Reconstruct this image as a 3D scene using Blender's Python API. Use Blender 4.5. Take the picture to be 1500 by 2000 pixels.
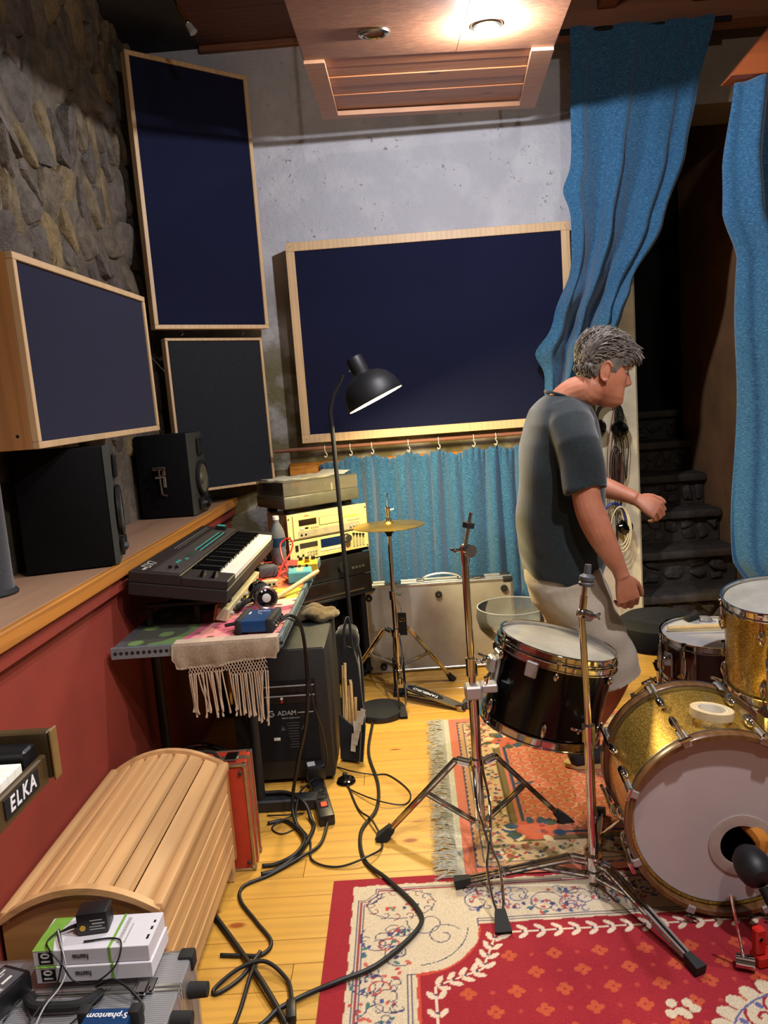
import bpy, bmesh, math, random
import numpy as np
from mathutils import Vector as V, Matrix as M
random.seed(7); rng = np.random.default_rng(7)
for o in list(bpy.data.objects): bpy.data.objects.remove(o)
SC = bpy.context.scene; COL = SC.collection; PI = math.pi
# ---------------------------------------------------------------- camera
cd = bpy.data.cameras.new('camera'); cam = bpy.data.objects.new('camera', cd); COL.objects.link(cam)
Rm = ((0.99715552, -0.07171476, -0.02319204), (0.01325313, -0.13607829, 0.99060943), (-0.07419725, -0.98809903, -0.13474078))
cam.matrix_world = M([[Rm[i][0], -Rm[i][1], -Rm[i][2], (0, 0, 1.45)[i]] for i in range(3)] + [[0, 0, 0, 1]])
cd.sensor_fit = 'VERTICAL'; cd.sensor_height = 36; cd.lens = 27.0; cd.clip_start = 0.02
SC.camera = cam
# ---------------------------------------------------------------- world, exposure, lights behind the camera
w = bpy.data.worlds.new('world'); SC.world = w; w.use_nodes = True
w.node_tree.nodes['Background'].inputs[0].default_value = (0.5, 0.55, 0.7, 1); w.node_tree.nodes['Background'].inputs[1].default_value = 0.02
vs = SC.view_settings; vs.view_transform = 'Standard'; vs.look = 'None'; vs.exposure = 0.0; vs.gamma = 1.0; vs.use_curve_mapping = False
def lamp(name, kind, loc, power, color, size=0.04, target=None, spot=None):
    l = bpy.data.lights.new(name, kind); l.energy = power; l.color = color
    if kind in ('POINT', 'SPOT'): l.shadow_soft_size = size
    if kind == 'AREA': l.size = size
    if spot: l.spot_size = math.radians(spot); l.spot_blend = 0.6
    o = bpy.data.objects.new(name, l); COL.objects.link(o); o.location = loc
    if target: o.rotation_euler = (V(target) - V(loc)).to_track_quat('-Z', 'Y').to_euler()
    return o
COOL = (0.97, 0.94, 1.0)
lamp('ceiling_spot_light_lit', 'POINT', (0.402, 2.79, 2.672), 108, (0.93, 0.93, 1.0), 0.022)
lamp('ceiling_spot_light_drums', 'SPOT', (1.08, 1.12, 2.75), 190, COOL, 0.035, (0.7, 1.7, 0.0), 115)
lamp('ceiling_spot_light_left', 'SPOT', (0.12, 0.95, 2.75), 120, (1.0, 0.92, 0.86), 0.035, (-0.62, 1.55, 0.2), 62)
lamp('rear_fill_light', 'POINT', (0.8, 0.1, 3.12), 80, (1.0, 0.92, 0.85), 0.06)  # unseen fill light, added to lift the upper wall and the stones
# ---------------------------------------------------------------- builder helpers
class B:
    def __init__(s, mat=None): s.bm = bmesh.new(); s.M = mat or M.Identity(4)
    def _add(s, vs_, fs, mat=None, smooth=True):
        T = s.M @ mat if mat else s.M
        vv = [s.bm.verts.new(T @ V(v)) for v in vs_]; out = []
        for f in fs:
            try: q = s.bm.faces.new([vv[i] for i in f]); q.smooth = smooth; out.append(q)
            except ValueError: pass
        return vv, out
    def mesh(s, vs_, fs, mat=None, smooth=True): s._add(vs_, fs, mat, smooth); return s
    def boxb(s, x0, x1, y0, y1, z0, z1, bev=0, mat=None, seg=1):
        vv, ff = s._add([(x, y, z) for x in (x0, x1) for y in (y0, y1) for z in (z0, z1)],
            [(0,1,3,2), (4,6,7,5), (0,4,5,1), (2,3,7,6), (0,2,6,4), (1,5,7,3)], mat)
        if bev: bmesh.ops.bevel(s.bm, geom=list({e for f in ff for e in f.edges}), offset=bev, segments=seg, affect='EDGES', profile=0.5)
        return s
    def box(s, c, d, bev=0, mat=None, seg=1):
        return s.boxb(c[0]-d[0]/2, c[0]+d[0]/2, c[1]-d[1]/2, c[1]+d[1]/2, c[2]-d[2]/2, c[2]+d[2]/2, bev, mat, seg)
    def ring_loft(s, rings, cap=True, closed=False, mat=None):
        n = len(rings[0]); vs_ = [p for r in rings for p in r]; fs = []; k = len(rings)
        for i in range(k if closed else k-1):
            a, b = i*n, ((i+1) % k)*n
            for j in range(n): j2 = (j+1) % n; fs.append((a+j, a+j2, b+j2, b+j))
        if cap and not closed: fs.append(tuple(reversed(range(n)))); fs.append(tuple((k-1)*n+j for j in range(n)))
        return s.mesh(vs_, fs, mat)
    def tube(s, pts, r, n=8, cap=True, closed=False, mat=None, flat=None):
        pts = [V(p) for p in pts]; k = len(pts); rr = r if isinstance(r, (list, tuple)) else [r]*k; rings = []; up = None
        for i, p in enumerate(pts):
            a = pts[(i-1) % k] if (closed or i > 0) else p; b = pts[(i+1) % k] if (closed or i < k-1) else p
            t = (b-a).normalized() if (b-a).length > 1e-9 else V((0,0,1))
            if up is None: up = V((0,0,1)) if abs(t.z) < 0.9 else V((0,1,0))
            sx = t.cross(up).normalized(); up = sx.cross(t).normalized()
            fx, fy = flat if flat else (1, 1)
            rings.append([p + sx*(math.cos(2*PI*j/n)*rr[i]*fx) + up*(math.sin(2*PI*j/n)*rr[i]*fy) for j in range(n)])
        return s.ring_loft(rings, cap, closed, mat)
    def cyl(s, p0, p1, r0, r1=None, n=16, mat=None): return s.tube([p0, p1], [r0, r0 if r1 is None else r1], n, mat=mat)
    def lathe(s, prof, n=32, mat=None, close=False):
        vs_ = []; fs = []; k = len(prof)
        for (r, z) in prof:
            r = max(r, 1e-5)
            vs_ += [(r*math.cos(2*PI*j/n), r*math.sin(2*PI*j/n), z) for j in range(n)]
        for i in range(k if close else k-1):
            for j in range(n):
                a, b = i*n, ((i+1) % k)*n; j2 = (j+1) % n; fs.append((a+j, a+j2, b+j2, b+j))
        return s.mesh(vs_, fs, mat)
    def prism(s, poly, z0, z1, mat=None, bev=0):
        n = len(poly)
        vv, ff = s._add([(x, y, z0) for x, y in poly] + [(x, y, z1) for x, y in poly],
            [tuple(reversed(range(n))), tuple(range(n, 2*n))] + [(j, (j+1) % n, n+(j+1) % n, n+j) for j in range(n)], mat)
        if bev: bmesh.ops.bevel(s.bm, geom=list({e for f in ff for e in f.edges}), offset=bev, segments=1, affect='EDGES')
        return s
    def sph(s, c, r, n=16, m=10, mat=None):
        r = r if isinstance(r, (tuple, list)) else (r, r, r)
        vs_ = []; fs = []
        for i in range(m+1):
            a = PI*i/m
            for j in range(n):
                b = 2*PI*j/n; q = max(math.sin(a), 1e-4)
                vs_.append((c[0]+r[0]*q*math.cos(b), c[1]+r[1]*q*math.sin(b), c[2]-r[2]*math.cos(a)))
        for i in range(m):
            for j in range(n): j2 = (j+1) % n; fs.append((i*n+j, i*n+j2, (i+1)*n+j2, (i+1)*n+j))
        return s.mesh(vs_, fs, mat)
    def text(s, body, size, mat, depth=0.0008, bold=0.0, align='CENTER', shear=0.0, xs=1.0, spc=1.0):
        cu = bpy.data.curves.new('t', 'FONT'); cu.body = body; cu.size = size; cu.extrude = depth; cu.offset = bold; cu.shear = shear
        cu.align_x = align; cu.space_character = spc; cu.align_y = 'CENTER'; cu.resolution_u = 3
        ob = bpy.data.objects.new('t', cu); COL.objects.link(ob); dg = bpy.context.evaluated_depsgraph_get()
        me = bpy.data.meshes.new_from_object(ob.evaluated_get(dg)); me.transform(M.Diagonal((xs, 1, 1, 1))); me.transform(s.M @ mat); s.bm.from_mesh(me)
        bpy.data.objects.remove(ob); bpy.data.curves.remove(cu); bpy.data.meshes.remove(me); return s
def frame(o, x, y=None, z=None):        # matrix from origin and two axes
    x = V(x).normalized()
    if z is not None: z = V(z); z = (z - x*z.dot(x)).normalized(); y = z.cross(x)
    else: y = V(y); y = (y - x*y.dot(x)).normalized(); z = x.cross(y)
    return M(((x.x, y.x, z.x, o[0]), (x.y, y.y, z.y, o[1]), (x.z, y.z, z.z, o[2]), (0, 0, 0, 1)))
def axis_frame(o, d): q = V(d).to_track_quat('Z', 'Y').to_matrix().to_4x4(); return M.Translation(V(o)) @ q
def T(x, y, z): return M.Translation((x, y, z))
def RZ(a): return M.Rotation(a, 4, 'Z')
def RX(a): return M.Rotation(a, 4, 'X')
def RY(a): return M.Rotation(a, 4, 'Y')
def spline(pts, k=6, closed=False):
    P = [V(p) for p in pts]; n = len(P); out = []
    for i in range(n if closed else n-1):
        p0 = P[(i-1) % n] if (closed or i > 0) else P[i]*2-P[i+1]; p1 = P[i]; p2 = P[(i+1) % n]; p3 = P[(i+2) % n] if (closed or i < n-2) else P[(i+1) % n]*2-P[i]
        for j in range(k):
            t = j/k; out.append(0.5*((2*p1) + (p2-p0)*t + (2*p0-5*p1+4*p2-p3)*t*t + (3*p1-p0-3*p2+p3)*t*t*t))
    if not closed: out.append(P[-1])
    return out
INV = {}
def to_mesh(b, name, ang=35):
    me = bpy.data.meshes.new(name); bmesh.ops.recalc_face_normals(b.bm, faces=b.bm.faces); b.bm.to_mesh(me); b.bm.free()
    if ang is not None: me.set_sharp_from_angle(angle=math.radians(ang))
    return me
def obj(name, b, mat, parent=None, label=None, cat=None, group=None, kind=None, ang=35):
    me = b if isinstance(b, bpy.types.Mesh) else to_mesh(b, name, ang)
    o = bpy.data.objects.new(name, me); COL.objects.link(o)
    for m_ in (mat if isinstance(mat, (list, tuple)) else [mat]): me.materials.append(MATS[m_] if isinstance(m_, str) else m_)
    if parent:
        o.parent = parent; iv = INV.get(parent.name)
        if iv: me.transform(iv); INV[o.name] = iv
    if label: o['label'] = label
    if cat: o['category'] = cat
    if group: o['group'] = group
    if kind: o['kind'] = kind
    return o
def single(name, b, mat, label, cat, group=None, kind=None, ang=35):     # one-mesh thing; origin moved to its base
    o = obj(name, b, mat, None, label, cat, group, kind, ang)
    co = np.empty(len(o.data.vertices)*3); o.data.vertices.foreach_get('co', co); co = co.reshape(-1, 3)
    c = V(((co[:,0].min()+co[:,0].max())/2, (co[:,1].min()+co[:,1].max())/2, co[:,2].min()))
    o.data.transform(M.Translation(-c)); o.location = c; INV[o.name] = M.Translation(-c); return o
def thing(name, label, cat, loc=(0,0,0), rotz=0, group=None, local=False, kind=None):
    o = bpy.data.objects.new(name, None); COL.objects.link(o); o.location = loc; o.rotation_euler = (0, 0, rotz); o.empty_display_size = 0.05
    if not local: INV[o.name] = (M.Translation(V(loc)) @ RZ(rotz)).inverted()
    if label: o['label'] = label
    if cat: o['category'] = cat
    if group: o['group'] = group
    if kind: o['kind'] = kind
    return o
def inst(me, name, parent, loc=(0,0,0), rot=(0,0,0)):                     # another piece that shares mesh data
    o = bpy.data.objects.new(name, me); COL.objects.link(o); o.parent = parent; o.location = loc; o.rotation_euler = rot; return o
# ---------------------------------------------------------------- materials
MATS = {}
class N:
    def __init__(s, name):
        s.m = bpy.data.materials.new(name); s.m.use_nodes = True; s.t = s.m.node_tree; s.p = s.t.nodes['Principled BSDF']; MATS[name] = s.m
    def n(s, typ, **k):
        x = s.t.nodes.new('ShaderNode'+typ)
        for a, b in k.items():
            if a.startswith('i_'):
                key = a[2:]; key = int(key) if key.isdigit() else key.replace('_', ' '); x.inputs[key].default_value = b
            else: setattr(x, a, b)
        return x
    def l(s, a, b): s.t.links.new(a, b)
    def set(s, **k):
        for a, b in k.items(): s.p.inputs[a.replace('_', ' ')].default_value = b
    def coords(s, scale=(1,1,1), rnd=False, kind='Object', rot=(0,0,0)):
        tc = s.n('TexCoord'); mp = s.n('Mapping'); mp.inputs['Scale'].default_value = scale; mp.inputs['Rotation'].default_value = rot
        s.l(tc.outputs[kind], mp.inputs['Vector'])
        if rnd:
            oi = s.n('ObjectInfo'); mu = s.n('Math', operation='MULTIPLY', i_1=37.0); s.l(oi.outputs['Random'], mu.inputs[0]); s.l(mu.outputs[0], mp.inputs['Location'])
        return mp.outputs['Vector']
    def noise(s, vec, scale, detail=4, rough=0.55, dist=0): x = s.n('TexNoise', i_Scale=scale, i_Detail=detail, i_Roughness=rough, i_Distortion=dist); s.l(vec, x.inputs['Vector']); return x.outputs['Fac']
    def ramp(s, fac, stops):
        x = s.n('ValToRGB'); e = x.color_ramp.elements
        while len(e) < len(stops): e.new(0.5)
        for i, (p, c) in enumerate(stops): e[i].position = p; e[i].color = (*c, 1)
        s.l(fac, x.inputs[0]); return x.outputs[0]
    def mix(s, a, b, fac, blend='MIX'):
        x = s.n('Mix', data_type='RGBA', blend_type=blend)
        for src, i in ((a, 6), (b, 7), (fac, 0)):
            if isinstance(src, (tuple, list)): x.inputs[i].default_value = (*src, 1)
            elif isinstance(src, (int, float)): x.inputs[i].default_value = src
            else: s.l(src, x.inputs[i])
        return x.outputs[2]
    def bump(s, h, strength=0.3, dist=0.005): x = s.n('Bump', i_Strength=strength, i_Distance=dist); s.l(h, x.inputs['Height']); s.l(x.outputs[0], s.p.inputs['Normal'])
    def color(s, c): s.l(c, s.p.inputs['Base Color'])
def srgb(h):
    h = h.lstrip('#'); f = lambda v: v/12.92 if v <= 0.04045 else ((v+0.055)/1.055)**2.4
    return tuple(f(int(h[i:i+2], 16)/255) for i in (0, 2, 4))
def plain(name, hexc, rough=0.5, metal=0.0, var=0.12, vs_=30, bump=0.0, bs=200, coat=0.0, spec=0.5):
    x = N(name); c = srgb(hexc); v = x.coords()
    x.color(x.ramp(x.noise(v, vs_), [(0.3, tuple(q*(1-var) for q in c)), (0.7, tuple(min(1, q*(1+var)) for q in c))]))
    x.set(Roughness=rough, Metallic=metal, Coat_Weight=coat, Specular_IOR_Level=spec)
    if bump: x.bump(x.noise(v, bs, 3), bump, 0.002)
    return x
def wood(name, c1, c2, axis=0, rough=0.45, scale=1.0, knots=0.0, knotc='5a2c0c', rnd=True, coat=0.0, dark=0.25, kscale=2.6):
    x = N(name); sc = [9*scale]*3; sc[axis] = 0.7*scale; v = x.coords(tuple(sc), rnd)
    n1 = x.noise(v, 1.6, 5, 0.6, 0.6); wv = x.n('TexWave', wave_type='BANDS', bands_direction=('X', 'Y', 'Z')[(axis+1) % 3], i_Scale=1.1, i_Distortion=7.0, i_Detail=3.0, i_Detail_Scale=1.4); x.l(v, wv.inputs['Vector'])
    a, b = srgb(c1), srgb(c2); base = x.mix(a, b, n1); base = x.mix(base, tuple(q*(1-dark) for q in b), wv.outputs['Fac'], 'MIX') if False else x.mix(base, x.ramp(wv.outputs['Fac'], [(0.0, tuple([1-dark]*3)), (0.6, (1,1,1))]), 1.0, 'MULTIPLY')
    oi = x.n('ObjectInfo'); base = x.mix(base, x.ramp(oi.outputs['Random'], [(0, (0.86, 0.86, 0.86)), (1, (1.0, 1.0, 1.0))]), 1.0, 'MULTIPLY')
    if knots:
        ks = [6.0]*3; ks[axis] = 3.0; kv = x.coords(tuple(ks), rnd); vo = x.n('TexVoronoi', i_Scale=kscale/3); x.l(kv, vo.inputs['Vector'])
        base = x.mix(srgb(knotc), base, x.ramp(vo.outputs['Distance'], [(knots*0.5, (0,0,0)), (knots, (1,1,1))]))
    x.color(base); x.set(Roughness=rough, Coat_Weight=coat); x.bump(n1, 0.12, 0.002); return x
def fabric(name, c1, c2, rough=0.95, scale=(60, 60, 60), bump=0.5, ns=4.0, sheen=0.3, lo=0.3, hi=0.7):
    x = N(name); v = x.coords(scale); n1 = x.noise(v, ns, 4, 0.65)
    x.color(x.ramp(n1, [(lo, srgb(c1)), (hi, srgb(c2))])); x.set(Roughness=rough, Sheen_Weight=sheen, Specular_IOR_Level=0.15); x.bump(x.noise(v, ns*2.5, 2), bump, 0.002); return x
def emit(name, color, strength): x = N(name); x.set(Base_Color=(*color, 1), Emission_Color=(*color, 1), Emission_Strength=strength); return x
def glass(name, color=(1,1,1), alpha=0.12, rough=0.03):
    x = N(name); tr = x.n('BsdfTransparent'); tr.inputs[0].default_value = tuple(c*(1-alpha*0.6)+0.0 for c in color)+(1,); gl = x.n('BsdfGlossy', i_Roughness=rough); gl.inputs[0].default_value = (1, 1, 1, 1)
    df = x.n('BsdfDiffuse'); df.inputs[0].default_value = (*color, 1); m1 = x.n('MixShader', i_0=alpha*0.55); x.l(tr.outputs[0], m1.inputs[1]); x.l(df.outputs[0], m1.inputs[2])
    fr = x.n('LayerWeight', i_Blend=0.25); m2 = x.n('MixShader'); x.l(fr.outputs['Fresnel'], m2.inputs[0]); x.l(m1.outputs[0], m2.inputs[1]); x.l(gl.outputs[0], m2.inputs[2])
    x.l(m2.outputs[0], x.t.nodes['Material Output'].inputs['Surface']); return x
plain('black_plastic', '121214', 0.42, var=0.2); plain('matte_black', '0d0d0f', 0.75, var=0.25, spec=0.3); plain('gloss_black', '050506', 0.08, coat=0.6)
plain('dark_metal', '2a2b2d', 0.38, 0.4); plain('grey_plastic', '4a4b4d', 0.5); plain('light_grey', '9a9a98', 0.5); plain('white_plastic', 'd9d6cc', 0.45)
plain('chrome', 'c9c7c6', 0.09, 1.0, var=0.05); plain('cast_metal', 'a9a6a2', 0.34, 0.55, var=0.06); plain('dull_chrome', '9b9894', 0.28, 1.0); plain('brass_bits', 'b58f3d', 0.3, 1.0)
plain('rubber', '131313', 0.8, bump=0.2); plain('ivory', 'e6e2d2', 0.35, var=0.03); plain('paper', 'd8d5c8', 0.8, var=0.06); plain('red_plastic', 'b51a12', 0.4)
plain('printed_white', 'cfcfcf', 0.6, var=0.02); plain('cable_black', '0b0b0c', 0.5); plain('rope_white', 'b9b298', 0.8)
# ================================================================ the setting
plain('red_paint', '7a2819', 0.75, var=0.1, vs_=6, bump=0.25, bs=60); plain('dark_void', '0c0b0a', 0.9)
plain('lintel_plaster', '7a6c5c', 0.9, var=0.2, vs_=5, bump=0.4, bs=30); plain('brown_plaster', '8a6644', 0.9, var=0.25, vs_=4, bump=0.3, bs=30); plain('side_plaster', '857f78', 0.9, var=0.1, vs_=3)
plain('post_white', 'd2caac', 0.9, var=0.18, vs_=9, bump=0.5, bs=25); plain('soffit_grey', '34343a', 0.9, var=0.1, bump=0.2)
wood('floor_pine', 'bd8b34', 'd0a148', 0, 0.38, 0.7, knots=0.11, knotc='8a4512', coat=0.15, dark=0.12, kscale=3.4)
wood('ceiling_wood', '5b3a33', '6b4638', 0, 0.6, 0.8); wood('beam_wood', '7a4a34', '8c5a3c', 0, 0.6, 0.8); wood('orange_beam', '9c4f28', 'b4612f', 0, 0.5, 0.8)
wood('ledge_wood', 'a8692a', 'c58638', 1, 0.4, 0.8); wood('ledge_top_wood', '8a6a52', '9c7a60', 1, 0.5, 0.8, dark=0.12)
# rough plaster: white high up, grimy lower down, with pits
x = N('plaster_wall'); v = x.coords((1,1,1)); n1 = x.noise(v, 2.2, 5, 0.6); n2 = x.noise(v, 34, 5, 0.7); n3 = x.noise(v, 5, 3)
sep = x.n('SeparateXYZ'); x.l(v, sep.inputs[0]); ad = x.n('Math', operation='MULTIPLY_ADD', i_1=0.55, i_2=-0.28); x.l(n1, ad.inputs[0])
zz = x.n('Math', operation='ADD'); x.l(sep.outputs['Z'], zz.inputs[0]); x.l(ad.outputs[0], zz.inputs[1])
base = x.ramp(zz.outputs[0], [(0.0, srgb('6f6a52')), (0.6, srgb('6f6a52')), (1.0, srgb('b9b9bd'))]); x.t.nodes[-1]
zz2 = x.n('MapRange', i_1=1.7, i_2=2.35, i_3=0.0, i_4=1.0); x.l(zz.outputs[0], zz2.inputs[0])
base = x.mix(srgb('6c664c'), srgb('b4b4ba'), zz2.outputs[0]); base = x.mix(base, srgb('c9c9cc'), x.ramp(n3, [(0.45, (0,0,0)), (0.62, (0.45,)*3)]))
mul = x.n('Math', operation='MULTIPLY'); x.l(x.ramp(n2, [(0.62, (0,0,0)), (0.70, (1,1,1))]), mul.inputs[0]); x.l(x.ramp(n3, [(0.45, (0,0,0)), (0.6, (1,1,1))]), mul.inputs[1])
base = x.mix(base, srgb('7a7670'), mul.outputs[0]); x.color(base); x.set(Roughness=0.92, Specular_IOR_Level=0.2)
h = x.n('Math', operation='SUBTRACT'); x.l(n2, h.inputs[0]); x.l(mul.outputs[0], h.inputs[1]); x.bump(h.outputs[0], 0.6, 0.016)
x = N('mortar'); v = x.coords(); x.color(x.ramp(x.noise(v, 9, 5, 0.7), [(0.3, srgb('544a3c')), (0.55, srgb('71675a')), (0.75, srgb('8f8270'))])); x.set(Roughness=0.95, Specular_IOR_Level=0.1); x.bump(x.noise(v, 26, 6, 0.75), 0.9, 0.02)
x = N('fieldstone'); v = x.coords((1,1,1), True); oi = x.n('ObjectInfo')
c1 = x.ramp(oi.outputs['Random'], [(0.0, srgb('5c5550')), (0.3, srgb('7a7064')), (0.55, srgb('665d57')), (0.8, srgb('82735c')), (1.0, srgb('907c58'))])
nn = x.noise(v, 14, 6, 0.7); x.color(x.mix(c1, x.ramp(nn, [(0.3, (0.45,)*3), (0.7, (1.25,)*3)]), 1.0, 'MULTIPLY')); x.set(Roughness=0.85, Specular_IOR_Level=0.25); x.bump(x.noise(v, 18, 6, 0.75), 1.0, 0.03)
x = N('dark_slate'); v = x.coords((1,1,1), True); x.color(x.ramp(x.noise(v, 12, 6, 0.7), [(0.3, srgb('2a2826')), (0.6, srgb('45413c')), (0.8, srgb('5f5950'))])); x.set(Roughness=0.7); x.bump(x.noise(v, 22, 6, 0.7), 0.7, 0.012)
def structure(name, b, mat, parent=None): return obj(name, b, mat, parent, kind=None if parent else 'structure')
plain('stair_mortar', '3f382e', 0.95, var=0.3, vs_=20, bump=0.6, bs=40)
# floor with single boards, laid side by side, running left to right
fl = structure('floor', B().boxb(-1.6, 3.2, -2.2, 6.4, -0.09, -0.022), 'dark_void')
y = 1.0; k = 0
while y < 5.0:
    wd = 0.096
    cuts = [-1.27, random.choice([-0.4, 0.3, 0.9, 1.4]) + random.uniform(-0.2, 0.2), 3.0]
    for a, b_ in zip(cuts[:-1], cuts[1:]):
        structure('floorboard', B().boxb(a+0.0008, b_-0.0008, y+0.0009, y+wd-0.0009, -0.022, random.uniform(-0.0006, 0.0), 0.0012), 'floor_pine', fl)
    y += wd
structure('subfloor_boards', B().boxb(-1.27, 3.0, -2.1, 1.0, -0.022, -0.001), 'floor_pine', fl)
# walls
structure('wall_back', B().boxb(-1.45, 1.36, 4.4, 4.75, -0.02, 3.6), 'plaster_wall')
structure('trim_1', B().boxb(1.13, 1.368, 4.375, 4.402, -0.0, 2.55, 0.012), 'post_white')
structure('wall_left', B().boxb(-1.6, -1.275, -2.1, 4.4, -0.02, 3.6), 'mortar')
structure('wall_right', B().boxb(2.75, 3.0, -2.1, 6.4, -0.02, 3.6), 'side_plaster')
structure('wall_front', B().boxb(-1.6, 3.0, -2.3, -2.1, -0.02, 3.6), 'side_plaster')
structure('wall_back_door_side', B().boxb(2.12, 2.75, 4.4, 4.75, -0.02, 3.6), 'brown_plaster')
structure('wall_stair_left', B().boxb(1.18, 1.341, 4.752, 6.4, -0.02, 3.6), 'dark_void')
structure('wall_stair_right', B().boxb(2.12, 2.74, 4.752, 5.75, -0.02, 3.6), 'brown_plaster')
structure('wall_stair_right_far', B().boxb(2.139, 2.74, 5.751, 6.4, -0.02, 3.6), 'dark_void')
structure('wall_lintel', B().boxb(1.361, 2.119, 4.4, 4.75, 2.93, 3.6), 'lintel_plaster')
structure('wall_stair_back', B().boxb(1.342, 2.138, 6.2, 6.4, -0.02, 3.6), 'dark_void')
# ceiling with boards, grey soffit and beams
ce = structure('ceiling', B().boxb(-1.6, 3.0, -2.3, 6.4, 3.6, 3.68), 'dark_void')
for i in range(14):
    structure('ceiling_board', B().boxb(-0.9, 2.75, 4.4-(i+1)*0.19, 4.4-i*0.19-0.004, 3.42, 3.445, 0.003), 'ceiling_wood', ce)
structure('soffit', B().boxb(-1.275, -0.9, -2.1, 4.4, 3.42, 3.6), 'soffit_grey', ce)
structure('ceiling_panel_rear', B().boxb(-0.9, 2.75, -2.1, 1.73, 3.42, 3.45), 'ceiling_wood', ce)
structure('trim_2', B().boxb(-0.9, 1.2, 4.36, 4.4, 3.39, 3.42, 0.004), 'beam_wood')
structure('beam_cross', B().boxb(0.78, 2.74, 4.15, 4.28, 3.24, 3.40, 0.006), 'beam_wood')
for xx in (1.15, 1.62, 2.1): structure('beam_rafter', B().boxb(xx, xx+0.09, 1.8, 4.14, 3.33, 3.42, 0.004), 'beam_wood')
structure('beam_orange', B(M(((1, 0, 0, 0), (0, 0, -1, 3.54), (0, 1, 0, 0), (0, 0, 0, 1)))).prism([(1.545, 2.748), (2.74, 2.735), (2.74, 3.41), (2.16, 3.41), (1.56, 2.765)], -0.12, 0.0, bev=0.004), 'orange_beam')
# voronoi stones
def clip(poly, p, q):
    m_ = ((p[0]+q[0])/2, (p[1]+q[1])/2); d = (q[0]-p[0], q[1]-p[1]); out = []
    f = lambda a: (a[0]-m_[0])*d[0] + (a[1]-m_[1])*d[1]
    for i in range(len(poly)):
        a, b_ = poly[i], poly[(i+1) % len(poly)]; fa, fb = f(a), f(b_)
        if fa <= 0: out.append(a)
        if (fa < 0 < fb) or (fb < 0 < fa): t = fa/(fa-fb); out.append((a[0]+(b_[0]-a[0])*t, a[1]+(b_[1]-a[1])*t))
    return out
def stones(rect, cell, mp, mat, parent, gap=0.012, depth=0.03, seed=1, drop=0.0, stretch=1.0, limit=290, rot=0.0, ratio=1.0, tilt=0.15):
    r = random.Random(seed); U0, U1, V0, V1 = rect; pts = []; cr, sr = math.cos(rot), math.sin(rot)
    fw_ = lambda a, b_: ((a*cr+b_*sr)/ratio, -a*sr+b_*cr); bw_ = lambda a, b_: (a*ratio*cr-b_*sr, a*ratio*sr+b_*cr)
    RP = [fw_(U0, V0), fw_(U1, V0), fw_(U1, V1), fw_(U0, V1)]; u0, u1, v0, v1 = min(p[0] for p in RP), max(p[0] for p in RP), min(p[1] for p in RP), max(p[1] for p in RP)
    nu, nv = int((u1-u0)/cell)+1, int((v1-v0)/(cell*stretch))+1
    for i in range(-1, nu+1):
        for j in range(-1, nv+1):
            if r.random() < drop: continue
            pts.append((u0+(i+0.5+0.5*(j % 2)+r.uniform(-0.42, 0.42))*cell, v0+(j+0.5+r.uniform(-0.42, 0.42))*cell*stretch))
    cnt = 0
    for p in pts:
        wp = bw_(*p)
        if not (U0 < wp[0] < U1 and V0 < wp[1] < V1) or cnt >= limit: continue
        poly = list(RP)
        for q in sorted(pts, key=lambda q: (q[0]-p[0])**2+(q[1]-p[1])**2)[1:16]: poly = clip(poly, p, q)
        if len(poly) < 3: continue
        poly = [bw_(*a) for a in poly]
        c = (sum(a[0] for a in poly)/len(poly), sum(a[1] for a in poly)/len(poly))
        poly = [(a[0]+(c[0]-a[0])*min(0.45, gap*r.uniform(0.6, 2.0)/max(1e-6, math.hypot(a[0]-c[0], a[1]-c[1]))), a[1]+(c[1]-a[1])*min(0.45, gap*r.uniform(0.6, 2.0)/max(1e-6, math.hypot(a[0]-c[0], a[1]-c[1])))) for a in poly]
        for kq in (0.16, 0.25): poly = [q for i in range(len(poly)) for q in ((poly[i][0]*(1-kq)+poly[(i+1) % len(poly)][0]*kq, poly[i][1]*(1-kq)+poly[(i+1) % len(poly)][1]*kq), (poly[i][0]*kq+poly[(i+1) % len(poly)][0]*(1-kq), poly[i][1]*kq+poly[(i+1) % len(poly)][1]*(1-kq)))]
        poly = [(a[0]+r.uniform(-0.003, 0.003), a[1]+r.uniform(-0.003, 0.003)) for a in poly]
        h_ = depth*r.uniform(0.5, 1.3); tx, ty = r.uniform(-tilt, tilt), r.uniform(-tilt, tilt); n = len(poly); vs_ = []
        for sc_, hh in ((1.0, -0.25), (0.97, 0.25), (0.86, 0.72), (0.55, 0.97)):
            for a in poly:
                du, dv = (a[0]-c[0])*sc_, (a[1]-c[1])*sc_
                vs_.append(mp(c[0]+du, c[1]+dv, h_*hh*(1+r.uniform(-0.12, 0.12)) + (du*tx+dv*ty if hh > 0.1 else 0)))
        vs_.append(mp(c[0], c[1], h_*1.02))
        fs = [(k*n+j, k*n+(j+1) % n, (k+1)*n+(j+1) % n, (k+1)*n+j) for k in range(3) for j in range(n)] + [(3*n+j, 3*n+(j+1) % n, 4*n) for j in range(n)]
        structure('stone', B().mesh(vs_, fs), mat, parent); cnt += 1
WL = bpy.data.objects['wall_left']
stones((2.25, 4.4, 1.3, 3.42), 0.112, lambda u, v, h: (-1.275+h, u, v), 'fieldstone', WL, 0.003, 0.020, 3, drop=0.16, stretch=1.0, rot=1.95, ratio=1.5, tilt=0.3)
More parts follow.
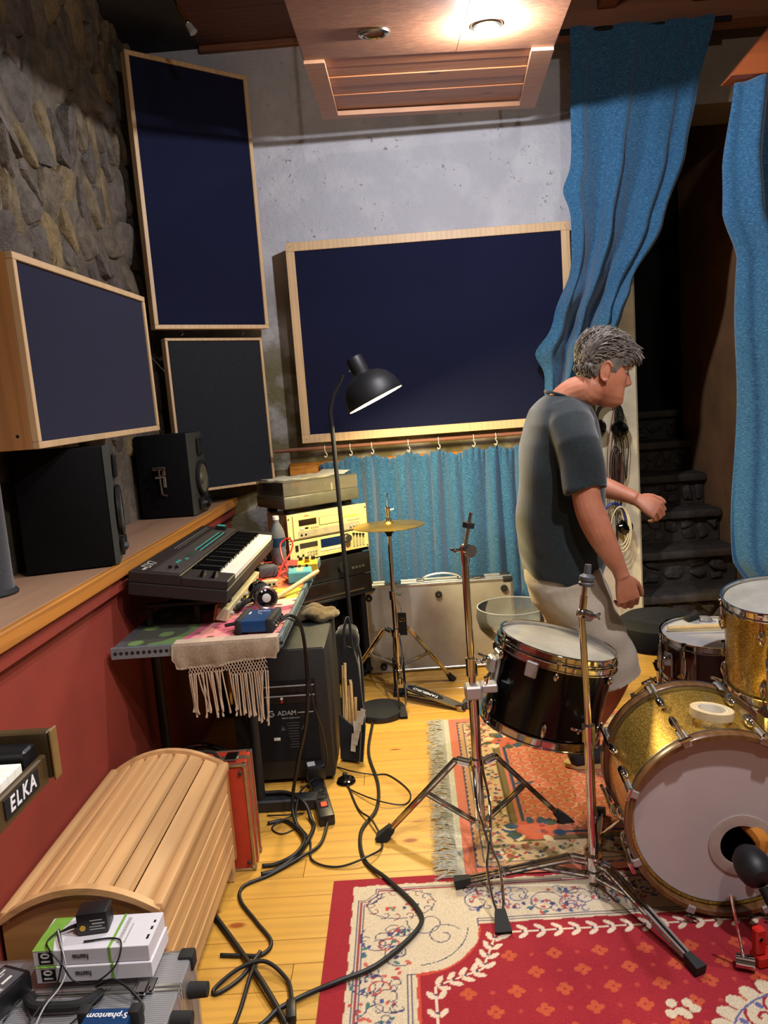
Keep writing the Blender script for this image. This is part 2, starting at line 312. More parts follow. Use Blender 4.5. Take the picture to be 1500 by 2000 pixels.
# stone stairs going up beyond the doorway
for i in range(6):
    y0 = 4.58+0.25*i; z1 = 0.2+0.215*i
    st = structure('stair_tread_%d' % (i+1), B().boxb(1.345, 2.11, y0-0.03, y0+0.36, z1-0.055, z1, 0.015, seg=2), 'dark_slate')
    st2 = structure('stair_riser_%d' % (i+1), B().boxb(1.345, 2.11, y0+0.03, y0+0.3, z1-0.215 if i else 0.0, z1-0.056), 'stair_mortar')
    stones((1.35, 2.1, (z1-0.215 if i else 0.0)+0.005, z1-0.06), 0.15, lambda u, v, h, y0=y0: (u, y0+0.03-h, v), 'dark_slate', st2, 0.012, 0.025, 20+i, 0.0, 0.5)
# ledge along the left wall: red half wall with a wooden board on top
structure('wall_half_red', B().boxb(-1.274, -0.985, -1.5, 4.36, 0.0, 0.958), 'red_paint')
structure('ledge_top', B().boxb(-1.274, -0.962, -1.5, 4.38, 0.959, 1.0, 0.003), 'ledge_top_wood')
structure('ledge_edge', B().boxb(-0.9615, -0.937, -1.5, 4.38, 0.955, 1.002, 0.004), 'ledge_wood')
structure('ledge_lip', B().boxb(-0.984, -0.955, -1.5, 4.37, 0.905, 0.954, 0.004), 'red_paint')
structure('baseboard_back', B().boxb(-0.96, 1.13, 4.375, 4.4, 0.0, 0.08, 0.004), 'beam_wood')
# ================================================================ acoustic panels
wood('panel_pine', 'c9a577', 'dcbb8e', 2, 0.5, 1.2, dark=0.12); wood('box_pine', 'b57e4a', 'c58f58', 2, 0.45, 0.8, knots=0.10, knotc='5a3016', dark=0.15, kscale=3.2)
fabric('navy_cloth', '0d1128', '141935', 0.95, (70, 70, 70), 0.4, 6.0, 0.1); fabric('charcoal_weave', '191b20', '2b2e34', 0.95, (20, 20, 150), 0.7, 4.0, 0.1)
def panel(name, label, bl, br, up, hgt, depth, fw, cloth, side='panel_pine', screws=False, overlay=False):
    bl, br = V(bl), V(br); wd = (br-bl).length; Mx = frame(bl, br-bl, z=up)          # local: x right, y into the wall, z up
    t = thing(name, label, 'acoustic panel', bl)
    obj('cloth', B(Mx).boxb(fw*0.6, wd-fw*0.6, 0.008, 0.02, fw*0.6, hgt-fw*0.6, 0.002), cloth, t)
    obj('back_board', B(Mx).boxb(fw*0.6, wd-fw*0.6, depth-0.012, depth-0.002, fw*0.6, hgt-fw*0.6), side, t)
    e = 0.0 if overlay else fw
    rails = [(0, wd, 0, fw), (0, wd, hgt-fw, hgt), (0, fw, fw+0.0005, hgt-fw-0.0005), (wd-fw, wd, fw+0.0005, hgt-fw-0.0005)]
    for (a, b_, c, d) in rails:
        r_ = obj('frame_rail', B(Mx).boxb(a, b_, 0, depth if not overlay else 0.018, c, d, 0.0015), side, t)
        if screws and b_-a > 0.3:
            for sx in (a+0.025, (a+b_)/2, b_-0.025): obj('screw', B(Mx).lathe([(0, -0.0008), (0.004, -0.0008), (0.004, 0.002)], 8, RX(PI/2) @ T(0, 0, 0) if False else T(sx, 0, (c+d)/2) @ RX(PI/2)), 'dark_metal', r_)
    if overlay:
        for (a, b_, c, d) in ((0, wd, 0, 0.02), (0, wd, hgt-0.02, hgt), (0, 0.02, 0.021, hgt-0.021), (wd-0.02, wd, 0.021, hgt-0.021)):
            obj('side_board', B(Mx).boxb(a, b_, 0.0185, depth, c, d), side, t)
    return t, Mx, wd
panel('wall_panel', 'wide navy cloth acoustic panel in a pine frame hanging over the short blue curtain', (-0.52, 4.245, 1.285), (0.995, 4.255, 1.285), (0, 0, 1), 1.07, 0.13, 0.046, 'navy_cloth', screws=True, overlay=True)
t, Mx, wd = panel('corner_panel', 'tall navy cloth acoustic panel hung across the room corner', (-1.16, 3.9, 1.92), (-0.655, 4.315, 1.925), (0.03, 0, 1), 1.295, 0.055, 0.021, 'navy_cloth')
for sx in (0.15, 0.5): obj('hook', B(Mx).tube(spline([(sx, 0.03, 0.0), (sx, 0.02, -0.012), (sx+0.008, 0.03, -0.022), (sx, 0.035, -0.03)], 4), 0.002, 6), 'chrome', t)
panel('corner_panel', 'charcoal woven acoustic panel hanging below the tall navy corner panel', (-1.135, 3.965, 1.08), (-0.70, 4.32, 1.08), (-0.01, 0, 1), 0.80, 0.05, 0.014, 'charcoal_weave')
t, Mx, wd = panel('bass_trap_box', 'deep pine box panel with navy front jutting from the stone wall', (-1.025, 2.2, 1.405), (-1.0, 3.27, 1.425), (0, 0, 1), 0.55, 0.022, 0.02, 'navy_cloth')
for (a, b_, c, d) in ((0, 0.02, 0, 0.55), (wd-0.02, wd, 0, 0.55), (0.0205, wd-0.0205, 0, 0.02), (0.0205, wd-0.0205, 0.53, 0.55)):
    s_ = obj('side_board', B(Mx).boxb(a, b_, 0.0225, 0.215, c, d, 0.001), 'box_pine', t)
    if a == 0:
        for sy, sz in ((0.06, 0.04), (0.19, 0.03), (0.07, 0.51), (0.19, 0.52)): obj('screw_hole', B(Mx).lathe([(0, -0.0006), (0.005, -0.0006), (0.005, 0.002)], 10, T(0, sy, sz) @ RY(PI/2)), 'dark_void', s_)
# ================================================================ suspended ceiling panel with two spots
x = N('cork_board'); v = x.coords((14, 60, 30)); x.color(x.ramp(x.noise(v, 1.6, 6, 0.75), [(0.3, srgb('6a4430')), (0.55, srgb('875b3e')), (0.75, srgb('9f7350'))])); x.set(Roughness=0.45); x.bump(x.noise(v, 3, 4), 0.15, 0.002)
wood('cedar_slat', '8f5530', 'ad6d3c', 0, 0.45, 0.7, knots=0.10, knotc='4a2412', dark=0.18); wood('cloud_frame', 'a8795a', 'b98a68', 0, 0.5, 0.8, dark=0.12)
cz = lambda y: 2.66+0.126*(y-2.5)
def cq(pts, dz0, dz1): n = len(pts); return [(p[0], p[1], cz(p[1])+dz0) for p in pts] + [(p[0], p[1], cz(p[1])+dz1) for p in pts], [tuple(reversed(range(n))), tuple(range(n, 2*n))] + [(j, (j+1) % n, n+(j+1) % n, n+j) for j in range(n)]
xr = lambda y: 0.655+0.09*(y-2.63)           # right edge
yb = lambda xx: 0.11*(xx+0.24)               # skew of the cross seams
cl = thing('ceiling_cloud', 'suspended timber ceiling panel with cork board and cedar slats', 'ceiling panel', (0.25, 3.1, 2.72))
q = lambda a, b_, c, d: [(a, c+yb(a)*0.9), (b_, c+yb(b_)*0.9), (b_, d+yb(b_)*0.9), (a, d+yb(a)*0.9)]
mid = 0.32
obj('cork_board', B().mesh(*cq([(-0.236, 2.02), (mid, 2.06), (mid, 3.045), (-0.236, 2.995)], 0, 0.02), smooth=False), 'cork_board', cl)
obj('cork_board', B().mesh(*cq([(mid+0.002, 2.06), (0.60, 2.08), (0.69, 3.085), (mid+0.002, 3.047)], 0, 0.02), smooth=False), 'cork_board', cl)
obj('frame_board', B().mesh(*cq([(-0.24, 3.0), (-0.165, 3.005), (-0.165, 3.80), (-0.24, 3.86)], -0.012, 0.008), smooth=False), 'cloud_frame', cl)
obj('frame_board', B().mesh(*cq([(0.605, 3.075), (0.69, 3.085), (0.785, 3.975), (0.70, 3.90)], -0.012, 0.008), smooth=False), 'cloud_frame', cl)
obj('frame_board', B().mesh(*cq([(-0.24, 3.862), (-0.165, 3.802), (0.70, 3.902), (0.785, 3.977)], -0.012, 0.008), smooth=False), 'cloud_frame', cl)
for i in range(6):
    a, b_ = 3.01+i*0.132, 3.01+i*0.132+0.122
    obj('slat', B().mesh(*cq([(-0.17, a+0.005), (0.62+0.015*i, a+0.075), (0.62+0.015*i, (b_ if i < 5 else 3.83)+0.075), (-0.17, (b_ if i < 5 else 3.83)+0.005)], 0.010+0.004*(i % 2), 0.03), smooth=False), 'cedar_slat', cl)
obj('slat_backing', B().mesh(*cq([(-0.17, 3.0), (0.66, 3.06), (0.72, 3.90), (-0.17, 3.85)], 0.031, 0.036), smooth=False), 'ceiling_wood', cl)
obj('edge_board', B().mesh(*cq([(-0.242, 2.02), (-0.237, 2.02), (-0.241, 3.86), (-0.246, 3.86)], 0.021, 0.12), smooth=False), 'ceiling_wood', cl)
obj('edge_board', B().mesh(*cq([(0.6, 2.08), (0.606, 2.08), (0.79, 3.97), (0.784, 3.97)], 0.021, 0.12), smooth=False), 'ceiling_wood', cl)
for px_, py_ in ((-0.2, 2.2), (0.55, 2.2), (-0.2, 3.7), (0.7, 3.8)): obj('hanger_rod', B().cyl((px_, py_, cz(py_)+0.02), (px_, py_, 3.42), 0.006), 'dark_metal', cl)
emit('bulb_on', (1.0, 0.97, 0.93), 60.0); glass('bulb_off', (0.7, 0.7, 0.68), 0.75, 0.25); plain('nickel', 'b9b2a2', 0.2, 1.0)
def downlight(label, x0, y0, on):
    ang = math.atan(0.126); t = thing('recessed_spot', label, 'spotlight', (x0, y0, cz(y0)))
    Mx = T(x0, y0, cz(y0)) @ RX(ang)
    obj('trim_ring', B(Mx).lathe([(0.036, 0.004), (0.036, -0.006), (0.042, -0.009), (0.052, -0.006), (0.055, -0.0005), (0.055, 0.0)], 32), 'nickel', t)
    obj('cup', B(Mx).lathe([(0.036, 0.0), (0.030, 0.03), (0.02, 0.05), (0.0, 0.055)], 24), 'dull_chrome', t)
    obj('bulb', B(Mx).lathe([(0.0, -0.0095), (0.016, -0.008), (0.028, -0.003), (0.033, 0.006), (0.024, 0.02), (0.0, 0.028)] if on else [(0.0, -0.001), (0.014, 0.001), (0.026, 0.006), (0.028, 0.012), (0.02, 0.025), (0.0, 0.03)], 24), 'bulb_on' if on else 'bulb_off', t)
downlight('glowing recessed ceiling spot with metal ring in the cork board', 0.402, 2.79, True)
downlight('unlit recessed ceiling spot with metal ring in the cork board', 0.021, 2.77, False)
# small spot hanging from the ceiling in the corner
t = thing('swivel_spot', 'small unlit brass swivel spot hanging from the dark ceiling corner', 'spotlight', (-0.8, 3.62, 3.42))
obj('mount', B().cyl((-0.83, 3.62, 3.42), (-0.83, 3.62, 3.375), 0.035, n=20), 'black_plastic', t)
obj('wire', B().tube(spline([(-0.83, 3.62, 3.375), (-0.84, 3.62, 3.32), (-0.825, 3.61, 3.26), (-0.81, 3.6, 3.235)]), 0.004, 6), 'cable_black', t)
obj('tube', B().cyl((-0.815, 3.6, 3.24), (-0.785, 3.6, 3.18), 0.011), 'brass_bits', t); obj('joint', B().sph((-0.78, 3.6, 3.172), 0.013), 'chrome', t)
obj('bulb', B().cyl((-0.777, 3.6, 3.165), (-0.757, 3.6, 3.13), 0.014, 0.019), 'bulb_off', t)
# ================================================================ curtains
x = N('blue_curtain'); v = x.coords((1, 1, 1)); sc = x.n('Mapping'); sc.inputs['Scale'].default_value = (45, 45, 240); x.l(v, sc.inputs[0]); n1 = x.noise(sc.outputs[0], 1.6, 4, 0.7)
x.color(x.ramp(n1, [(0.28, srgb('1a3858')), (0.5, srgb('2a5678')), (0.72, srgb('4f7f9f'))])); x.set(Roughness=0.9, Sheen_Weight=0.3, Specular_IOR_Level=0.1); x.bump(n1, 0.35, 0.003)
x.set(Subsurface_Weight=0.0)
def lerp_rows(rows, z):
    for a, b_ in zip(rows[:-1], rows[1:]):
        if a[0] >= z >= b_[0]: t_ = (a[0]-z)/max(1e-6, a[0]-b_[0]); t_ = t_*t_*(3-2*t_)*0.5+t_*0.5; return [p+(q_-p)*t_ for p, q_ in zip(a, b_)]
    return rows[-1]
def drape(left, right, z0, z1, y0, fold, nu, nv, thick=0.004, topf=None, botf=None):
    vs_ = []; fs = []
    for j in range(nv+1):
        v_ = j/nv
        for i in range(nu+1):
            u = i/nu; zt = z0 + (topf(u) if topf else 0); zb = z1 + (botf(u) if botf else 0); z = zt+(zb-zt)*v_
            xl = lerp_rows(left, z)[1]; xr_ = lerp_rows(right, z)[1]; dx, dy = fold(u, v_, z); vs_.append((xl+(xr_-xl)*u+dx, y0+dy, z))
    for j in range(nv):
        for i in range(nu): a = j*(nu+1)+i; fs.append((a, a+1, a+nu+2, a+nu+1))
    b = B(); b.mesh(vs_, fs); bmesh.ops.recalc_face_normals(b.bm, faces=b.bm.faces)
    g = bmesh.ops.solidify(b.bm, geom=b.bm.faces[:], thickness=thick); [setattr(f, 'smooth', True) for f in b.bm.faces]
    return b
def fold_tall(u, v_, z):
    g = max(0.0, min(1.0, (3.25-z)/1.5)); sm = lambda q: q*q*(3-2*q)
    w_ = u + 0.035*math.sin(2.3*z+5*u)*g
    def pleat(c, wd, dp): q = (w_-c)/wd; return dp*math.exp(-q*q) if q < 0 else dp*math.exp(-(q*2.6)**2)      # soft on one side, sharp on the other
    am = 0.35+0.65*sm(g)
    d = am*(pleat(0.10, 0.07, -0.03)+pleat(0.30+0.05*g, 0.10, 0.05)+pleat(0.47-0.04*g, 0.05, -0.035)+pleat(0.66, 0.09, 0.055)+pleat(0.80+0.03*g, 0.05, -0.03)+pleat(0.95, 0.05, -0.035)) + 0.008*math.sin(2*PI*3.1*w_+1.3*z)
    d += -0.016*math.sin(10*(z-2.45)+6*u)*math.exp(-((z-2.46)/0.07)**2)*math.exp(-((u-0.2)/0.25)**2)
    d += 0.030*math.sin(13*z-7*u)*math.exp(-((z-1.93)/0.16)**2) + 0.024*math.sin(24*z+6*u)*math.exp(-((z-1.74)/0.10)**2) - 0.02*math.exp(-((z-1.67)/0.05)**2)*(1-u)
    tl = max(0.0, min(1.0, (1.95-z)/0.4)); d = d*(1-0.55*max(0.0, min(1.0, (1.5-z)/0.2)))+0.075*sm(tl); ed_ = 0.0
    for zc, wz, dx in ((2.47, 0.07, -0.035), (1.67, 0.07, -0.055), (2.10, 0.12, 0.03)): ed_ += dx*math.exp(-((z-zc)/wz)**2)
    return ed_*math.exp(-u/0.16)+0.004*math.sin(17*z+20*u)*g, d
lft = [(3.24, 0.997), (2.774, 0.985), (2.3, 0.965), (2.05, 0.93), (1.85, 0.86), (1.67, 0.82), (1.535, 0.812), (1.44, 0.81), (0.9, 0.83), (0.2, 0.82)]
rgt = [(3.24, 1.71), (2.895, 1.617), (2.607, 1.553), (2.267, 1.428), (1.973, 1.262), (1.847, 1.21), (1.64, 1.15), (1.43, 1.03), (1.2, 0.97), (0.2, 0.95)]
t = thing('tall_curtain', 'tall blue curtain gathered aside left of the dark doorway', 'curtain', (1.2, 4.12, 0.3))
obj('drape', drape(lft, rgt, 3.235, 0.3, 4.10, fold_tall, 110, 150), 'blue_curtain', t, ang=None)
obj('curtain_rod', B().cyl((0.93, 4.12, 3.225), (1.80, 4.12, 3.225), 0.014).sph((0.925, 4.12, 3.225), 0.022, 12, 8), 'matte_black', t)
def fold_rr(u, v_, z): return 0.012*math.sin(6*z+3*u), 0.045*math.sin(2*PI*(3.3*u)+0.6*z+0.6)+0.02*math.sin(2*PI*7.3*u+1.7*z)
l2 = [(2.76, 1.60), (2.40, 1.525), (2.2, 1.53), (2.0, 1.61), (1.6, 1.60), (1.1, 1.585), (0.6, 1.575), (0.46, 1.64), (0.2, 1.67)]; r2 = [(2.76, 2.35), (0.1, 2.3)]
t = thing('tall_curtain', 'tall blue curtain hanging from the orange beam at the right edge', 'curtain', (2.0, 3.6, 0.15))
obj('drape', drape(l2, r2, 2.74, 0.16, 3.60, fold_rr, 80, 90), 'blue_curtain', t, ang=None)
ph = [random.uniform(-1, 1) for _ in range(9)]
def fold_short(u, v_, z):
    w_ = u + 0.006*math.sin(2*PI*9*u+1) + 0.012*math.sin(2*PI*3.7*u+2.2) + (v_-0.2)*0.012*math.sin(2*PI*5.3*u); top = math.exp(-v_*14)
    d = (1-0.55*top)*(0.020*math.sin(2*PI*15*w_) + 0.014*math.sin(2*PI*8.3*w_+1.2+0.9*v_)) + top*0.011*math.sin(2*PI*46*u)
    return 0.004*math.sin(2*PI*15*w_+1.2), d
RX_ = [-0.40, -0.26, -0.14, 0.062, 0.23, 0.424, 0.546, 0.70, 0.86, 1.0]
def scal(u):
    xx = -0.44+1.46*u; dmin = min(abs(xx-r_) for r_ in RX_); return -0.028*min(1, dmin/0.09)**1.3 + 0.006*math.sin(2*PI*40*u) + (-0.03 if xx < -0.3 else 0)*(1-(xx+0.44)/0.14 if xx < -0.3 else 0)
t = thing('short_curtain', 'short gathered blue curtain hanging behind the aluminium case', 'curtain', (0.3, 4.3, 0.25))
obj('drape', drape([(1.3, -0.44), (0.2, -0.46)], [(1.3, 1.02), (0.2, 1.03)], 1.192, 0.25, 4.30, fold_short, 260, 40, topf=scal, botf=lambda u: 0.01*math.sin(30*u)), 'blue_curtain', t, ang=None)
obj('curtain_rod', B().cyl((-0.68, 4.265, 1.252), (1.05, 4.265, 1.252), 0.011), 'beam_wood', t)
for r_ in RX_: obj('curtain_ring', B().tube([(r_, 4.265+0.018*math.cos(a), 1.25+0.018*math.sin(a)-0.004) for a in np.linspace(0, 2*PI, 14)[:-1]], 0.0022, 6, closed=True).tube(spline([(r_, 4.268, 1.228), (r_+0.008, 4.272, 1.214), (r_+0.002, 4.28, 1.198), (r_-0.008, 4.282, 1.206)], 4), 0.0028, 6), 'white_plastic', t)
structure('window_1', B().boxb(-0.62, 1.06, 4.35, 4.40, 1.085, 1.172, 0.004).boxb(-0.62, -0.55, 4.35, 4.40, 0.1, 1.08, 0.004).boxb(1.0, 1.06, 4.35, 4.4, 0.1, 1.08, 0.004), 'ledge_wood')
# ================================================================ studio monitors on the ledge
plain('speaker_black', '060607', 0.75, var=0.2, bump=0.1, bs=300, spec=0.15); plain('baffle_grey', '33342f', 0.5, var=0.1); plain('cone_grey', '5e5a48', 0.5, var=0.15)
def monitor(label, F, face, hgt=0.39, wd=0.245, dp=0.30):
    t = thing('studio_monitor', label, 'speaker', (F[0], F[1], F[2])); u = V(face).normalized()
    Mx = frame(F, V((-u.x, -u.y, 0)), z=(0, 0, 1))           # local x: backwards, y: away from the near side?, z up
    sgn = -1 if Mx.to_3x3()[1][1] < 0 else 1                 # make local y run away from the camera
    yv = lambda a: a*sgn
    y0, y1 = sorted((0, yv(wd)))
    obj('cabinet', B(Mx).boxb(0.03, dp, y0, y1, 0.0, hgt, 0.006, seg=2), 'speaker_black', t)
    # baffle: chamfered upper corners
    poly = [(0, 0.0), (wd, 0.0), (wd, hgt*0.72), (wd*0.80, hgt), (wd*0.20, hgt), (0, hgt*0.72)]
    b = B(Mx); n = 6
    vs_ = [(0.0+0.014*(abs(p[0]-wd/2)/(wd/2)), yv(wd/2+(p[0]-wd/2)*0.86), 0.006+p[1]*0.98) for p in poly] + [(0.0295, yv(a), c) for a, c in ((0, 0.0), (wd, 0.0), (wd, hgt*0.86), (wd, hgt), (0, hgt), (0, hgt*0.86))]
    b.mesh(vs_, [tuple(range(n)), tuple(range(2*n-1, n-1, -1))] + [(j, (j+1) % n, n+(j+1) % n, n+j) for j in range(n)], smooth=False)
    bf = obj('baffle', b, 'baffle_grey', t)
    Rf = Mx @ T(0.004, yv(wd/2), hgt*0.43) @ RY(-PI/2)
    wf = obj('woofer', B(Rf).lathe([(0.088, -0.004), (0.088, 0.006), (0.080, 0.010), (0.074, 0.004), (0.068, 0.006)], 32), 'dark_metal', t)
    obj('cone', B(Rf).lathe([(0.070, 0.006), (0.045, -0.001), (0.028, -0.004), (0.026, 0.002), (0.0, 0.010)], 32), 'cone_grey', wf)
    Rt = Mx @ T(0.0, yv(wd/2), hgt*0.82)
    tw = obj('tweeter', B(Rt).boxb(-0.003, 0.01, -0.034, 0.034, -0.04, 0.04, 0.004), 'black_plastic', t)
    for i in range(7): obj('ribbon', B(Rt).boxb(-0.0045, -0.003, -0.018, 0.018, -0.026+i*0.0075, -0.022+i*0.0075), 'dull_chrome', tw)
    Rp = Mx @ T(0.004, yv(wd*0.76), hgt*0.125) @ RY(-PI/2)
    obj('bass_port', B(Rp).lathe([(0.030, -0.002), (0.030, 0.006), (0.024, 0.008), (0.021, 0.002), (0.020, -0.001), (0, -0.001)], 24), 'matte_black', t)
    pn = obj('control_plate', B(Mx).boxb(-0.001, 0.01, *sorted((yv(wd*0.2), yv(wd*0.48))), hgt*0.06, hgt*0.2, 0.002), 'black_plastic', t)
    for i in range(2): obj('knob', B(Mx).cyl((-0.014, yv(wd*(0.27+0.13*i)), hgt*0.13), (0.0, yv(wd*(0.27+0.13*i)), hgt*0.13), 0.008), 'grey_plastic', pn)
    for i in range(4): obj('foot', B(Mx).cyl((0.06 if i < 2 else dp-0.04, yv(0.04 if i % 2 else wd-0.04), -0.003), (0.06 if i < 2 else dp-0.04, yv(0.04 if i % 2 else wd-0.04), 0.002), 0.015), 'rubber', t)
    return t, Mx, yv
monitor('near black studio monitor on the wooden ledge under the pine box', (-0.918, 2.465, 1.004), (0.955, 0.295))
t, Mx, yv = monitor('far black studio monitor on the wooden ledge beside the charcoal corner panel', (-0.965, 3.63, 1.004), (0.995, -0.02), 0.395, 0.255, 0.28)
# metal clamp seen on the side of the far monitor
t = thing('metal_clamp', 'small shiny screw clamp on the side of the far studio monitor', 'clamp', (-1.13, 3.6, 1.2))
obj('jaw', B().boxb(-1.16, -1.10, 3.598, 3.622, 1.235, 1.250, 0.003).boxb(-1.115, -1.10, 3.598, 3.622, 1.15, 1.235, 0.003), 'chrome', t)
obj('screw', B().cyl((-1.13, 3.604, 1.25), (-1.125, 3.604, 1.12), 0.005).cyl((-1.15, 3.604, 1.20), (-1.10, 3.604, 1.205), 0.007).cyl((-1.125, 3.604, 1.12), (-1.10, 3.604, 1.112), 0.004), 'chrome', t)
# dark cloth-covered cylinder and framed card at the near end of the ledge
fabric('dark_grey_foam', '2c2c2e', '3d3d40', 0.95, (60, 60, 60), 0.4)
t = thing('padded_cylinder', 'dark grey padded cylinder with flared base on the ledge at the left edge', 'cylinder', (-1.195, 2.14, 1.0))
obj('body', B(T(-1.195, 2.135, 1.0)).lathe([(0, 0.012), (0.068, 0.012), (0.066, 0.05), (0.066, 0.37), (0.055, 0.385), (0, 0.387)], 40), 'dark_grey_foam', t)
obj('base', B(T(-1.195, 2.135, 1.001)).lathe([(0, 0), (0.076, 0.0), (0.078, 0.006), (0.070, 0.016), (0, 0.016)], 40), 'rubber', t)
t = thing('framed_card', 'card with teal edge and white border leaning at the left edge', 'picture', (-1.14, 1.95, 1.0))
Mc = frame((-1.16, 1.99, 1.003), (0.85, 0.5, 0), z=(-0.12, 0.18, 1))
obj('board', B(Mc).boxb(-0.12, 0.045, 0.0, 0.012, 0, 0.2, 0.001), [plain('teal_edge', '1e7f8c', 0.5).m], t); obj('print', B(Mc).boxb(-0.115, 0.037, -0.0015, -0.0002, 0.008, 0.19), 'paper', t); obj('picture', B(Mc).boxb(-0.11, 0.028, -0.0022, -0.0016, 0.03, 0.18), 'grey_plastic', t)
# ================================================================ work table
plain('perforated_alu', '8aa0a6', 0.4, 0.7); plain('table_frame', '17181a', 0.5)
t = thing('work_table', 'narrow work table with perforated metal edge and printed green and pink top', 'table', (-0.69, 3.0, 0))
obj('table_board', B().boxb(-0.965, -0.425, 2.38, 3.68, 0.722, 0.746, 0.002), 'grey_plastic', t)
ed = obj('edge_rail', B().boxb(-0.965, -0.419, 2.368, 2.379, 0.712, 0.75, 0.001), 'perforated_alu', t)
for i in range(30): obj('rail_hole', B().cyl((-0.95+i*0.0185*1.0, 2.3674, 0.731), (-0.95+i*0.0185, 2.3684, 0.731), 0.0062, n=10), 'dark_void', ed)
ed = obj('edge_rail', B().boxb(-0.4245, -0.414, 2.38, 3.68, 0.712, 0.75, 0.001), 'perforated_alu', t)
for i in range(36): obj('rail_hole', B(T(-0.4145, 2.40+i*0.035, 0.724) @ RZ(PI/2) @ RX(PI/2)).prism([(-0.008, 0), (0.008, 0), (0.0, 0.014)], 0, 0.0012), 'dark_void', ed)
# printed cloth on the board: print colours and the synthesizer's shade painted per vertex
NX, NY = 110, 260; xs_ = np.linspace(-0.93, -0.428, NX); ys_ = np.linspace(2.385, 3.67, NY); gx, gy = np.meshgrid(xs_, ys_)
colr = np.zeros((NY, NX, 3)); hexs = lambda h_: np.array(srgb(h_)); colr[:] = hexs('4f6a2a')
wob = 0.02*np.sin(19*gy)+0.015*np.sin(31*gx+4)
def reg(mask, h_): colr[mask] = hexs(h_)
reg((gx+2*wob < -0.80), '262c14'); reg((np.sin(41*gx+7)*np.sin(37*gy) > 0.55) & (gx < -0.74), '5c7a34'); reg((gx+wob > -0.74) & (gy+wob < 2.80), 'b04a63'); reg((gx+wob > -0.70) & (gy+wob > 2.42) & (gy+wob < 2.74), 'd98a83'); reg((np.abs(gx+0.60)+np.abs(gy-2.56)*0.8 < 0.09), 'c2566b'); reg((np.hypot(gx+0.70, gy-2.70) < 0.07), 'd5834f')  # dark green strip at the left paints in the shade under the synthesizer
reg((gx+wob > -0.72) & (gy+wob > 2.80) & (gy+wob < 2.88), 'e0c2ae'); reg((gx+wob > -0.72) & (gy+wob > 2.88) & (gy+wob < 3.1), 'cfc23a'); reg((gx > -0.62) & (gy+wob > 2.93) & (gy+wob < 3.03) & (gx < -0.52), 'c9613a')
reg((gx+wob > -0.70) & (gy+wob > 3.1) & (gy+wob < 3.28), 'd9692e'); reg((gx+wob > -0.70) & (gy+wob > 3.28), 'b23a2c'); reg((np.sin(60*gy)*np.sin(55*gx) > 0.75) & (gx > -0.72), '7f3b2e')
def color_grid(name, xs_, ys_, colr, zf, thick, matname, parent, rough=0.9, bumpn=None):
    NY, NX = len(ys_), len(xs_); gx, gy = np.meshgrid(xs_, ys_); zz_ = zf(gx, gy); co = np.stack([gx, gy, zz_], -1).reshape(-1, 3)
    iv = INV.get(parent.name) if parent else None
    if iv: A_ = np.array(iv); co = co @ A_[:3,:3].T + A_[:3,3]
    idx = np.arange(NX*NY).reshape(NY, NX); fq = np.stack([idx[:-1,:-1], idx[:-1,1:], idx[1:,1:], idx[1:,:-1]], -1).reshape(-1, 4)
    me = bpy.data.meshes.new(name); me.vertices.add(len(co)); me.vertices.foreach_set('co', co.ravel()); me.loops.add(fq.size); me.loops.foreach_set('vertex_index', fq.ravel())
    me.polygons.add(len(fq)); me.polygons.foreach_set('loop_start', np.arange(0, fq.size, 4)); me.polygons.foreach_set('loop_total', np.full(len(fq), 4)); me.update(calc_edges=True)
    at = me.color_attributes.new('dye', 'FLOAT_COLOR', 'POINT'); at.data.foreach_set('color', np.concatenate([colr.reshape(-1, 3), np.ones((len(co), 1))], 1).ravel())
    me.polygons.foreach_set('use_smooth', np.ones(len(fq), bool))
    if matname not in MATS:
        x = N(matname); a = x.n('Attribute', attribute_name='dye'); v = x.coords(); nn_ = x.noise(v, 420 if bumpn is None else bumpn, 2); x.color(x.mix(a.outputs['Color'], x.ramp(nn_, [(0.3, (0.72,)*3), (0.7, (1.12,)*3)]), 1.0, 'MULTIPLY')); x.set(Roughness=rough, Sheen_Weight=0.15, Specular_IOR_Level=0.15); x.bump(nn_, 0.5, 0.003)
    o = bpy.data.objects.new(name, me); COL.objects.link(o); me.materials.append(MATS[matname])
    if parent: o.parent = parent
    return o
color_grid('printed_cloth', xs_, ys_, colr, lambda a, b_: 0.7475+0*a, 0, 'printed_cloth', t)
for lx, ly in ((-0.93, 2.685), (-0.60, 2.685), (-0.93, 3.62), (-0.60, 3.62)): obj('leg', B().cyl((lx, ly, 0.03), (lx, ly, 0.721), 0.018), 'table_frame', t)
obj('foot_bar', B().boxb(-0.97, -0.385, 2.655, 2.715, 0.0, 0.045, 0.006), 'table_frame', t); obj('foot_bar', B().boxb(-0.97, -0.40, 3.59, 3.65, 0.0, 0.045, 0.006), 'table_frame', t)
# cream fringed cloth hanging over the near edge
fabric('cream_cloth', 'a08a72', 'bfa98e', 0.95, (40, 40, 40), 0.4)
t = thing('fringed_cloth', 'cream cloth with knotted net and long tassels hanging from the table edge', 'cloth', (-0.6, 2.36, 0.46))
vs_ = []; fs = []; nu = 40
for j in range(9):
    for i in range(nu+1):
        u = i/nu; v_ = j/8; z = 0.751-v_*(0.078-0.022*math.sin(PI*u)*0.5+0.012*math.sin(5*u)) ; vs_.append((-0.765+0.345*u+0.012*v_*(1-2*u)*(1 if v_ > 0.7 else 0), 2.364-0.012*math.sin(v_*2.2)-0.006*v_*math.sin(16*u+1)-0.004*v_*math.sin(33*u), z+0.0))
for j in range(8):
    for i in range(nu): a = j*(nu+1)+i; fs.append((a, a+1, a+nu+2, a+nu+1))
b = B(); b.mesh(vs_, fs); bmesh.ops.solidify(b.bm, geom=b.bm.faces[:], thickness=0.003)
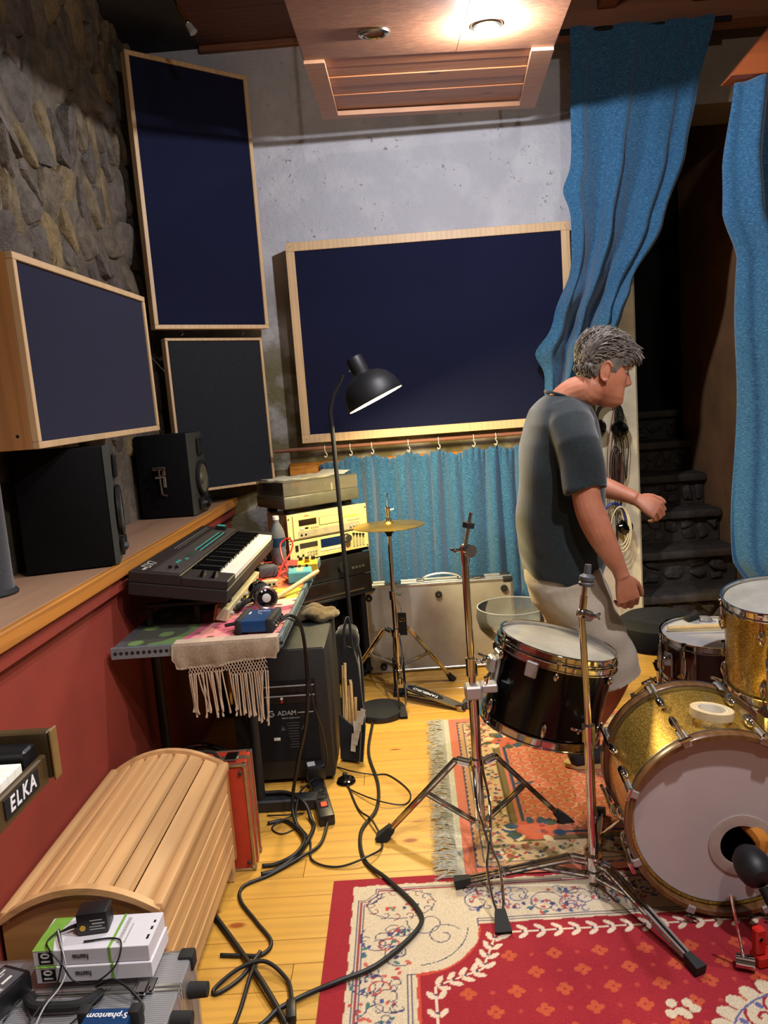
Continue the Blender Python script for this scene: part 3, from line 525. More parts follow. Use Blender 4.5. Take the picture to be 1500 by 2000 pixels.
hm = obj('cloth_band', b, 'cream_cloth', t, ang=None)
obj('cloth_overlap', B().boxb(-0.76, -0.425, 2.364, 2.41, 0.7505, 0.753, 0.001), 'cream_cloth', t)
net = B(); rr_ = random.Random(5); nk = 26; x0, x1 = -0.715, -0.462
zt = lambda u: 0.678+0.016*u
for r_ in range(5):
    for i in range(nk):
        for s_ in (-1, 1):
            ua = (i+0.5*(r_ % 2))/nk; ub = ua+s_*0.5/nk
            if 0 <= ub <= 1 and (r_ < 2 or (0.52 < ua) or r_ < 3): net.cyl((x0+(x1-x0)*ua, 2.352, zt(ua)-r_*0.0095), (x0+(x1-x0)*ub, 2.351, zt(ub)-(r_+1)*0.0095), 0.0011, n=5)
obj('net', net, 'cream_cloth', t, kind='stuff')
tas = B()
for i in range(34):
    u = (i+rr_.uniform(-0.3, 0.3))/33; u = min(1, max(0, u))
    if 0.43 < u < 0.50: continue
    xx = x0+(x1-x0)*u; dr = rr_.uniform(-0.012, 0.012)+0.02*(0.5-u) if rr_.random() < 0.5 else rr_.uniform(-0.006, 0.006); zb = 0.515-0.045*max(0, u-0.55)*2+rr_.uniform(-0.012, 0.012)
    z_t = zt(u)-(0.045 if u > 0.52 else 0.026)
    tas.tube(spline([(xx, 2.351, z_t), (xx+dr*0.4, 2.352+rr_.uniform(-.004, .004), z_t*0.6+zb*0.4), (xx+dr, 2.352+rr_.uniform(-.006, .006), zb+0.02), (xx+dr+rr_.uniform(-.003, .003), 2.351, zb)], 3), [0.0022]*7+[0.0030, 0.0034, 0.0030], 5)
obj('tassels', tas, 'cream_cloth', t, kind='stuff')
# ================================================================ synthesizer
plain('synth_brown', '1f1a19', 0.5, var=0.1); plain('synth_panel', '3a3533', 0.5, var=0.08); plain('teal_print', '2c9a8e', 0.5); plain('lcd_grey', '33403a', 0.3); plain('silver_print', 'a9a49c', 0.5)
Ms = frame((-0.605, 2.49, 0.842), (0, 1, 0), y=(-0.988, 0, 0.155))       # local x: along the keys, y: towards the back, z: up
t = thing('synthesizer', 'dark brown synthesizer keyboard with teal printed stripes propped above the table', 'keyboard', (-0.77, 2.98, 0.84))
obj('case_bottom', B(Ms).boxb(0, 0.985, 0.0, 0.333, 0.0, 0.045, 0.004), 'synth_brown', t)
obj('case_top', B(Ms).boxb(0, 0.985, 0.158, 0.333, 0.0455, 0.083, 0.003).boxb(0, 0.125, 0.0, 0.1575, 0.0455, 0.076, 0.003).boxb(0.955, 0.985, 0.0, 0.1575, 0.0455, 0.080, 0.003), 'synth_brown', t)
obj('control_panel', B(Ms).boxb(0.02, 0.965, 0.168, 0.262, 0.0832, 0.0846, 0.0004), 'synth_panel', t)
obj('rear_panel', B(Ms).boxb(0.02, 0.965, 0.268, 0.325, 0.0832, 0.0842, 0.0004), 'synth_brown', t)
for (a, b_, c, d) in ((0.42, 0.84, 0.216, 0.2215), (0.42, 0.84, 0.196, 0.2015)): obj('printed_stripe', B(Ms).boxb(a, b_, c, d, 0.0847, 0.0851), 'teal_print', t)
bt = B(Ms)
for r_ in range(2):
    for i in range(16): bt.boxb(0.425+i*0.026, 0.443+i*0.026, 0.205-r_*0.02, 0.213-r_*0.02, 0.0847, 0.0862)
obj('buttons', bt, 'synth_brown', t, kind='stuff')
for (a, c) in ((0.17, 0.215), (0.20, 0.215), (0.24, 0.2)): obj('button', B(Ms).boxb(a, a+0.018, c, c+0.01, 0.0847, 0.0866), 'teal_print', t)
obj('display', B(Ms).boxb(0.30, 0.375, 0.196, 0.226, 0.0847, 0.0856), 'lcd_grey', t)
for i in range(2):
    s_ = obj('slider_slot', B(Ms).boxb(0.06, 0.115, 0.215-i*0.02, 0.219-i*0.02, 0.0847, 0.085), 'matte_black', t); obj('slider_knob', B(Ms).boxb(0.08+0.01*i, 0.092+0.01*i, 0.211-i*0.02, 0.223-i*0.02, 0.085, 0.094, 0.001), 'black_plastic', s_)
obj('cartridge', B(Ms).boxb(0.895, 0.935, 0.205, 0.25, 0.0847, 0.103, 0.002), 'black_plastic', t); obj('cartridge_label', B(Ms).boxb(0.897, 0.933, 0.21, 0.245, 0.1032, 0.1038), 'teal_print', t)
obj('lettering', B(Ms).text('DX7', 0.05, T(0.115, 0.297, 0.0845) @ RZ(0), 0.0003, 0, 'CENTER', 0.2).boxb(0.03, 0.065, 0.288, 0.298, 0.0843, 0.0847), 'silver_print', t)
gr = B(Ms)
for i in range(34): gr.boxb(0.42+i*0.0155, 0.429+i*0.0155, 0.296, 0.299, 0.0843, 0.0846).boxb(0.42+i*0.0155, 0.427+i*0.0155, 0.284, 0.286, 0.0843, 0.0846)
obj('printed_chart', gr, 'light_grey', t, kind='stuff')
wk = B(Ms); bk = B(Ms); nw = 36; kw = (0.955-0.128)/nw; pat = [1, 1, 0, 1, 1, 1, 0]
for i in range(nw):
    wk.boxb(0.127+i*kw+0.0006, 0.127+(i+1)*kw-0.0006, 0.004, 0.156, 0.05, 0.0705, 0.001)
    if pat[i % 7] and i < nw-1: bk.boxb(0.127+(i+1)*kw-0.0068, 0.127+(i+1)*kw+0.0068, 0.056, 0.156, 0.071, 0.0825, 0.0012)
obj('white_keys', wk, 'ivory', t, kind='stuff'); obj('black_keys', bk, 'gloss_black', t, kind='stuff')
for i in range(2): obj('wheel', B(Ms).lathe([(0.0, -0.006), (0.026, -0.006), (0.029, -0.003), (0.029, 0.003), (0.026, 0.006), (0, 0.006)], 24, T(0.05+0.035*i*0+0.0, 0.055+0.04*i, 0.066) @ RX(PI/2)), 'gloss_black', t)
# stand under it
t = thing('keyboard_stand', 'black metal stand carrying the dark synthesizer over the table', 'stand', (-0.8, 2.98, 0.75))
for yy in (2.62, 3.36):
    obj('bracket', B().boxb(-0.92, -0.62, yy-0.015, yy+0.015, 0.815, 0.829, 0.002), 'table_frame', t); obj('upright', B().boxb(-0.92, -0.90, yy-0.015, yy+0.015, 0.7485, 0.8145, 0.002), 'table_frame', t); obj('upright', B().boxb(-0.75, -0.73, yy-0.015, yy+0.015, 0.7485, 0.8145, 0.002), 'table_frame', t)
# low cream module with knobs in front of the stand
plain('cream_case', 'b5ac86', 0.5); plain('orange_wood', 'a5622c', 0.45)
t = thing('desk_mixer', 'slim cream mixer with knobs tucked under the synthesizer front', 'mixer', (-0.64, 2.98, 0.75))
Mm = frame((-0.638, 2.60, 0.749), (0, 1, 0), y=(-1, 0, 0.25))
obj('body', B(Mm).boxb(0, 0.62, 0, 0.04, 0.0, 0.045, 0.002), 'cream_case', t); obj('wood_strip', B(Mm).boxb(-0.01, 0.64, 0.0405, 0.047, 0.0, 0.058, 0.002), 'orange_wood', t)
for i in range(12): obj('knob', B(Mm).cyl((0.05+i*0.047, -0.011, 0.02), (0.05+i*0.047, 0.0, 0.02), 0.0075, n=12), 'black_plastic' if i % 3 else 'light_grey', t)
# ================================================================ things on the work table
plain('blue_case', '16406f', 0.35, 0.3); plain('teal_pedal', '4f9aa0', 0.4); plain('yellow_pedal', 'c59a2a', 0.4); plain('meter_blue', '4f8fb8', 0.45); plain('stick_wood', 'd9b77a', 0.5); plain('red_wire', 'c8281c', 0.45)
ZT = 0.7485
t = thing('audio_interface', 'small blue audio interface box with black corner bumpers on the table', 'audio interface', (-0.505, 2.5, ZT), -0.06, local=True)
obj('case', B().boxb(-0.045, 0.045, -0.075, 0.075, 0.006, 0.045, 0.003), 'blue_case', t)
for sx in (-1, 1): obj('bumper', B().boxb(sx*0.052-0.011, sx*0.052+0.011, -0.08, 0.08, 0.0, 0.05, 0.006, seg=2), 'rubber', t)
scr = B()
for q_ in range(7): scr.tube([(-0.012+0.006*q_, 0.052-0.004*(q_ % 2), 0.0456), (-0.008+0.0062*q_, 0.04, 0.0456), (-0.006+0.006*q_, 0.046, 0.0456)], 0.0009, 5)
for q_ in range(4): scr.tube([(-0.008+0.005*q_, 0.028-0.005*q_, 0.0456), (-0.004+0.005*q_, 0.020-0.005*q_, 0.0456)], 0.0009, 5)
obj('printed_scrawl', scr.boxb(-0.036, -0.031, 0.01, 0.04, 0.0454, 0.0459), 'printed_white', t, kind='stuff')
for i in range(4): obj('jack', B().cyl((0.063, -0.05+0.033*i, 0.025), (0.072, -0.05+0.033*i, 0.025), 0.007, n=12), 'chrome', t)
obj('end_plug', B().cyl((-0.064, 0.0, 0.022), (-0.115, -0.01, 0.016), 0.006, n=10), 'cable_black', t)
def cable(name, label, pts, r, mat='cable_black', cat='cable', group=None, k=8, n=7): return single(name, B().tube(spline(pts, k), r, n), mat, label, cat, group, ang=None)
t = thing('headphones', 'black closed headphones with silver disc lying on the printed table top', 'headphones', (-0.53, 2.76, ZT), 0, local=False)
c1 = V((-0.515, 2.70, ZT+0.052)); Mh = frame(c1, (0.92, 0.38, 0.05), y=(-0.05, 0.25, 0.97))     # local z towards the viewer
Mh = axis_frame(c1, (0.42, -0.88, 0.22))
obj('ear_cup', B(Mh).lathe([(0, -0.03), (0.030, -0.028), (0.042, -0.018), (0.045, 0.0), (0.043, 0.012), (0.034, 0.018), (0.0, 0.018)], 32), 'gloss_black', t)
obj('cup_ring', B(Mh).lathe([(0.040, 0.012), (0.043, 0.016), (0.037, 0.021), (0.033, 0.018)], 32, close=True), 'dull_chrome', t)
obj('cup_disc', B(Mh).lathe([(0, 0.0235), (0.012, 0.024), (0.016, 0.022), (0.016, 0.0185)], 24), 'silver_print', t)
c2 = c1+V((-0.05, 0.15, -0.008)); M2 = axis_frame(c2, (-0.42, 0.88, 0.1))
obj('ear_cup', B(M2).lathe([(0, -0.03), (0.030, -0.028), (0.041, -0.018), (0.042, 0.0), (0.040, 0.012), (0.0, 0.018)], 32), 'gloss_black', t)
obj('ear_pad', B(M2).lathe([(0.018, -0.03), (0.03, -0.046), (0.042, -0.034), (0.036, -0.024)], 28, close=True), 'rubber', t)
obj('headband', B().tube(spline([c1+V((-0.02, 0.02, 0.0)), c1+V((-0.07, 0.0, -0.01)), (-0.612, 2.71, ZT+0.018), (-0.622, 2.76, ZT+0.018), (-0.60, 2.83, ZT+0.022), c2+V((-0.01, 0.0, 0))], 6), 0.014, 8, flat=(1.0, 0.6)), 'rubber', t)
t = thing('effect_pedal', 'teal effect pedal box on the far right corner of the table', 'pedal', (-0.45, 3.19, ZT), 0.12, local=True)
obj('case', B().boxb(-0.05, 0.05, -0.055, 0.055, 0.002, 0.048, 0.004), 'teal_pedal', t); obj('base', B().boxb(-0.051, 0.051, -0.056, 0.056, 0, 0.0018), 'grey_plastic', t); obj('sticker', B().boxb(-0.014, 0.014, -0.04, 0.05, 0.0482, 0.0488), 'cream_case', t)
for i in range(3): obj('switch', B().cyl((-0.03+0.03*i, 0.047, 0.048), (-0.03+0.03*i, 0.047, 0.058), 0.006, n=10), 'black_plastic', t)
t = thing('effect_pedal', 'yellow effect pedal behind the teal one on the table corner', 'pedal', (-0.435, 3.34, ZT), 0.12, local=True)
obj('case', B().boxb(-0.045, 0.045, -0.06, 0.06, 0.0, 0.052, 0.004), 'yellow_pedal', t); obj('foot_switch', B().lathe([(0, 0.064), (0.009, 0.064), (0.009, 0.056), (0.013, 0.056), (0.013, 0.052)], 16, T(0, -0.02, 0)), 'brass_bits', t)
for i in range(3): obj('knob', B().cyl((-0.028+0.028*i, 0.035, 0.052), (-0.028+0.028*i, 0.035, 0.066), 0.009, n=12), 'black_plastic', t)
obj('side_jack', B().cyl((-0.046, 0.0, 0.025), (-0.085, 0.0, 0.025), 0.007, n=10).cyl((-0.046, 0.03, 0.025), (-0.085, 0.03, 0.025), 0.007, n=10), 'black_plastic', t)
t = thing('multimeter', 'blue and grey multimeter lying on the table behind the headphones', 'meter', (-0.635, 3.36, ZT), 0.45, local=True)
obj('body', B().boxb(-0.045, 0.045, -0.075, 0.075, 0, 0.034, 0.008, seg=2), 'meter_blue', t); obj('front_block', B().boxb(-0.043, 0.043, -0.082, -0.02, 0.003, 0.05, 0.006, seg=2), 'grey_plastic', t)
obj('dial', B().lathe([(0, 0.010), (0.017, 0.010), (0.018, 0.0)], 20, T(0, 0.012, 0.034)), 'black_plastic', t); obj('screen', B().boxb(-0.03, 0.03, 0.04, 0.065, 0.0341, 0.036), 'lcd_grey', t)
t = thing('test_leads', 'coiled red test lead with clips between the pedals and the meter', 'cable', (-0.55, 3.3, ZT))
obj('lead', B().tube(spline([(-0.49, 3.20, ZT+0.012), (-0.52, 3.30, ZT+0.03), (-0.55, 3.38, ZT+0.07), (-0.56, 3.42, ZT+0.12), (-0.53, 3.43, ZT+0.145), (-0.50, 3.40, ZT+0.13), (-0.51, 3.36, ZT+0.09), (-0.54, 3.30, ZT+0.05), (-0.56, 3.25, ZT+0.008), (-0.60, 3.22, ZT+0.005), (-0.64, 3.25, ZT+0.006)], 6), 0.0042, 7), 'red_wire', t)
obj('clip', B().tube([(-0.505, 3.225, ZT+0.016), (-0.49, 3.19, ZT+0.012), (-0.475, 3.145, ZT+0.009)], [0.008, 0.009, 0.005], 8), 'red_wire', t)
obj('clip', B().tube([(-0.66, 3.49, ZT+0.04), (-0.69, 3.47, ZT+0.05), (-0.72, 3.47, ZT+0.046)], [0.008, 0.009, 0.005], 8), 'red_wire', t)
for i in range(6): a = i*1.05; cable('patch_wire', 'thin dark patch wire tangled behind the multimeter', [(-0.60+0.05*math.cos(a), 3.30+0.05*math.sin(a), ZT+0.004), (-0.55+0.03*math.cos(a*2), 3.33, ZT+0.02+0.006*i), (-0.52+0.03*math.sin(a), 3.36+0.02*i, ZT+0.012), (-0.49, 3.38+0.01*i, ZT+0.005)], 0.002, group='patch wires on the table', k=5, n=5)
t = thing('adapter_block', 'small cream plug adapter with two dark slots on the table', 'adapter', (-0.57, 3.12, ZT), 0.2, local=True)
obj('body', B().boxb(-0.033, 0.033, -0.02, 0.02, 0, 0.026, 0.003), 'cream_case', t)
for i in range(3): obj('slot', B().boxb(-0.024+0.018*i, -0.014+0.018*i, -0.0206, -0.0198, 0.006, 0.016), 'matte_black', t)
b = B(); b.tube([(-0.505, 2.88, ZT+0.010), (-0.46, 2.95, ZT+0.022), (-0.375, 3.085, ZT+0.05), (-0.362, 3.105, ZT+0.054)], [0.0085, 0.0092, 0.0092, 0.007], 12)
single('drumstick', b, 'stick_wood', 'pale wooden drumstick butt resting over the table edge', 'drumstick')
t = thing('water_bottle', 'clear plastic water bottle with white cap standing by the synthesizer end', 'bottle', (-0.60, 3.60, ZT), 0, local=True)
obj('body', B().lathe([(0, 0.002), (0.034, 0.002), (0.037, 0.01), (0.034, 0.05), (0.037, 0.06), (0.034, 0.07), (0.037, 0.08), (0.037, 0.13), (0.034, 0.155), (0.022, 0.185), (0.014, 0.20), (0.014, 0.212)], 28), [glass('bottle_plastic', (0.75, 0.82, 0.85), 0.28, 0.06).m], t)
obj('water', B().lathe([(0, 0.004), (0.031, 0.004), (0.032, 0.09), (0, 0.09)], 24), [glass('water_blue', (0.10, 0.25, 0.32), 0.55, 0.05).m], t); obj('cap', B().lathe([(0, 0.23), (0.0145, 0.23), (0.0155, 0.228), (0.0155, 0.212), (0, 0.212)], 24), 'white_plastic', t); obj('wrapper', B().lathe([(0.0372, 0.085), (0.0375, 0.087), (0.0375, 0.125), (0.0372, 0.127)], 28), [glass('bottle_wrap', (0.05, 0.2, 0.35), 0.35, 0.3).m], t)
t = thing('maraca', 'round beige wooden ball end of a maraca behind the synthesizer', 'maraca', (-0.69, 3.62, ZT), 0, local=True)
obj('ball', B().sph((0, 0, 0.10), 0.045, 24, 16), 'stick_wood', t); obj('handle', B().cyl((0, 0.0, 0.0), (0, 0.0, 0.062), 0.011), 'stick_wood', t)
cable('table_cable', 'thick black cable hanging off the right table edge to the floor', [(-0.432, 2.50, ZT+0.022), (-0.40, 2.52, ZT+0.03), (-0.375, 2.56, ZT-0.02), (-0.37, 2.58, 0.60), (-0.385, 2.58, 0.40), (-0.44, 2.60, 0.2), (-0.47, 2.60, 0.06), (-0.45, 2.54, 0.009), (-0.40, 2.45, 0.008)], 0.0065)
cable('table_cable', 'thin black cable hanging off the table edge to the power strip', [(-0.432, 2.47, ZT+0.022), (-0.40, 2.49, ZT+0.026), (-0.368, 2.53, ZT-0.03), (-0.362, 2.56, 0.60), (-0.36, 2.58, 0.45), (-0.345, 2.66, 0.3), (-0.35, 2.76, 0.14), (-0.37, 2.80, 0.09)], 0.003)
# ================================================================ rack with turntable, player and recorder
A_ = V((-0.574, 3.75, 0)); e_ = V((0.788, 0.616, 0)); Mr = frame(A_, e_, z=(0, 0, 1))     # local x along the front, y into the rack, z up
plain('cream_metal', 'd8c98c', 0.4, 0.2, var=0.04); plain('grey_strip', 'a8a184', 0.45, 0.2); plain('display_dark', '1c1310', 0.15); plain('display_blue', '0d2148', 0.15); plain('screw_dark', '2e2a22', 0.5); plain('yellow_print', 'd9cf4a', 0.5); plain('red_print', 'c0522e', 0.5)
t = thing('equipment_rack', 'black equipment rack frame standing in front of the short curtain', 'rack', A_)
for (a, c) in ((0.0, 0.03), (0.42, 0.45)):
    for d in (0.0, 0.20): obj('upright', B(Mr).boxb(a, c, d+0.012, d+0.04, 0.05, 0.70, 0.002), 'matte_black', t)
obj('side_panel', B(Mr).boxb(-0.012, -0.001, 0.03, 0.245, 0.05, 0.70, 0.002), 'matte_black', t); obj('side_panel', B(Mr).boxb(0.451, 0.462, 0.03, 0.245, 0.05, 0.70, 0.002), 'matte_black', t)
obj('top_plate', B(Mr).boxb(-0.012, 0.495, 0.015, 0.245, 0.701, 0.715, 0.002), 'matte_black', t); obj('bottom_plate', B(Mr).boxb(-0.012, 0.462, 0.012, 0.245, 0.035, 0.0495, 0.002), 'matte_black', t); obj('shelf', B(Mr).boxb(-0.02, 0.50, -0.012, 0.011, 0.475, 0.49, 0.002), 'dark_metal', t)
for a in (0.03, 0.42):
    for d in (0.05, 0.21): obj('caster', B(Mr).cyl((a-0.01, d, 0.019), (a+0.01, d, 0.019), 0.018), 'rubber', t)
def unit(name, label, cat, z0, z1, mat, ears=True, x0=0.0, x1=0.483, dep=0.235):
    t = thing(name, label, cat, Mr @ V((0.24, 0.1, z0)))
    obj('chassis', B(Mr).boxb(x0+0.022, x1-0.022, 0.0005, dep, z0+0.003, z1-0.003, 0.002), 'matte_black' if mat == 'black_plastic' else 'grey_strip', t)
    obj('faceplate', B(Mr).boxb(x0, x1, -0.008, 0.0, z0, z1-0.001, 0.001), mat, t); return t
t = unit('tape_deck', 'black rack unit with round knob below the cream recorder', 'rack unit', 0.585, 0.70, 'black_plastic')
obj('knob', B(Mr).cyl((0.30, -0.028, 0.64), (0.30, -0.008, 0.64), 0.026, n=24), 'matte_black', t); obj('window', B(Mr).boxb(0.04, 0.22, -0.0095, -0.0078, 0.61, 0.68), 'display_dark', t)
for i in range(4): obj('button', B(Mr).boxb(0.36+0.022*i, 0.376+0.022*i, -0.011, -0.008, 0.62, 0.632), 'grey_plastic', t)
t = unit('tape_deck', 'black rack unit with silver lower strip resting on the rack shelf', 'rack unit', 0.492, 0.582, 'black_plastic')
obj('strip', B(Mr).boxb(0.05, 0.43, -0.0095, -0.0078, 0.50, 0.508), 'dull_chrome', t); obj('window', B(Mr).boxb(0.05, 0.25, -0.0095, -0.0078, 0.525, 0.57), 'display_dark', t)
t = unit('rack_recorder', 'cream rack recorder with blue display and jog knob', 'recorder', 0.722, 0.822, 'cream_metal')
obj('display', B(Mr).boxb(0.185, 0.31, -0.0095, -0.0078, 0.765, 0.808), 'display_blue', t); obj('disc_slot', B(Mr).boxb(0.06, 0.165, -0.0095, -0.0078, 0.78, 0.805), 'screw_dark', t); obj('power_switch', B(Mr).boxb(0.034, 0.05, -0.012, -0.0078, 0.77, 0.80), 'matte_black', t)
obj('jog_knob', B(Mr).cyl((0.345, -0.03, 0.79), (0.345, -0.008, 0.79), 0.019, 0.021, n=24), 'dull_chrome', t); obj('jog_ring', B(Mr).cyl((0.345, -0.012, 0.79), (0.345, -0.008, 0.79), 0.024, n=24), 'matte_black', t)
for r_ in range(2):
    for i in range(4): obj('button', B(Mr).boxb(0.102+0.016*i, 0.112+0.016*i, -0.0105, -0.008, 0.738+0.014*r_, 0.746+0.014*r_), 'grey_strip', t)
for i in range(8): obj('button', B(Mr).boxb(0.183+0.0165*i, 0.195+0.0165*i, -0.0105, -0.008, 0.748, 0.757), 'white_plastic', t)
for i in range(4): obj('meter_column', B(Mr).boxb(0.383+0.02*i, 0.394+0.02*i, -0.0105, -0.008, 0.738, 0.80), 'grey_strip', t); obj('knob', B(Mr).cyl((0.388+0.02*i, -0.018, 0.806-0.004*i), (0.388+0.02*i, -0.008, 0.806-0.004*i), 0.006, n=12), 'matte_black', t)
for i in range(2): obj('headphone_jack', B(Mr).cyl((0.045+0.03*i, -0.010, 0.744), (0.045+0.03*i, -0.0075, 0.744), 0.006, n=12), 'matte_black', t)
for a in (0.008, 0.475):
    for z in (0.732, 0.812): obj('screw', B(Mr).cyl((a, -0.0095, z), (a, -0.0078, z), 0.004, n=10), 'screw_dark', t)
t = unit('disc_player', 'cream rack disc player with disc drawer under the turntable', 'disc player', 0.826, 0.957, 'cream_metal')
obj('front_box', B(Mr).boxb(0.03, 0.453, -0.014, -0.0082, 0.832, 0.951, 0.0015), 'cream_metal', t)
obj('display', B(Mr).boxb(0.062, 0.165, -0.0158, -0.0142, 0.895, 0.925), 'display_dark', t); dr = obj('disc_drawer', B(Mr).boxb(0.183, 0.30, -0.017, -0.0142, 0.884, 0.922, 0.001), 'cream_metal', t); obj('drawer_gap', B(Mr).boxb(0.181, 0.302, -0.0149, -0.0141, 0.882, 0.924), 'screw_dark', dr)
obj('lower_strip', B(Mr).boxb(0.055, 0.43, -0.0156, -0.0142, 0.834, 0.868), 'grey_strip', t); obj('yellow_strip', B(Mr).boxb(0.325, 0.425, -0.0156, -0.0142, 0.900, 0.908), 'yellow_print', t); obj('logo', B(Mr).boxb(0.095, 0.122, -0.0152, -0.0141, 0.940, 0.944), 'red_print', t)
obj('power_button', B(Mr).boxb(0.066, 0.09, -0.017, -0.0142, 0.876, 0.884), 'white_plastic', t); obj('standby_window', B(Mr).boxb(0.095, 0.115, -0.0156, -0.0142, 0.876, 0.884), 'display_dark', t)
for i in range(4): obj('button', B(Mr).boxb(0.130+0.013*i, 0.139+0.013*i, -0.0165, -0.0142, 0.875, 0.881), 'grey_strip', t)
for i in range(6): obj('button', B(Mr).boxb(0.355+0.013*i, 0.364+0.013*i, -0.0165, -0.0142, 0.880, 0.887), 'grey_strip', t)
for i in range(3): obj('knob', B(Mr).cyl((0.37+0.022*i, -0.022, 0.852), (0.37+0.022*i, -0.0156, 0.852), 0.006, n=12), 'light_grey', t)
for i in range(2): obj('headphone_jack', B(Mr).cyl((0.072+0.025*i, -0.017, 0.848), (0.072+0.025*i, -0.0156, 0.848), 0.006, n=12), 'matte_black', t)
for a in (0.008, 0.475):
    for z in (0.845, 0.935): obj('screw', B(Mr).cyl((a, -0.0095, z), (a, -0.0078, z), 0.0045, n=10), 'screw_dark', t)
# turntable
plain('turntable_grey', '55544a', 0.4, 0.2); glass('dust_cover', (0.82, 0.79, 0.68), 0.14, 0.04)
t = thing('turntable', 'grey turntable with smoky dust cover on top of the rack', 'turntable', Mr @ V((0.22, 0.17, 0.958)))
obj('plinth', B(Mr).boxb(-0.005, 0.45, -0.005, 0.285, 0.984, 1.048, 0.01, seg=2), 'turntable_grey', t)
for a in (0.05, 0.40):
    for d in (0.05, 0.22): obj('foot', B(Mr).lathe([(0, 0), (0.026, 0), (0.028, 0.012), (0.024, 0.025), (0, 0.025)], 24, T(a, d, 0.958)), 'matte_black', t)
obj('platter', B(Mr).lathe([(0, 0.012), (0.125, 0.012), (0.13, 0.006), (0.13, 0)], 40, T(0.19, 0.142, 1.0485)), 'dull_chrome', t)
obj('tone_arm', B(Mr).tube([(0.39, 0.23, 1.075), (0.385, 0.15, 1.078), (0.33, 0.06, 1.07)], 0.004, 8).cyl((0.39, 0.23, 1.0485), (0.39, 0.23, 1.08), 0.016), 'chrome', t)
obj('pitch_slider', B(Mr).boxb(0.295, 0.303, 0.02, 0.03, 1.049, 1.085, 0.001), 'white_plastic', t)
cv = B(Mr)
for bx_ in ((0.0, 0.445, 0.0, 0.003, 1.05, 1.115), (0.0, 0.445, 0.277, 0.28, 1.05, 1.115), (0.0, 0.003, 0.0032, 0.2768, 1.05, 1.115), (0.442, 0.445, 0.0032, 0.2768, 1.05, 1.115), (0.0, 0.445, 0.0, 0.28, 1.1155, 1.119)): cv.boxb(*bx_)
obj('dust_cover', cv, 'dust_cover', t)
t = thing('paper_sleeve', 'creased paper sleeve lying on the turntable dust cover', 'paper', Mr @ V((0.2, 0.17, 1.12)))
vs_ = []; fs = []
for j in range(9):
    for i in range(13): vs_.append((0.02+i*0.035, 0.01+j*0.032, 1.1215+0.003+0.003*math.sin(i*1.7+j)+0.002*math.cos(j*2.1+i*0.6)+(0.012 if i > 10 else 0)))
for j in range(8):
    for i in range(12): a = j*13+i; fs.append((a, a+1, a+14, a+13))
b = B(Mr); b.mesh(vs_, fs); bmesh.ops.solidify(b.bm, geom=b.bm.faces[:], thickness=0.0015); obj('sheet', b, 'paper', t, ang=None)
obj('lettering', B(Mr).text('SHAPLANE', 0.045, T(0.16, -0.0008, 1.096) @ RX(PI/2) @ M.Diagonal((-1, 1, 1, 1)), 0.0002) if False else B(Mr).text('SHA', 0.05, T(-0.0006, 0.16, 1.094) @ RZ(-PI/2) @ RX(PI/2) @ M.Diagonal((1, -1, 1, 1)), 0.0002), 'matte_black', t)
# ================================================================ subwoofer and neighbours
plain('sub_black', '161615', 0.6, var=0.15, bump=0.1); plain('sub_top', '2f302c', 0.6, var=0.25, vs_=8)
t = thing('subwoofer', 'large black subwoofer with printed rear panel on the floor below the table', 'speaker', (-0.53, 3.1, 0))
obj('cabinet', B().boxb(-0.715, -0.338, 2.87, 3.36, 0.02, 0.548, 0.006, seg=2), 'sub_black', t); obj('top_skin', B().boxb(-0.71, -0.343, 2.875, 3.355, 0.5482, 0.5502), 'sub_top', t)
for a in (-0.68, -0.375):
    for d in (2.91, 3.32): obj('foot', B().cyl((a, d, 0.0), (a, d, 0.0195), 0.018), 'rubber', t)
pp = obj('rear_panel', B().boxb(-0.655, -0.385, 2.866, 2.8695, 0.10, 0.43, 0.001), 'matte_black', t)
for (z0, z1) in ((0.378, 0.408), (0.335, 0.368)):
    c_ = obj('connector_row', B().boxb(-0.585, -0.39, 2.864, 2.8657, z0, z1), 'black_plastic', pp); obj('row_strip', B().boxb(-0.585, -0.39, 2.8632, 2.8638, z1-0.005, z1), 'light_grey', c_)
for xx in (-0.52, -0.42):
    for zz_, m_ in ((0.356, 'white_plastic'), (0.343, 'red_plastic')): obj('connector', B().cyl((xx, 2.860, zz_), (xx, 2.8639, zz_), 0.0052, n=14), m_, pp)
for i in range(3): obj('connector', B().cyl((-0.49+i*0.036, 2.860, 0.388), (-0.49+i*0.036, 2.8639, 0.388), 0.008, n=14), 'matte_black', pp)
tx = RX(PI/2)
obj('lettering', B().text('ADAM', 0.026, T(-0.505, 2.8655, 0.295) @ tx, 0.0003, 0.0004).boxb(-0.462, -0.435, 2.8650, 2.8655, 0.2935, 0.2975).boxb(-0.431, -0.40, 2.8650, 2.8655, 0.2935, 0.2975).text('Active Subwoofer', 0.010, T(-0.49, 2.8655, 0.275) @ tx, 0.0003), 'light_grey', pp)
obj('logo', B().tube([(-0.566+0.010*math.cos(a), 2.865, 0.295+0.011*math.sin(a)) for a in np.linspace(0.9, 6.1, 18)], 0.0022, 6).tube([(-0.566, 2.865, 0.295), (-0.556, 2.865, 0.295), (-0.557, 2.865, 0.289)], 0.0018, 6), 'light_grey', pp)
ln = B()
for i in range(10): wd_ = random.uniform(0.03, 0.055); ln.boxb(-0.485-wd_/2, -0.485+wd_/2, 2.8650, 2.8655, 0.253-i*0.011, 0.2555-i*0.011)
ln.mesh([(-0.535, 2.8652, 0.225), (-0.515, 2.8652, 0.225), (-0.525, 2.8652, 0.243)], [(0, 1, 2)]).mesh([(-0.455, 2.8652, 0.225), (-0.435, 2.8652, 0.225), (-0.445, 2.8652, 0.243)], [(0, 1, 2)])
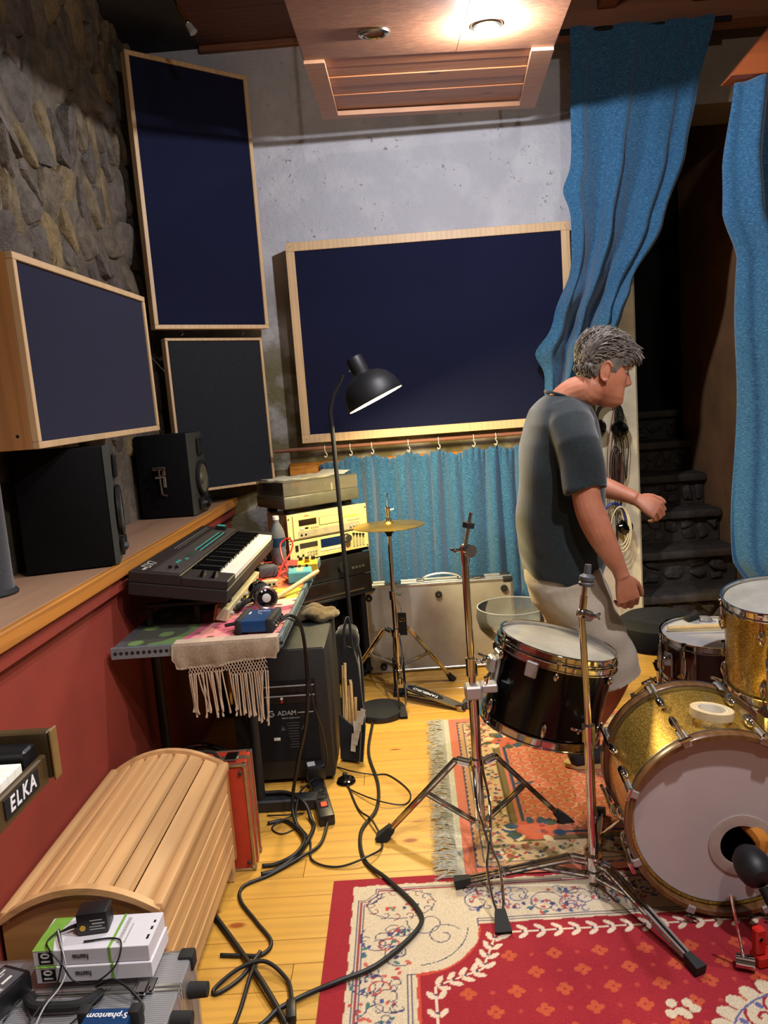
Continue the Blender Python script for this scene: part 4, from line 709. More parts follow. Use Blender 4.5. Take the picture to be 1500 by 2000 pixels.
obj('fine_print', ln, 'grey_plastic', pp, kind='stuff'); obj('serial_sticker', B().boxb(-0.565, -0.54, 2.8648, 2.8655, 0.185, 0.197), 'paper', pp)
# ================================================================ floor lamp
plain('lamp_black', '1b1c1f', 0.5, 0.2, var=0.08); emit('lamp_glow', (1.0, 0.78, 0.36), 14.0)
t = thing('floor_lamp', 'black floor lamp with lit dome shade leaning over the hi-hat', 'lamp', (-0.18, 3.52, 0))
obj('base', B(T(-0.17, 3.515, 0)).lathe([(0, 0), (0.118, 0), (0.12, 0.004), (0.12, 0.024), (0.116, 0.03), (0, 0.031)], 48), 'lamp_black', t)
obj('pole', B().tube(spline([(-0.278, 3.55, 0.03), (-0.283, 3.55, 0.6), (-0.291, 3.55, 1.30), (-0.294, 3.55, 1.45)], 4)+spline([(-0.29, 3.55, 1.47), (-0.27, 3.55, 1.525), (-0.235, 3.55, 1.575), (-0.222, 3.55, 1.61)], 5), 0.0105, 12), 'lamp_black', t)
ax = V((0.41, -0.02, -0.912)).normalized(); rc = V((-0.082, 3.545, 1.488)); Ml = axis_frame(rc, -ax)          # local z: up along the neck
sh = obj('shade', B(Ml).lathe([(0.136, 0.0), (0.137, 0.004), (0.134, 0.03), (0.124, 0.065), (0.105, 0.095), (0.078, 0.118), (0.047, 0.130), (0.044, 0.131), (0.044, 0.128), (0.075, 0.114), (0.102, 0.092), (0.121, 0.064), (0.131, 0.03), (0.133, 0.002)], 56, close=True), 'lamp_black', t)
obj('neck', B(Ml).lathe([(0.040, 0.120), (0.041, 0.150), (0.039, 0.205), (0.036, 0.214), (0.0, 0.215)], 32), 'lamp_black', t)
obj('yoke', B(Ml).boxb(-0.052, -0.036, -0.014, 0.014, 0.10, 0.20, 0.004), 'lamp_black', t); obj('screw', B(Ml).lathe([(0, 0.008), (0.006, 0.007), (0.008, 0.0)], 14, T(0.0, -0.04, 0.17) @ RX(PI/2)), 'chrome', t)
obj('diffuser', B(Ml).lathe([(0, 0.006), (0.10, 0.006), (0.130, 0.003), (0.1325, 0.0), (0.1325, -0.0015), (0.0, -0.004)], 48), 'lamp_glow', t)
l = bpy.data.lights.new('floor_lamp_light', 'AREA'); l.shape = 'DISK'; l.size = 0.22; l.energy = 42; l.color = (1.0, 0.80, 0.42)
lo = bpy.data.objects.new('floor_lamp_light', l); COL.objects.link(lo); lo.matrix_world = axis_frame(rc+ax*0.012, -ax)
# ================================================================ drum hardware
def rod(b, p0, p1, r, n=10): return b.cyl(p0, p1, r, n=n)
def flatbar(b, p0, p1, w_, th, side=None):
    p0, p1 = V(p0), V(p1); Mx = frame(p0, p1-p0, z=side or (0, 0, 1)); L_ = (p1-p0).length; return b.boxb(0, L_, -w_/2, w_/2, -th/2, th/2, th*0.3, Mx)
def tripod(t, c, tips, zc, zl, attach=0.55, flat=True, foot=(0.02, 0.05), mat='chrome', rods=()):
    c = V(c); obj('leg_collar', B().cyl((c.x, c.y, zc-0.022), (c.x, c.y, zc+0.018), 0.024, n=20), mat, t); obj('lower_collar', B().cyl((c.x, c.y, zl-0.015), (c.x, c.y, zl+0.012), 0.019, n=16), mat, t)
    for k, tp in enumerate(tips):
        tp = V(tp); d = V((tp.x-c.x, tp.y-c.y, 0)).normalized(); top = V((c.x, c.y, zc))+d*0.022; end = tp+V((0, 0, 0.03)); sd = V((-d.y, d.x, 0))
        knee = top+d*0.045+V((0, 0, 0.012))
        lg = B()
        if k in rods:
            for s_ in (-1, 1): lg.tube(spline([top+sd*0.014*s_, top.lerp(end, 0.3)+sd*0.02*s_, top.lerp(end, 0.55)+sd*0.004*s_, top.lerp(end, 0.7)+sd*0.018*s_, top.lerp(end, 0.9)+sd*0.015*s_, end+sd*0.003*s_], 4), 0.0042, 8)
        else:
            for s_ in (-1, 1):
                o_ = sd*(0.011*s_); flatbar(lg, top+o_, knee+o_, 0.003, 0.016); flatbar(lg, knee+o_, end+o_*0.6, 0.003, 0.016)
            flatbar(lg, knee, end, 0.02, 0.004, (d.x, d.y, 1))
        o = obj('leg', lg, mat, t)
        mid = knee.lerp(end, attach); lb = B()
        for s_ in (-1, 1): flatbar(lb, V((c.x, c.y, zl))+d*0.018+sd*0.006*s_, mid+sd*0.006*s_, 0.003, 0.013)
        obj('brace', lb, mat, t); dd = (end-knee).normalized()
        Mf = frame(end-dd*0.018, dd, z=(0, 0, 1)); w0, L_ = foot
        obj('rubber_foot', B(Mf).mesh([(-0.0, s1*w0*0.55, s2*w0*0.5) for s1, s2 in ((-1, -1), (1, -1), (1, 1), (-1, 1))]+[(L_, s1*w0*0.9, s2*w0*0.75) for s1, s2 in ((-1, -1), (1, -1), (1, 1), (-1, 1))], [(3, 2, 1, 0), (4, 5, 6, 7)]+[(j, (j+1) % 4, 4+(j+1) % 4, 4+j) for j in range(4)], smooth=False), 'rubber', o)
def wing(b, p, d, s=1.0): d = V(d).normalized(); p = V(p); b.cyl(p, p+d*0.02*s, 0.006*s, n=10); sx = d.cross(V((0, 0, 1))).normalized(); [b.tube([p+d*0.018*s, p+d*0.026*s+sx*0.012*s*k, p+d*0.03*s+sx*0.024*s*k], [0.004*s, 0.005*s, 0.004*s], 8) for k in (-1, 1)]; return b
# hi-hat
c = V((-0.072, 3.74, 0))
t = thing('hi_hat_stand', 'chrome hi-hat stand with cymbals beside the floor lamp', 'hi-hat', c)
tripod(t, c, [(0.19, 3.89, 0), (-0.34, 3.93, 0), (-0.06, 3.46, 0)], 0.33, 0.155, 0.5, rods=(2,))
obj('lower_tube', B().cyl((c.x, c.y, 0.06), (c.x, c.y, 0.52), 0.0135, n=20), 'chrome', t); obj('base_frame', B().boxb(c.x-0.03, c.x-0.018, c.y-0.02, c.y, 0.005, 0.2, 0.003).boxb(c.x+0.018, c.x+0.03, c.y-0.02, c.y, 0.005, 0.2, 0.003).boxb(c.x-0.035, c.x+0.035, c.y-0.03, c.y+0.02, 0.0, 0.03, 0.004), 'matte_black', t)
cl_ = obj('height_clamp', B().cyl((c.x, c.y, 0.50), (c.x, c.y, 0.545), 0.02, n=20), 'chrome', t); obj('wing_screw', wing(B(), (c.x+0.018, c.y-0.005, 0.525), (1, -0.3, 0)), 'chrome', cl_)
obj('upper_tube', B().cyl((c.x, c.y, 0.52), (c.x+0.002, c.y, 0.835), 0.0105, n=16), 'chrome', t); obj('cymbal_seat', B(T(c.x+0.002, c.y, 0.83)).lathe([(0, 0.03), (0.03, 0.03), (0.032, 0.02), (0.018, 0.005), (0.012, -0.01)], 24), 'matte_black', t)
obj('pull_rod', B().cyl((c.x+0.002, c.y, 0.86), (c.x+0.006, c.y, 1.035), 0.003, n=8), 'chrome', t); obj('clutch', B(T(c.x+0.003, c.y, 0.895)).lathe([(0.004, 0), (0.017, 0.0), (0.017, 0.012), (0.009, 0.016), (0.010, 0.05), (0.012, 0.055), (0.012, 0.07), (0.004, 0.075)], 16).cyl((0.008, 0, 0.055), (0.03, 0.0, 0.058), 0.004), 'chrome', t)
x = N('cymbal_bronze'); v = x.coords((1,1,1)); gr_ = x.n('TexGradient', gradient_type='SPHERICAL'); sep = x.n('SeparateXYZ'); x.l(v, sep.inputs[0]); nn = x.noise(v, 9, 4)
x.color(x.ramp(nn, [(0.3, srgb('a08334')), (0.7, srgb('c7a84c'))])); x.set(Roughness=0.32, Metallic=1.0)
def cymbal(Mx, r, bell=True): return B(Mx).lathe([(0.004, 0.022), (0.012, 0.021), (0.022, 0.015), (0.028, 0.009), (r*0.5, 0.005), (r, -0.004), (r, -0.0055), (r*0.5, 0.0035), (0.028, 0.007), (0.02, 0.013), (0.004, 0.019)], 64, close=True)
obj('cymbal', cymbal(T(c.x+0.002, c.y, 0.876), 0.178), 'cymbal_bronze', t, label='bronze top cymbal'); obj('cymbal', cymbal(T(c.x+0.002, c.y, 0.868) @ RX(PI), 0.176), 'cymbal_bronze', t, label='bronze bottom cymbal')
tg = obj('hang_tag', B(frame((c.x+0.012, c.y-0.022, 0.30), (0.95, -0.3, 0), z=(0.02, 0, 1))).boxb(0, 0.046, 0, 0.0015, 0.02, 0.135, 0.0005), 'matte_black', t); obj('tag_print', B(frame((c.x+0.012, c.y-0.022, 0.30), (0.95, -0.3, 0), z=(0.02, 0, 1))).tube([(0.023+0.016*math.cos(a), -0.001, 0.10+0.011*math.sin(a)) for a in np.linspace(0, 2*PI, 18)[:-1]], 0.001, 5, closed=True).cyl((0.023, -0.001, 0.091), (0.023, -0.001, 0.106), 0.0012, n=5).cyl((0.014, -0.001, 0.106), (0.032, -0.001, 0.106), 0.0012, n=5), 'brass_bits', tg)
obj('tag_string', B().tube([(c.x+0.012, c.y-0.016, 0.50), (c.x+0.03, c.y-0.02, 0.47), (c.x+0.035, c.y-0.026, 0.435)], 0.0012, 5), 'cable_black', t)
Mp = frame((-0.045, 3.665, 0.075), (0.84, -0.53, -0.19), z=(0, 0, 1))
pd = obj('pedal_plate', B(Mp).prism([(0, -0.022), (0.05, -0.034), (0.16, -0.034), (0.26, -0.03), (0.30, -0.026), (0.30, 0.026), (0.26, 0.03), (0.16, 0.034), (0.05, 0.034), (0, 0.022)], -0.004, 0.004), 'dull_chrome', t)
obj('pedal_pad', B(Mp).prism([(0.115+0.10*math.cos(a), 0.027*math.sin(a)) for a in np.linspace(0, 2*PI, 26)[:-1]], 0.0042, 0.0052), 'matte_black', pd); obj('lettering', B(Mp).text('TAMBURO', 0.030, T(0.12, -0.004, 0.0055) @ RZ(PI), 0.0002, 0.0005, xs=1.0), 'printed_white', pd)
obj('pedal_heel', B(Mp).boxb(0.302, 0.335, -0.028, 0.028, -0.016, 0.006, 0.003), 'dull_chrome', t); obj('pedal_base', B().tube([(c.x+0.01, c.y-0.03, 0.008), (0.20, 3.525, 0.008)], 0.004, 8).tube([(c.x+0.03, c.y-0.01, 0.008), (0.225, 3.545, 0.008)], 0.004, 8), 'dull_chrome', t)
# chrome stand that carries the black tom, with a bare cymbal tilter on top
c = V((0.186, 2.385, 0))
t = thing('cymbal_stand', 'chrome stand with bare cymbal post holding up the black tom', 'stand', c)
tripod(t, c, [(-0.123, 2.43, 0), (0.464, 2.46, 0), (0.193, 1.96, 0)], 0.275, 0.07, 0.45, foot=(0.026, 0.062), rods=(2,))
obj('lower_tube', B().cyl((c.x, c.y, 0.045), (c.x+0.002, c.y, 0.50), 0.0165, n=24), 'chrome', t); obj('upper_tube', B().cyl((c.x+0.002, c.y, 0.5), (c.x+0.001, c.y, 0.965), 0.0118, n=20), 'chrome', t)
cl_ = obj('height_clamp', B().cyl((c.x+0.002, c.y, 0.575), (c.x+0.002, c.y, 0.635), 0.0185, n=20), 'chrome', t); obj('wing_screw', wing(B(), (c.x+0.016, c.y-0.006, 0.62), (1, -0.4, 0.3)), 'chrome', cl_)
mc = obj('tom_clamp', B().boxb(c.x-0.025, c.x+0.03, c.y-0.028, c.y+0.028, 0.50, 0.545, 0.006).boxb(c.x+0.03, c.x+0.082, c.y-0.005, c.y+0.045, 0.512, 0.540, 0.004), 'cast_metal', t); obj('wing_screw', wing(B(), (c.x-0.022, c.y-0.015, 0.49), (-0.8, -0.5, -0.4)), 'chrome', mc); obj('wing_screw', wing(B(), (c.x+0.045, c.y+0.0, 0.545), (0.2, -0.1, 1)), 'chrome', mc)
ti = obj('tilter', B().cyl((c.x+0.002, c.y, 0.945), (c.x+0.003, c.y, 1.0), 0.0145, n=18).cyl((c.x+0.022, c.y-0.022, 0.985), (c.x+0.004, c.y+0.018, 0.985), 0.020, n=24), 'chrome', t); obj('tilter_wing', wing(B(), (c.x-0.006, c.y+0.0, 0.985), (-1, -0.2, 0.15)), 'chrome', ti)
obj('cymbal_post', B().cyl((c.x+0.006, c.y, 1.0), (c.x+0.03, c.y, 1.105), 0.006, n=12), 'chrome', t); obj('felt', B(axis_frame((c.x+0.018, c.y, 1.058), (0.22, 0, 1))).cyl((0, 0, -0.001), (0, 0, 0.016), 0.019, n=20), 'rubber', t)
# chrome stand in front, next to the bass drum
c = V((0.49, 2.11, 0))
t = thing('cymbal_stand', 'chrome stand with flat legs and grey rubber tip beside the gold bass drum', 'stand', c)
tripod(t, c, [(0.11, 2.135, 0), (0.64, 1.755, 0), (0.60, 2.46, 0)], 0.085, 0.04, 0.35, foot=(0.018, 0.05))
obj('lower_tube', B().cyl((c.x, c.y, 0.03), (c.x, c.y, 0.47), 0.0135, n=24), 'chrome', t); cl_ = obj('height_clamp', B().cyl((c.x, c.y, 0.455), (c.x, c.y, 0.505), 0.019, n=20), 'chrome', t); obj('wing_screw', wing(B(), (c.x-0.018, c.y, 0.49), (-1, -0.3, 0.1), 0.8), 'chrome', cl_)
obj('upper_tube', B().cyl((c.x, c.y, 0.505), (c.x-0.006, c.y, 0.835), 0.0098, n=20).sph((c.x-0.006, c.y, 0.835), (0.013, 0.013, 0.015), 14, 8), 'chrome', t)
ti = obj('tilter', B().cyl((c.x+0.012, c.y-0.016, 0.83), (c.x-0.004, c.y+0.02, 0.83), 0.016, n=20), 'chrome', t); obj('tilter_wing', wing(B(), (c.x+0.01, c.y-0.01, 0.828), (1, -0.3, 0.05)), 'chrome', ti)
obj('cymbal_post', B().cyl((c.x-0.005, c.y, 0.835), (c.x+0.010, c.y, 0.94), 0.0075, n=12).cyl((c.x-0.002, c.y, 0.85), (c.x+0.003, c.y, 0.885), 0.0105, n=14), 'chrome', t)
obj('rubber_sleeve', B(axis_frame((c.x+0.010, c.y, 0.915), (0.14, 0, 1))).lathe([(0, 0), (0.021, 0), (0.022, 0.008), (0.018, 0.012), (0.021, 0.016), (0.021, 0.026), (0.010, 0.034), (0.009, 0.06), (0, 0.06)], 20), 'grey_plastic', t)
# ================================================================ drums
def lugs(t, Mx, r, zs, n, off=0.0, mat='chrome', size=(0.014, 0.05)):
    for i in range(n):
        a = 2*PI*i/n+off; Ml_ = Mx @ RZ(a)
        for z in zs: obj('lug', B(Ml_).sph((r+0.006, 0, z), (0.012, 0.010, size[1]/2), 12, 8), mat, t)
def rods(t, Mx, r, z0, z1, n, off): return [obj('tension_rod', B(Mx @ RZ(2*PI*i/n+off)).cyl((r, 0, z0), (r, 0, z1), 0.0033, n=8).boxb(r-0.008, r+0.006, -0.008, 0.008, z1-0.004, z1+0.004, 0.001), 'chrome', t) for i in range(n)]
def hoop(r, h_, fl_=0.006): return [(r-0.003, 0), (r, 0), (r+fl_, 0.001), (r+fl_, 0.004), (r, 0.005), (r, h_-0.006), (r+fl_*0.6, h_-0.003), (r+fl_*0.5, h_), (r-0.003, h_-0.001)]
plain('shell_black', '040405', 0.16, coat=0.0, var=0.05, spec=0.35)
x = N('drum_head_coated'); v = x.coords(); x.color(x.ramp(x.noise(v, 8, 5), [(0.3, srgb('8c887c')), (0.7, srgb('aaa699'))])); x.set(Roughness=0.22, Coat_Weight=0.3)
x = N('gold_sparkle'); v = x.coords(); vo = x.n('TexVoronoi', i_Scale=330.0); x.l(v, vo.inputs['Vector']); x.color(x.mix(x.ramp(vo.outputs['Color'], [(0.2, srgb('8a6a22')), (0.6, srgb('c39b3c')), (0.9, srgb('f0d27a'))]), srgb('b08a34'), 0.25)); x.set(Roughness=0.35, Metallic=0.75, Coat_Weight=0.4)
bn = x.n('Bump', i_Strength=0.6, i_Distance=0.004); sp = x.n('SeparateColor'); x.l(vo.outputs['Color'], sp.inputs[0]); x.l(sp.outputs[1], bn.inputs['Height']); x.l(bn.outputs[0], x.p.inputs['Normal'])
wood('hoop_wood', '5a3d22', '7a5530', 2, 0.3, 1.0, coat=0.4); plain('mahogany', '3b130c', 0.15, coat=0.7, var=0.2, vs_=12); plain('kick_head', 'b3a8a6', 0.5, var=0.06, vs_=5); plain('pale_ring', 'a5958a', 0.5); plain('drum_inside', '1a1208', 0.9); plain('orange_rag', 'b5701a', 0.8)
ang = math.radians(15.2); Mt = T(0.413, 2.5, 0.345) @ RY(ang)
t = thing('tom_drum', 'glossy black tom with chrome rims clamped on the chrome stand', 'drum', (0.42, 2.5, 0.3))
obj('shell', B(Mt).lathe([(0.187, 0.012), (0.193, 0.012), (0.193, 0.268), (0.187, 0.268)], 64, close=True), 'shell_black', t)
obj('hoop', B(Mt).lathe(hoop(0.2, 0.032), 64, T(0, 0, -0.004), True), 'chrome', t); obj('hoop', B(Mt).lathe(hoop(0.2, 0.026), 64, T(0, 0, 0.252), True), 'chrome', t); obj('hoop', B(Mt).lathe(hoop(0.194, 0.026), 64, T(0, 0, 0.279), True), 'chrome', t)
obj('drum_head', B(Mt).lathe([(0, 0.294), (0.17, 0.294), (0.188, 0.291), (0.192, 0.286)], 64), 'drum_head_coated', t); obj('drum_head', B(Mt).lathe([(0, 0.004), (0.19, 0.008)], 48), 'drum_head_coated', t)
lugs(t, Mt, 0.194, (0.055,), 6, 0.35); lugs(t, Mt, 0.194, (0.235,), 6, 0.35, size=(0.014, 0.03)); rods(t, Mt, 0.203, 0.03, 0.0, 6, 0.35); rods(t, Mt, 0.203, 0.235, 0.282, 6, 0.35)
br = obj('mount_bracket', B(Mt @ RZ(PI+0.15)).boxb(0.19, 0.20, -0.035, 0.035, 0.13, 0.235, 0.004).boxb(0.20, 0.222, -0.025, 0.025, 0.16, 0.215, 0.006), 'cast_metal', t); obj('wing_screw', wing(B(Mt @ RZ(PI+0.15)), (0.222, 0.0, 0.205), (1, 0.2, 0.2)), 'chrome', br)
obj('floor_mount', B(Mt @ RZ(PI+1.0)).boxb(0.192, 0.206, -0.02, 0.02, 0.21, 0.262, 0.004), 'cast_metal', t)
# bass drum
c0 = V((0.805, 1.925, 0.276)); axd = V((0.088, 1, 0.0)).normalized(); Mb = frame(c0, V((1, -0.088, 0)), z=(0.0, 0.0, 1)) ; Mb = axis_frame(c0, axd)   # local z: away from the front head
R0 = 0.245; LB = 0.40
t = thing('bass_drum', 'gold sparkle bass drum with wooden hoops and grey front head', 'drum', (0.82, 2.1, 0.0))
obj('shell', B(Mb).lathe([(R0-0.006, 0.028), (R0, 0.028), (R0, LB-0.028), (R0-0.006, LB-0.028)], 80, close=True), 'gold_sparkle', t)
for z in (0.0, LB-0.04):
    h_ = obj('hoop', B(Mb).lathe([(R0+0.003, z), (R0+0.014, z), (R0+0.016, z+0.003), (R0+0.016, z+0.037), (R0+0.014, z+0.04), (R0+0.003, z+0.04)], 80, close=True), 'hoop_wood', t)
    obj('inlay', B(Mb).lathe([(R0+0.0155, z+0.03), (R0+0.0172, z+0.03), (R0+0.0172, z+0.036), (R0+0.0155, z+0.036)], 80, close=True), 'dull_chrome', h_)
obj('rim_ring', B(Mb).lathe([(R0+0.001, 0.036), (R0+0.012, 0.036), (R0+0.012, 0.044), (R0+0.001, 0.044)], 80, close=True), 'dull_chrome', t); obj('rim_ring', B(Mb).lathe([(R0+0.001, LB-0.046), (R0+0.012, LB-0.046), (R0+0.012, LB-0.041), (R0+0.001, LB-0.041)], 80, close=True), 'dull_chrome', t)
# front head with port hole towards lower right
loc = Mb.inverted() @ V((0.853, 1.93, 0.205)); hx, hy = loc.x, loc.y; hr = 0.062; n = 72; vs_ = []; fs = []
for i in range(n): a = 2*PI*i/n; vs_.append((R0*math.cos(a), R0*math.sin(a), 0.032))
for i in range(n): a = 2*PI*i/n; vs_.append((hx+hr*math.cos(a), hy+hr*math.sin(a), 0.032))
fs = [(i, (i+1) % n, n+(i+1) % n, n+i) for i in range(n)]
fh = obj('front_head', B(Mb).mesh(vs_, fs), 'kick_head', t); obj('port_ring', B(Mb).lathe([(hr-0.004, 0.028), (hr-0.004, 0.0335), (hr+0.026, 0.0335), (hr+0.026, 0.029), (hr+0.02, 0.028)], 48, T(hx, hy, 0), True), 'pale_ring', fh)
obj('rear_head', B(Mb).lathe([(0, LB-0.022), (R0, LB-0.022)], 64), 'kick_head', t); obj('muffling_rag', B(Mb).tube(spline([(hx-0.02, hy+0.05, 0.06), (hx-0.045, hy+0.02, 0.015), (hx-0.03, hy-0.03, 0.012), (hx-0.05, hy-0.06, 0.016), (hx-0.045, hy-0.10, 0.017)], 5), [0.02]*6+[0.016]*6+[0.011]*6+[0.004]*3, 8), 'orange_rag', t)
obj('inner_lining', B(Mb).lathe([(R0-0.008, 0.03), (R0-0.008, LB-0.03)], 48), 'drum_inside', t)
for i in range(8):
    a = 2*PI*i/8+0.39
    for (z, s_) in ((0.0, 1), (LB, -1)):
        Ma = Mb @ RZ(a); cw = obj('claw', B(Ma).boxb(R0+0.002, R0+0.022, -0.011, 0.011, z-0.004*s_ if s_ > 0 else z-0.006, z+0.006 if s_ > 0 else z+0.004, 0.002).boxb(R0+0.0175, R0+0.025, -0.012, 0.012, min(z, z+0.06*s_), max(z, z+0.06*s_), 0.003), 'cast_metal', t)
        obj('claw_rod', B(Ma).cyl((R0+0.03, 0, z-0.012*s_), (R0+0.03, 0, z+0.13*s_), 0.0042, n=10).boxb(R0+0.025, R0+0.036, -0.019, 0.019, min(z-0.017*s_, z-0.009*s_), max(z-0.017*s_, z-0.009*s_), 0.003), 'chrome', cw)
        obj('lug', B(Ma).sph((R0+0.016, 0, z+0.125*s_), (0.016, 0.012, 0.034), 14, 10), 'chrome', t)
for (a, tip) in ((-1, (0.50, 2.30, 0.0)), (1, (1.17, 2.22, 0))): obj('spur', B().cyl((0.84+a*0.235, 2.16, 0.19), tip, 0.006, n=10).sph((0.84+a*0.245, 2.16, 0.195), (0.02, 0.03, 0.025), 12, 8), 'chrome', t)
rs = obj('tom_post', B().boxb(0.99, 1.05, 2.10, 2.16, 0.44, 0.50, 0.006).cyl((1.02, 2.13, 0.5), (1.02, 2.13, 0.62), 0.011), 'chrome', t)
# masking tape
b = B(T(0.815, 2.045, 0.535) @ RX(-0.06) @ RY(0.12)).lathe([(0.040, 0), (0.056, 0), (0.057, 0.001), (0.057, 0.023), (0.056, 0.024), (0.040, 0.024)], 48, close=True)
t = thing('masking_tape', 'roll of cream masking tape lying on the gold bass drum', 'tape', (0.815, 2.045, 0.53)); obj('tape', b, [plain('tape_cream', 'c3ad84', 0.6).m], t); obj('core', B(T(0.815, 2.045, 0.535) @ RX(-0.06) @ RY(0.12)).lathe([(0.0375, 0.001), (0.0397, 0.001), (0.0397, 0.023), (0.0375, 0.023)], 40, close=True), 'paper', t)
# gold rack tom
Mg = T(1.165, 2.36, 0.485) @ RY(math.radians(-4)) @ RX(math.radians(6))
t = thing('tom_drum', 'gold sparkle tom with chrome hoop mounted above the bass drum', 'drum', (1.165, 2.36, 0.47))
obj('shell', B(Mg).lathe([(0.155, 0.01), (0.16, 0.01), (0.16, 0.29), (0.155, 0.29)], 64, close=True), 'gold_sparkle', t); obj('hoop', B(Mg).lathe(hoop(0.166, 0.03), 64, T(0, 0, -0.006), True), 'chrome', t); obj('hoop', B(Mg).lathe(hoop(0.166, 0.03), 64, T(0, 0, 0.278), True), 'chrome', t); obj('drum_head', B(Mg).lathe([(0, 0.297), (0.158, 0.297), (0.162, 0.292)], 48), 'drum_head_coated', t)
obj('drum_head', B(Mg).lathe([(0, 0.004), (0.158, 0.004)], 48), 'drum_head_coated', t)
lugs(t, Mg, 0.161, (0.06, 0.225), 6, 2.9, size=(0.014, 0.055)); rods(t, Mg, 0.169, 0.225, 0.3, 6, 2.9); rods(t, Mg, 0.169, 0.06, -0.002, 6, 2.9)
obj('mount_arm', B().tube(spline([(1.02, 2.13, 0.58), (1.03, 2.16, 0.64), (1.06, 2.2, 0.62)], 4), 0.010, 10).boxb(1.05, 1.09, 2.19, 2.22, 0.59, 0.66, 0.004), 'chrome', t)
# snare on its stand
Mn = T(1.10, 2.76, 0.385) @ RX(math.radians(3))
t = thing('snare_drum', 'dark red snare drum with white head behind the bass drum', 'drum', (1.1, 2.76, 0.38))
obj('shell', B(Mn).lathe([(0.165, 0.008), (0.17, 0.008), (0.17, 0.148), (0.165, 0.148)], 64, close=True), 'mahogany', t); obj('hoop', B(Mn).lathe(hoop(0.176, 0.026), 64, T(0, 0, -0.006), True), 'chrome', t); obj('hoop', B(Mn).lathe(hoop(0.176, 0.028), 64, T(0, 0, 0.138), True), 'chrome', t)
obj('drum_head', B(Mn).lathe([(0, 0.156), (0.168, 0.156), (0.172, 0.15)], 48), [plain('white_head', 'b5b4b2', 0.5, var=0.05).m], t); lugs(t, Mn, 0.171, (0.078,), 8, 4.60, size=(0.012, 0.1)); rods(t, Mn, 0.179, 0.11, 0.162, 8, 4.60); rods(t, Mn, 0.179, 0.05, -0.004, 8, 4.60)
so = obj('strainer', B(Mn @ RZ(3.5)).boxb(0.17, 0.195, -0.022, 0.022, 0.03, 0.12, 0.004), 'chrome', t); obj('strainer_lever', B(Mn @ RZ(3.5)).tube([(0.195, 0, 0.10), (0.215, 0, 0.115), (0.22, 0, 0.06)], 0.006, 8).sph((0.21, 0.0, 0.10), 0.012, 10, 8), 'chrome', so)
obj('drum_key', B(Mn @ RZ(4.60)).cyl((0.179, 0, 0.162), (0.179, 0, 0.192), 0.005, n=10).cyl((0.179, -0.016, 0.192), (0.179, 0.016, 0.194), 0.0045, n=10), 'dark_metal', t)
t = thing('snare_stand', 'chrome basket stand under the dark red snare drum', 'stand', (1.1, 2.76, 0)); c = V((1.1, 2.77, 0))
tripod(t, c, [(1.32, 2.60, 0), (1.1, 3.02, 0), (0.92, 2.60, 0)], 0.2, 0.06, 0.5, foot=(0.016, 0.04)); obj('tube', B().cyl((c.x, c.y, 0.04), (c.x, c.y, 0.34), 0.012, n=16), 'chrome', t)
for k in range(3): a = 2*PI*k/3+0.5; obj('basket_arm', B().tube([(c.x, c.y, 0.34), (c.x+0.15*math.cos(a), c.y+0.15*math.sin(a), 0.362), (c.x+0.19*math.cos(a), c.y+0.19*math.sin(a), 0.372), (c.x+0.197*math.cos(a), c.y+0.197*math.sin(a), 0.40)], [0.007, 0.007, 0.007, 0.009], 8), 'dark_metal', t)
single('drumstick', B().tube([(0.955, 2.785, 0.560), (1.0, 2.78, 0.560), (1.24, 2.752, 0.561), (1.27, 2.748, 0.561)], [0.0075, 0.0082, 0.0078, 0.004], 12), 'stick_wood', 'grey-lit wooden drumstick lying across the white snare head', 'drumstick')
t = thing('snare_damper', 'black clip damper with clear gel on the snare rim', 'damper', (1.09, 2.90, 0.55)); obj('clip', B(T(1.085, 2.895, 0.551) @ RZ(0.5)).boxb(-0.03, 0.03, -0.014, 0.014, 0.0, 0.02, 0.006, seg=2), 'rubber', t); obj('gel', B(T(1.135, 2.885, 0.5505)).lathe([(0, 0.012), (0.016, 0.011), (0.024, 0.004), (0.025, 0.0), (0, 0.0)], 24), [glass('gel_clear', (0.9, 0.9, 0.92), 0.35, 0.05).m], t)
# throne
t = thing('drum_throne', 'round black padded drum throne behind the snare', 'stool', (1.06, 3.2, 0)); c = V((1.06, 3.2, 0))
obj('seat', B(T(c.x, c.y, 0.36)).lathe([(0, 0), (0.16, 0.0), (0.175, 0.01), (0.185, 0.045), (0.178, 0.10), (0.14, 0.125), (0.0, 0.13)], 48), 'matte_black', t); obj('column', B().cyl((c.x, c.y, 0.28), (c.x, c.y, 0.36), 0.012, n=16), 'gloss_black', t); obj('column_sleeve', B().cyl((c.x, c.y, 0.05), (c.x, c.y, 0.28), 0.0155, n=16).cyl((c.x, c.y, 0.25), (c.x, c.y, 0.285), 0.022, n=18), 'chrome', t)
tripod(t, c, [(0.86, 3.0, 0), (1.32, 3.1, 0), (1.03, 3.47, 0)], 0.17, 0.06, 0.5, foot=(0.016, 0.04))
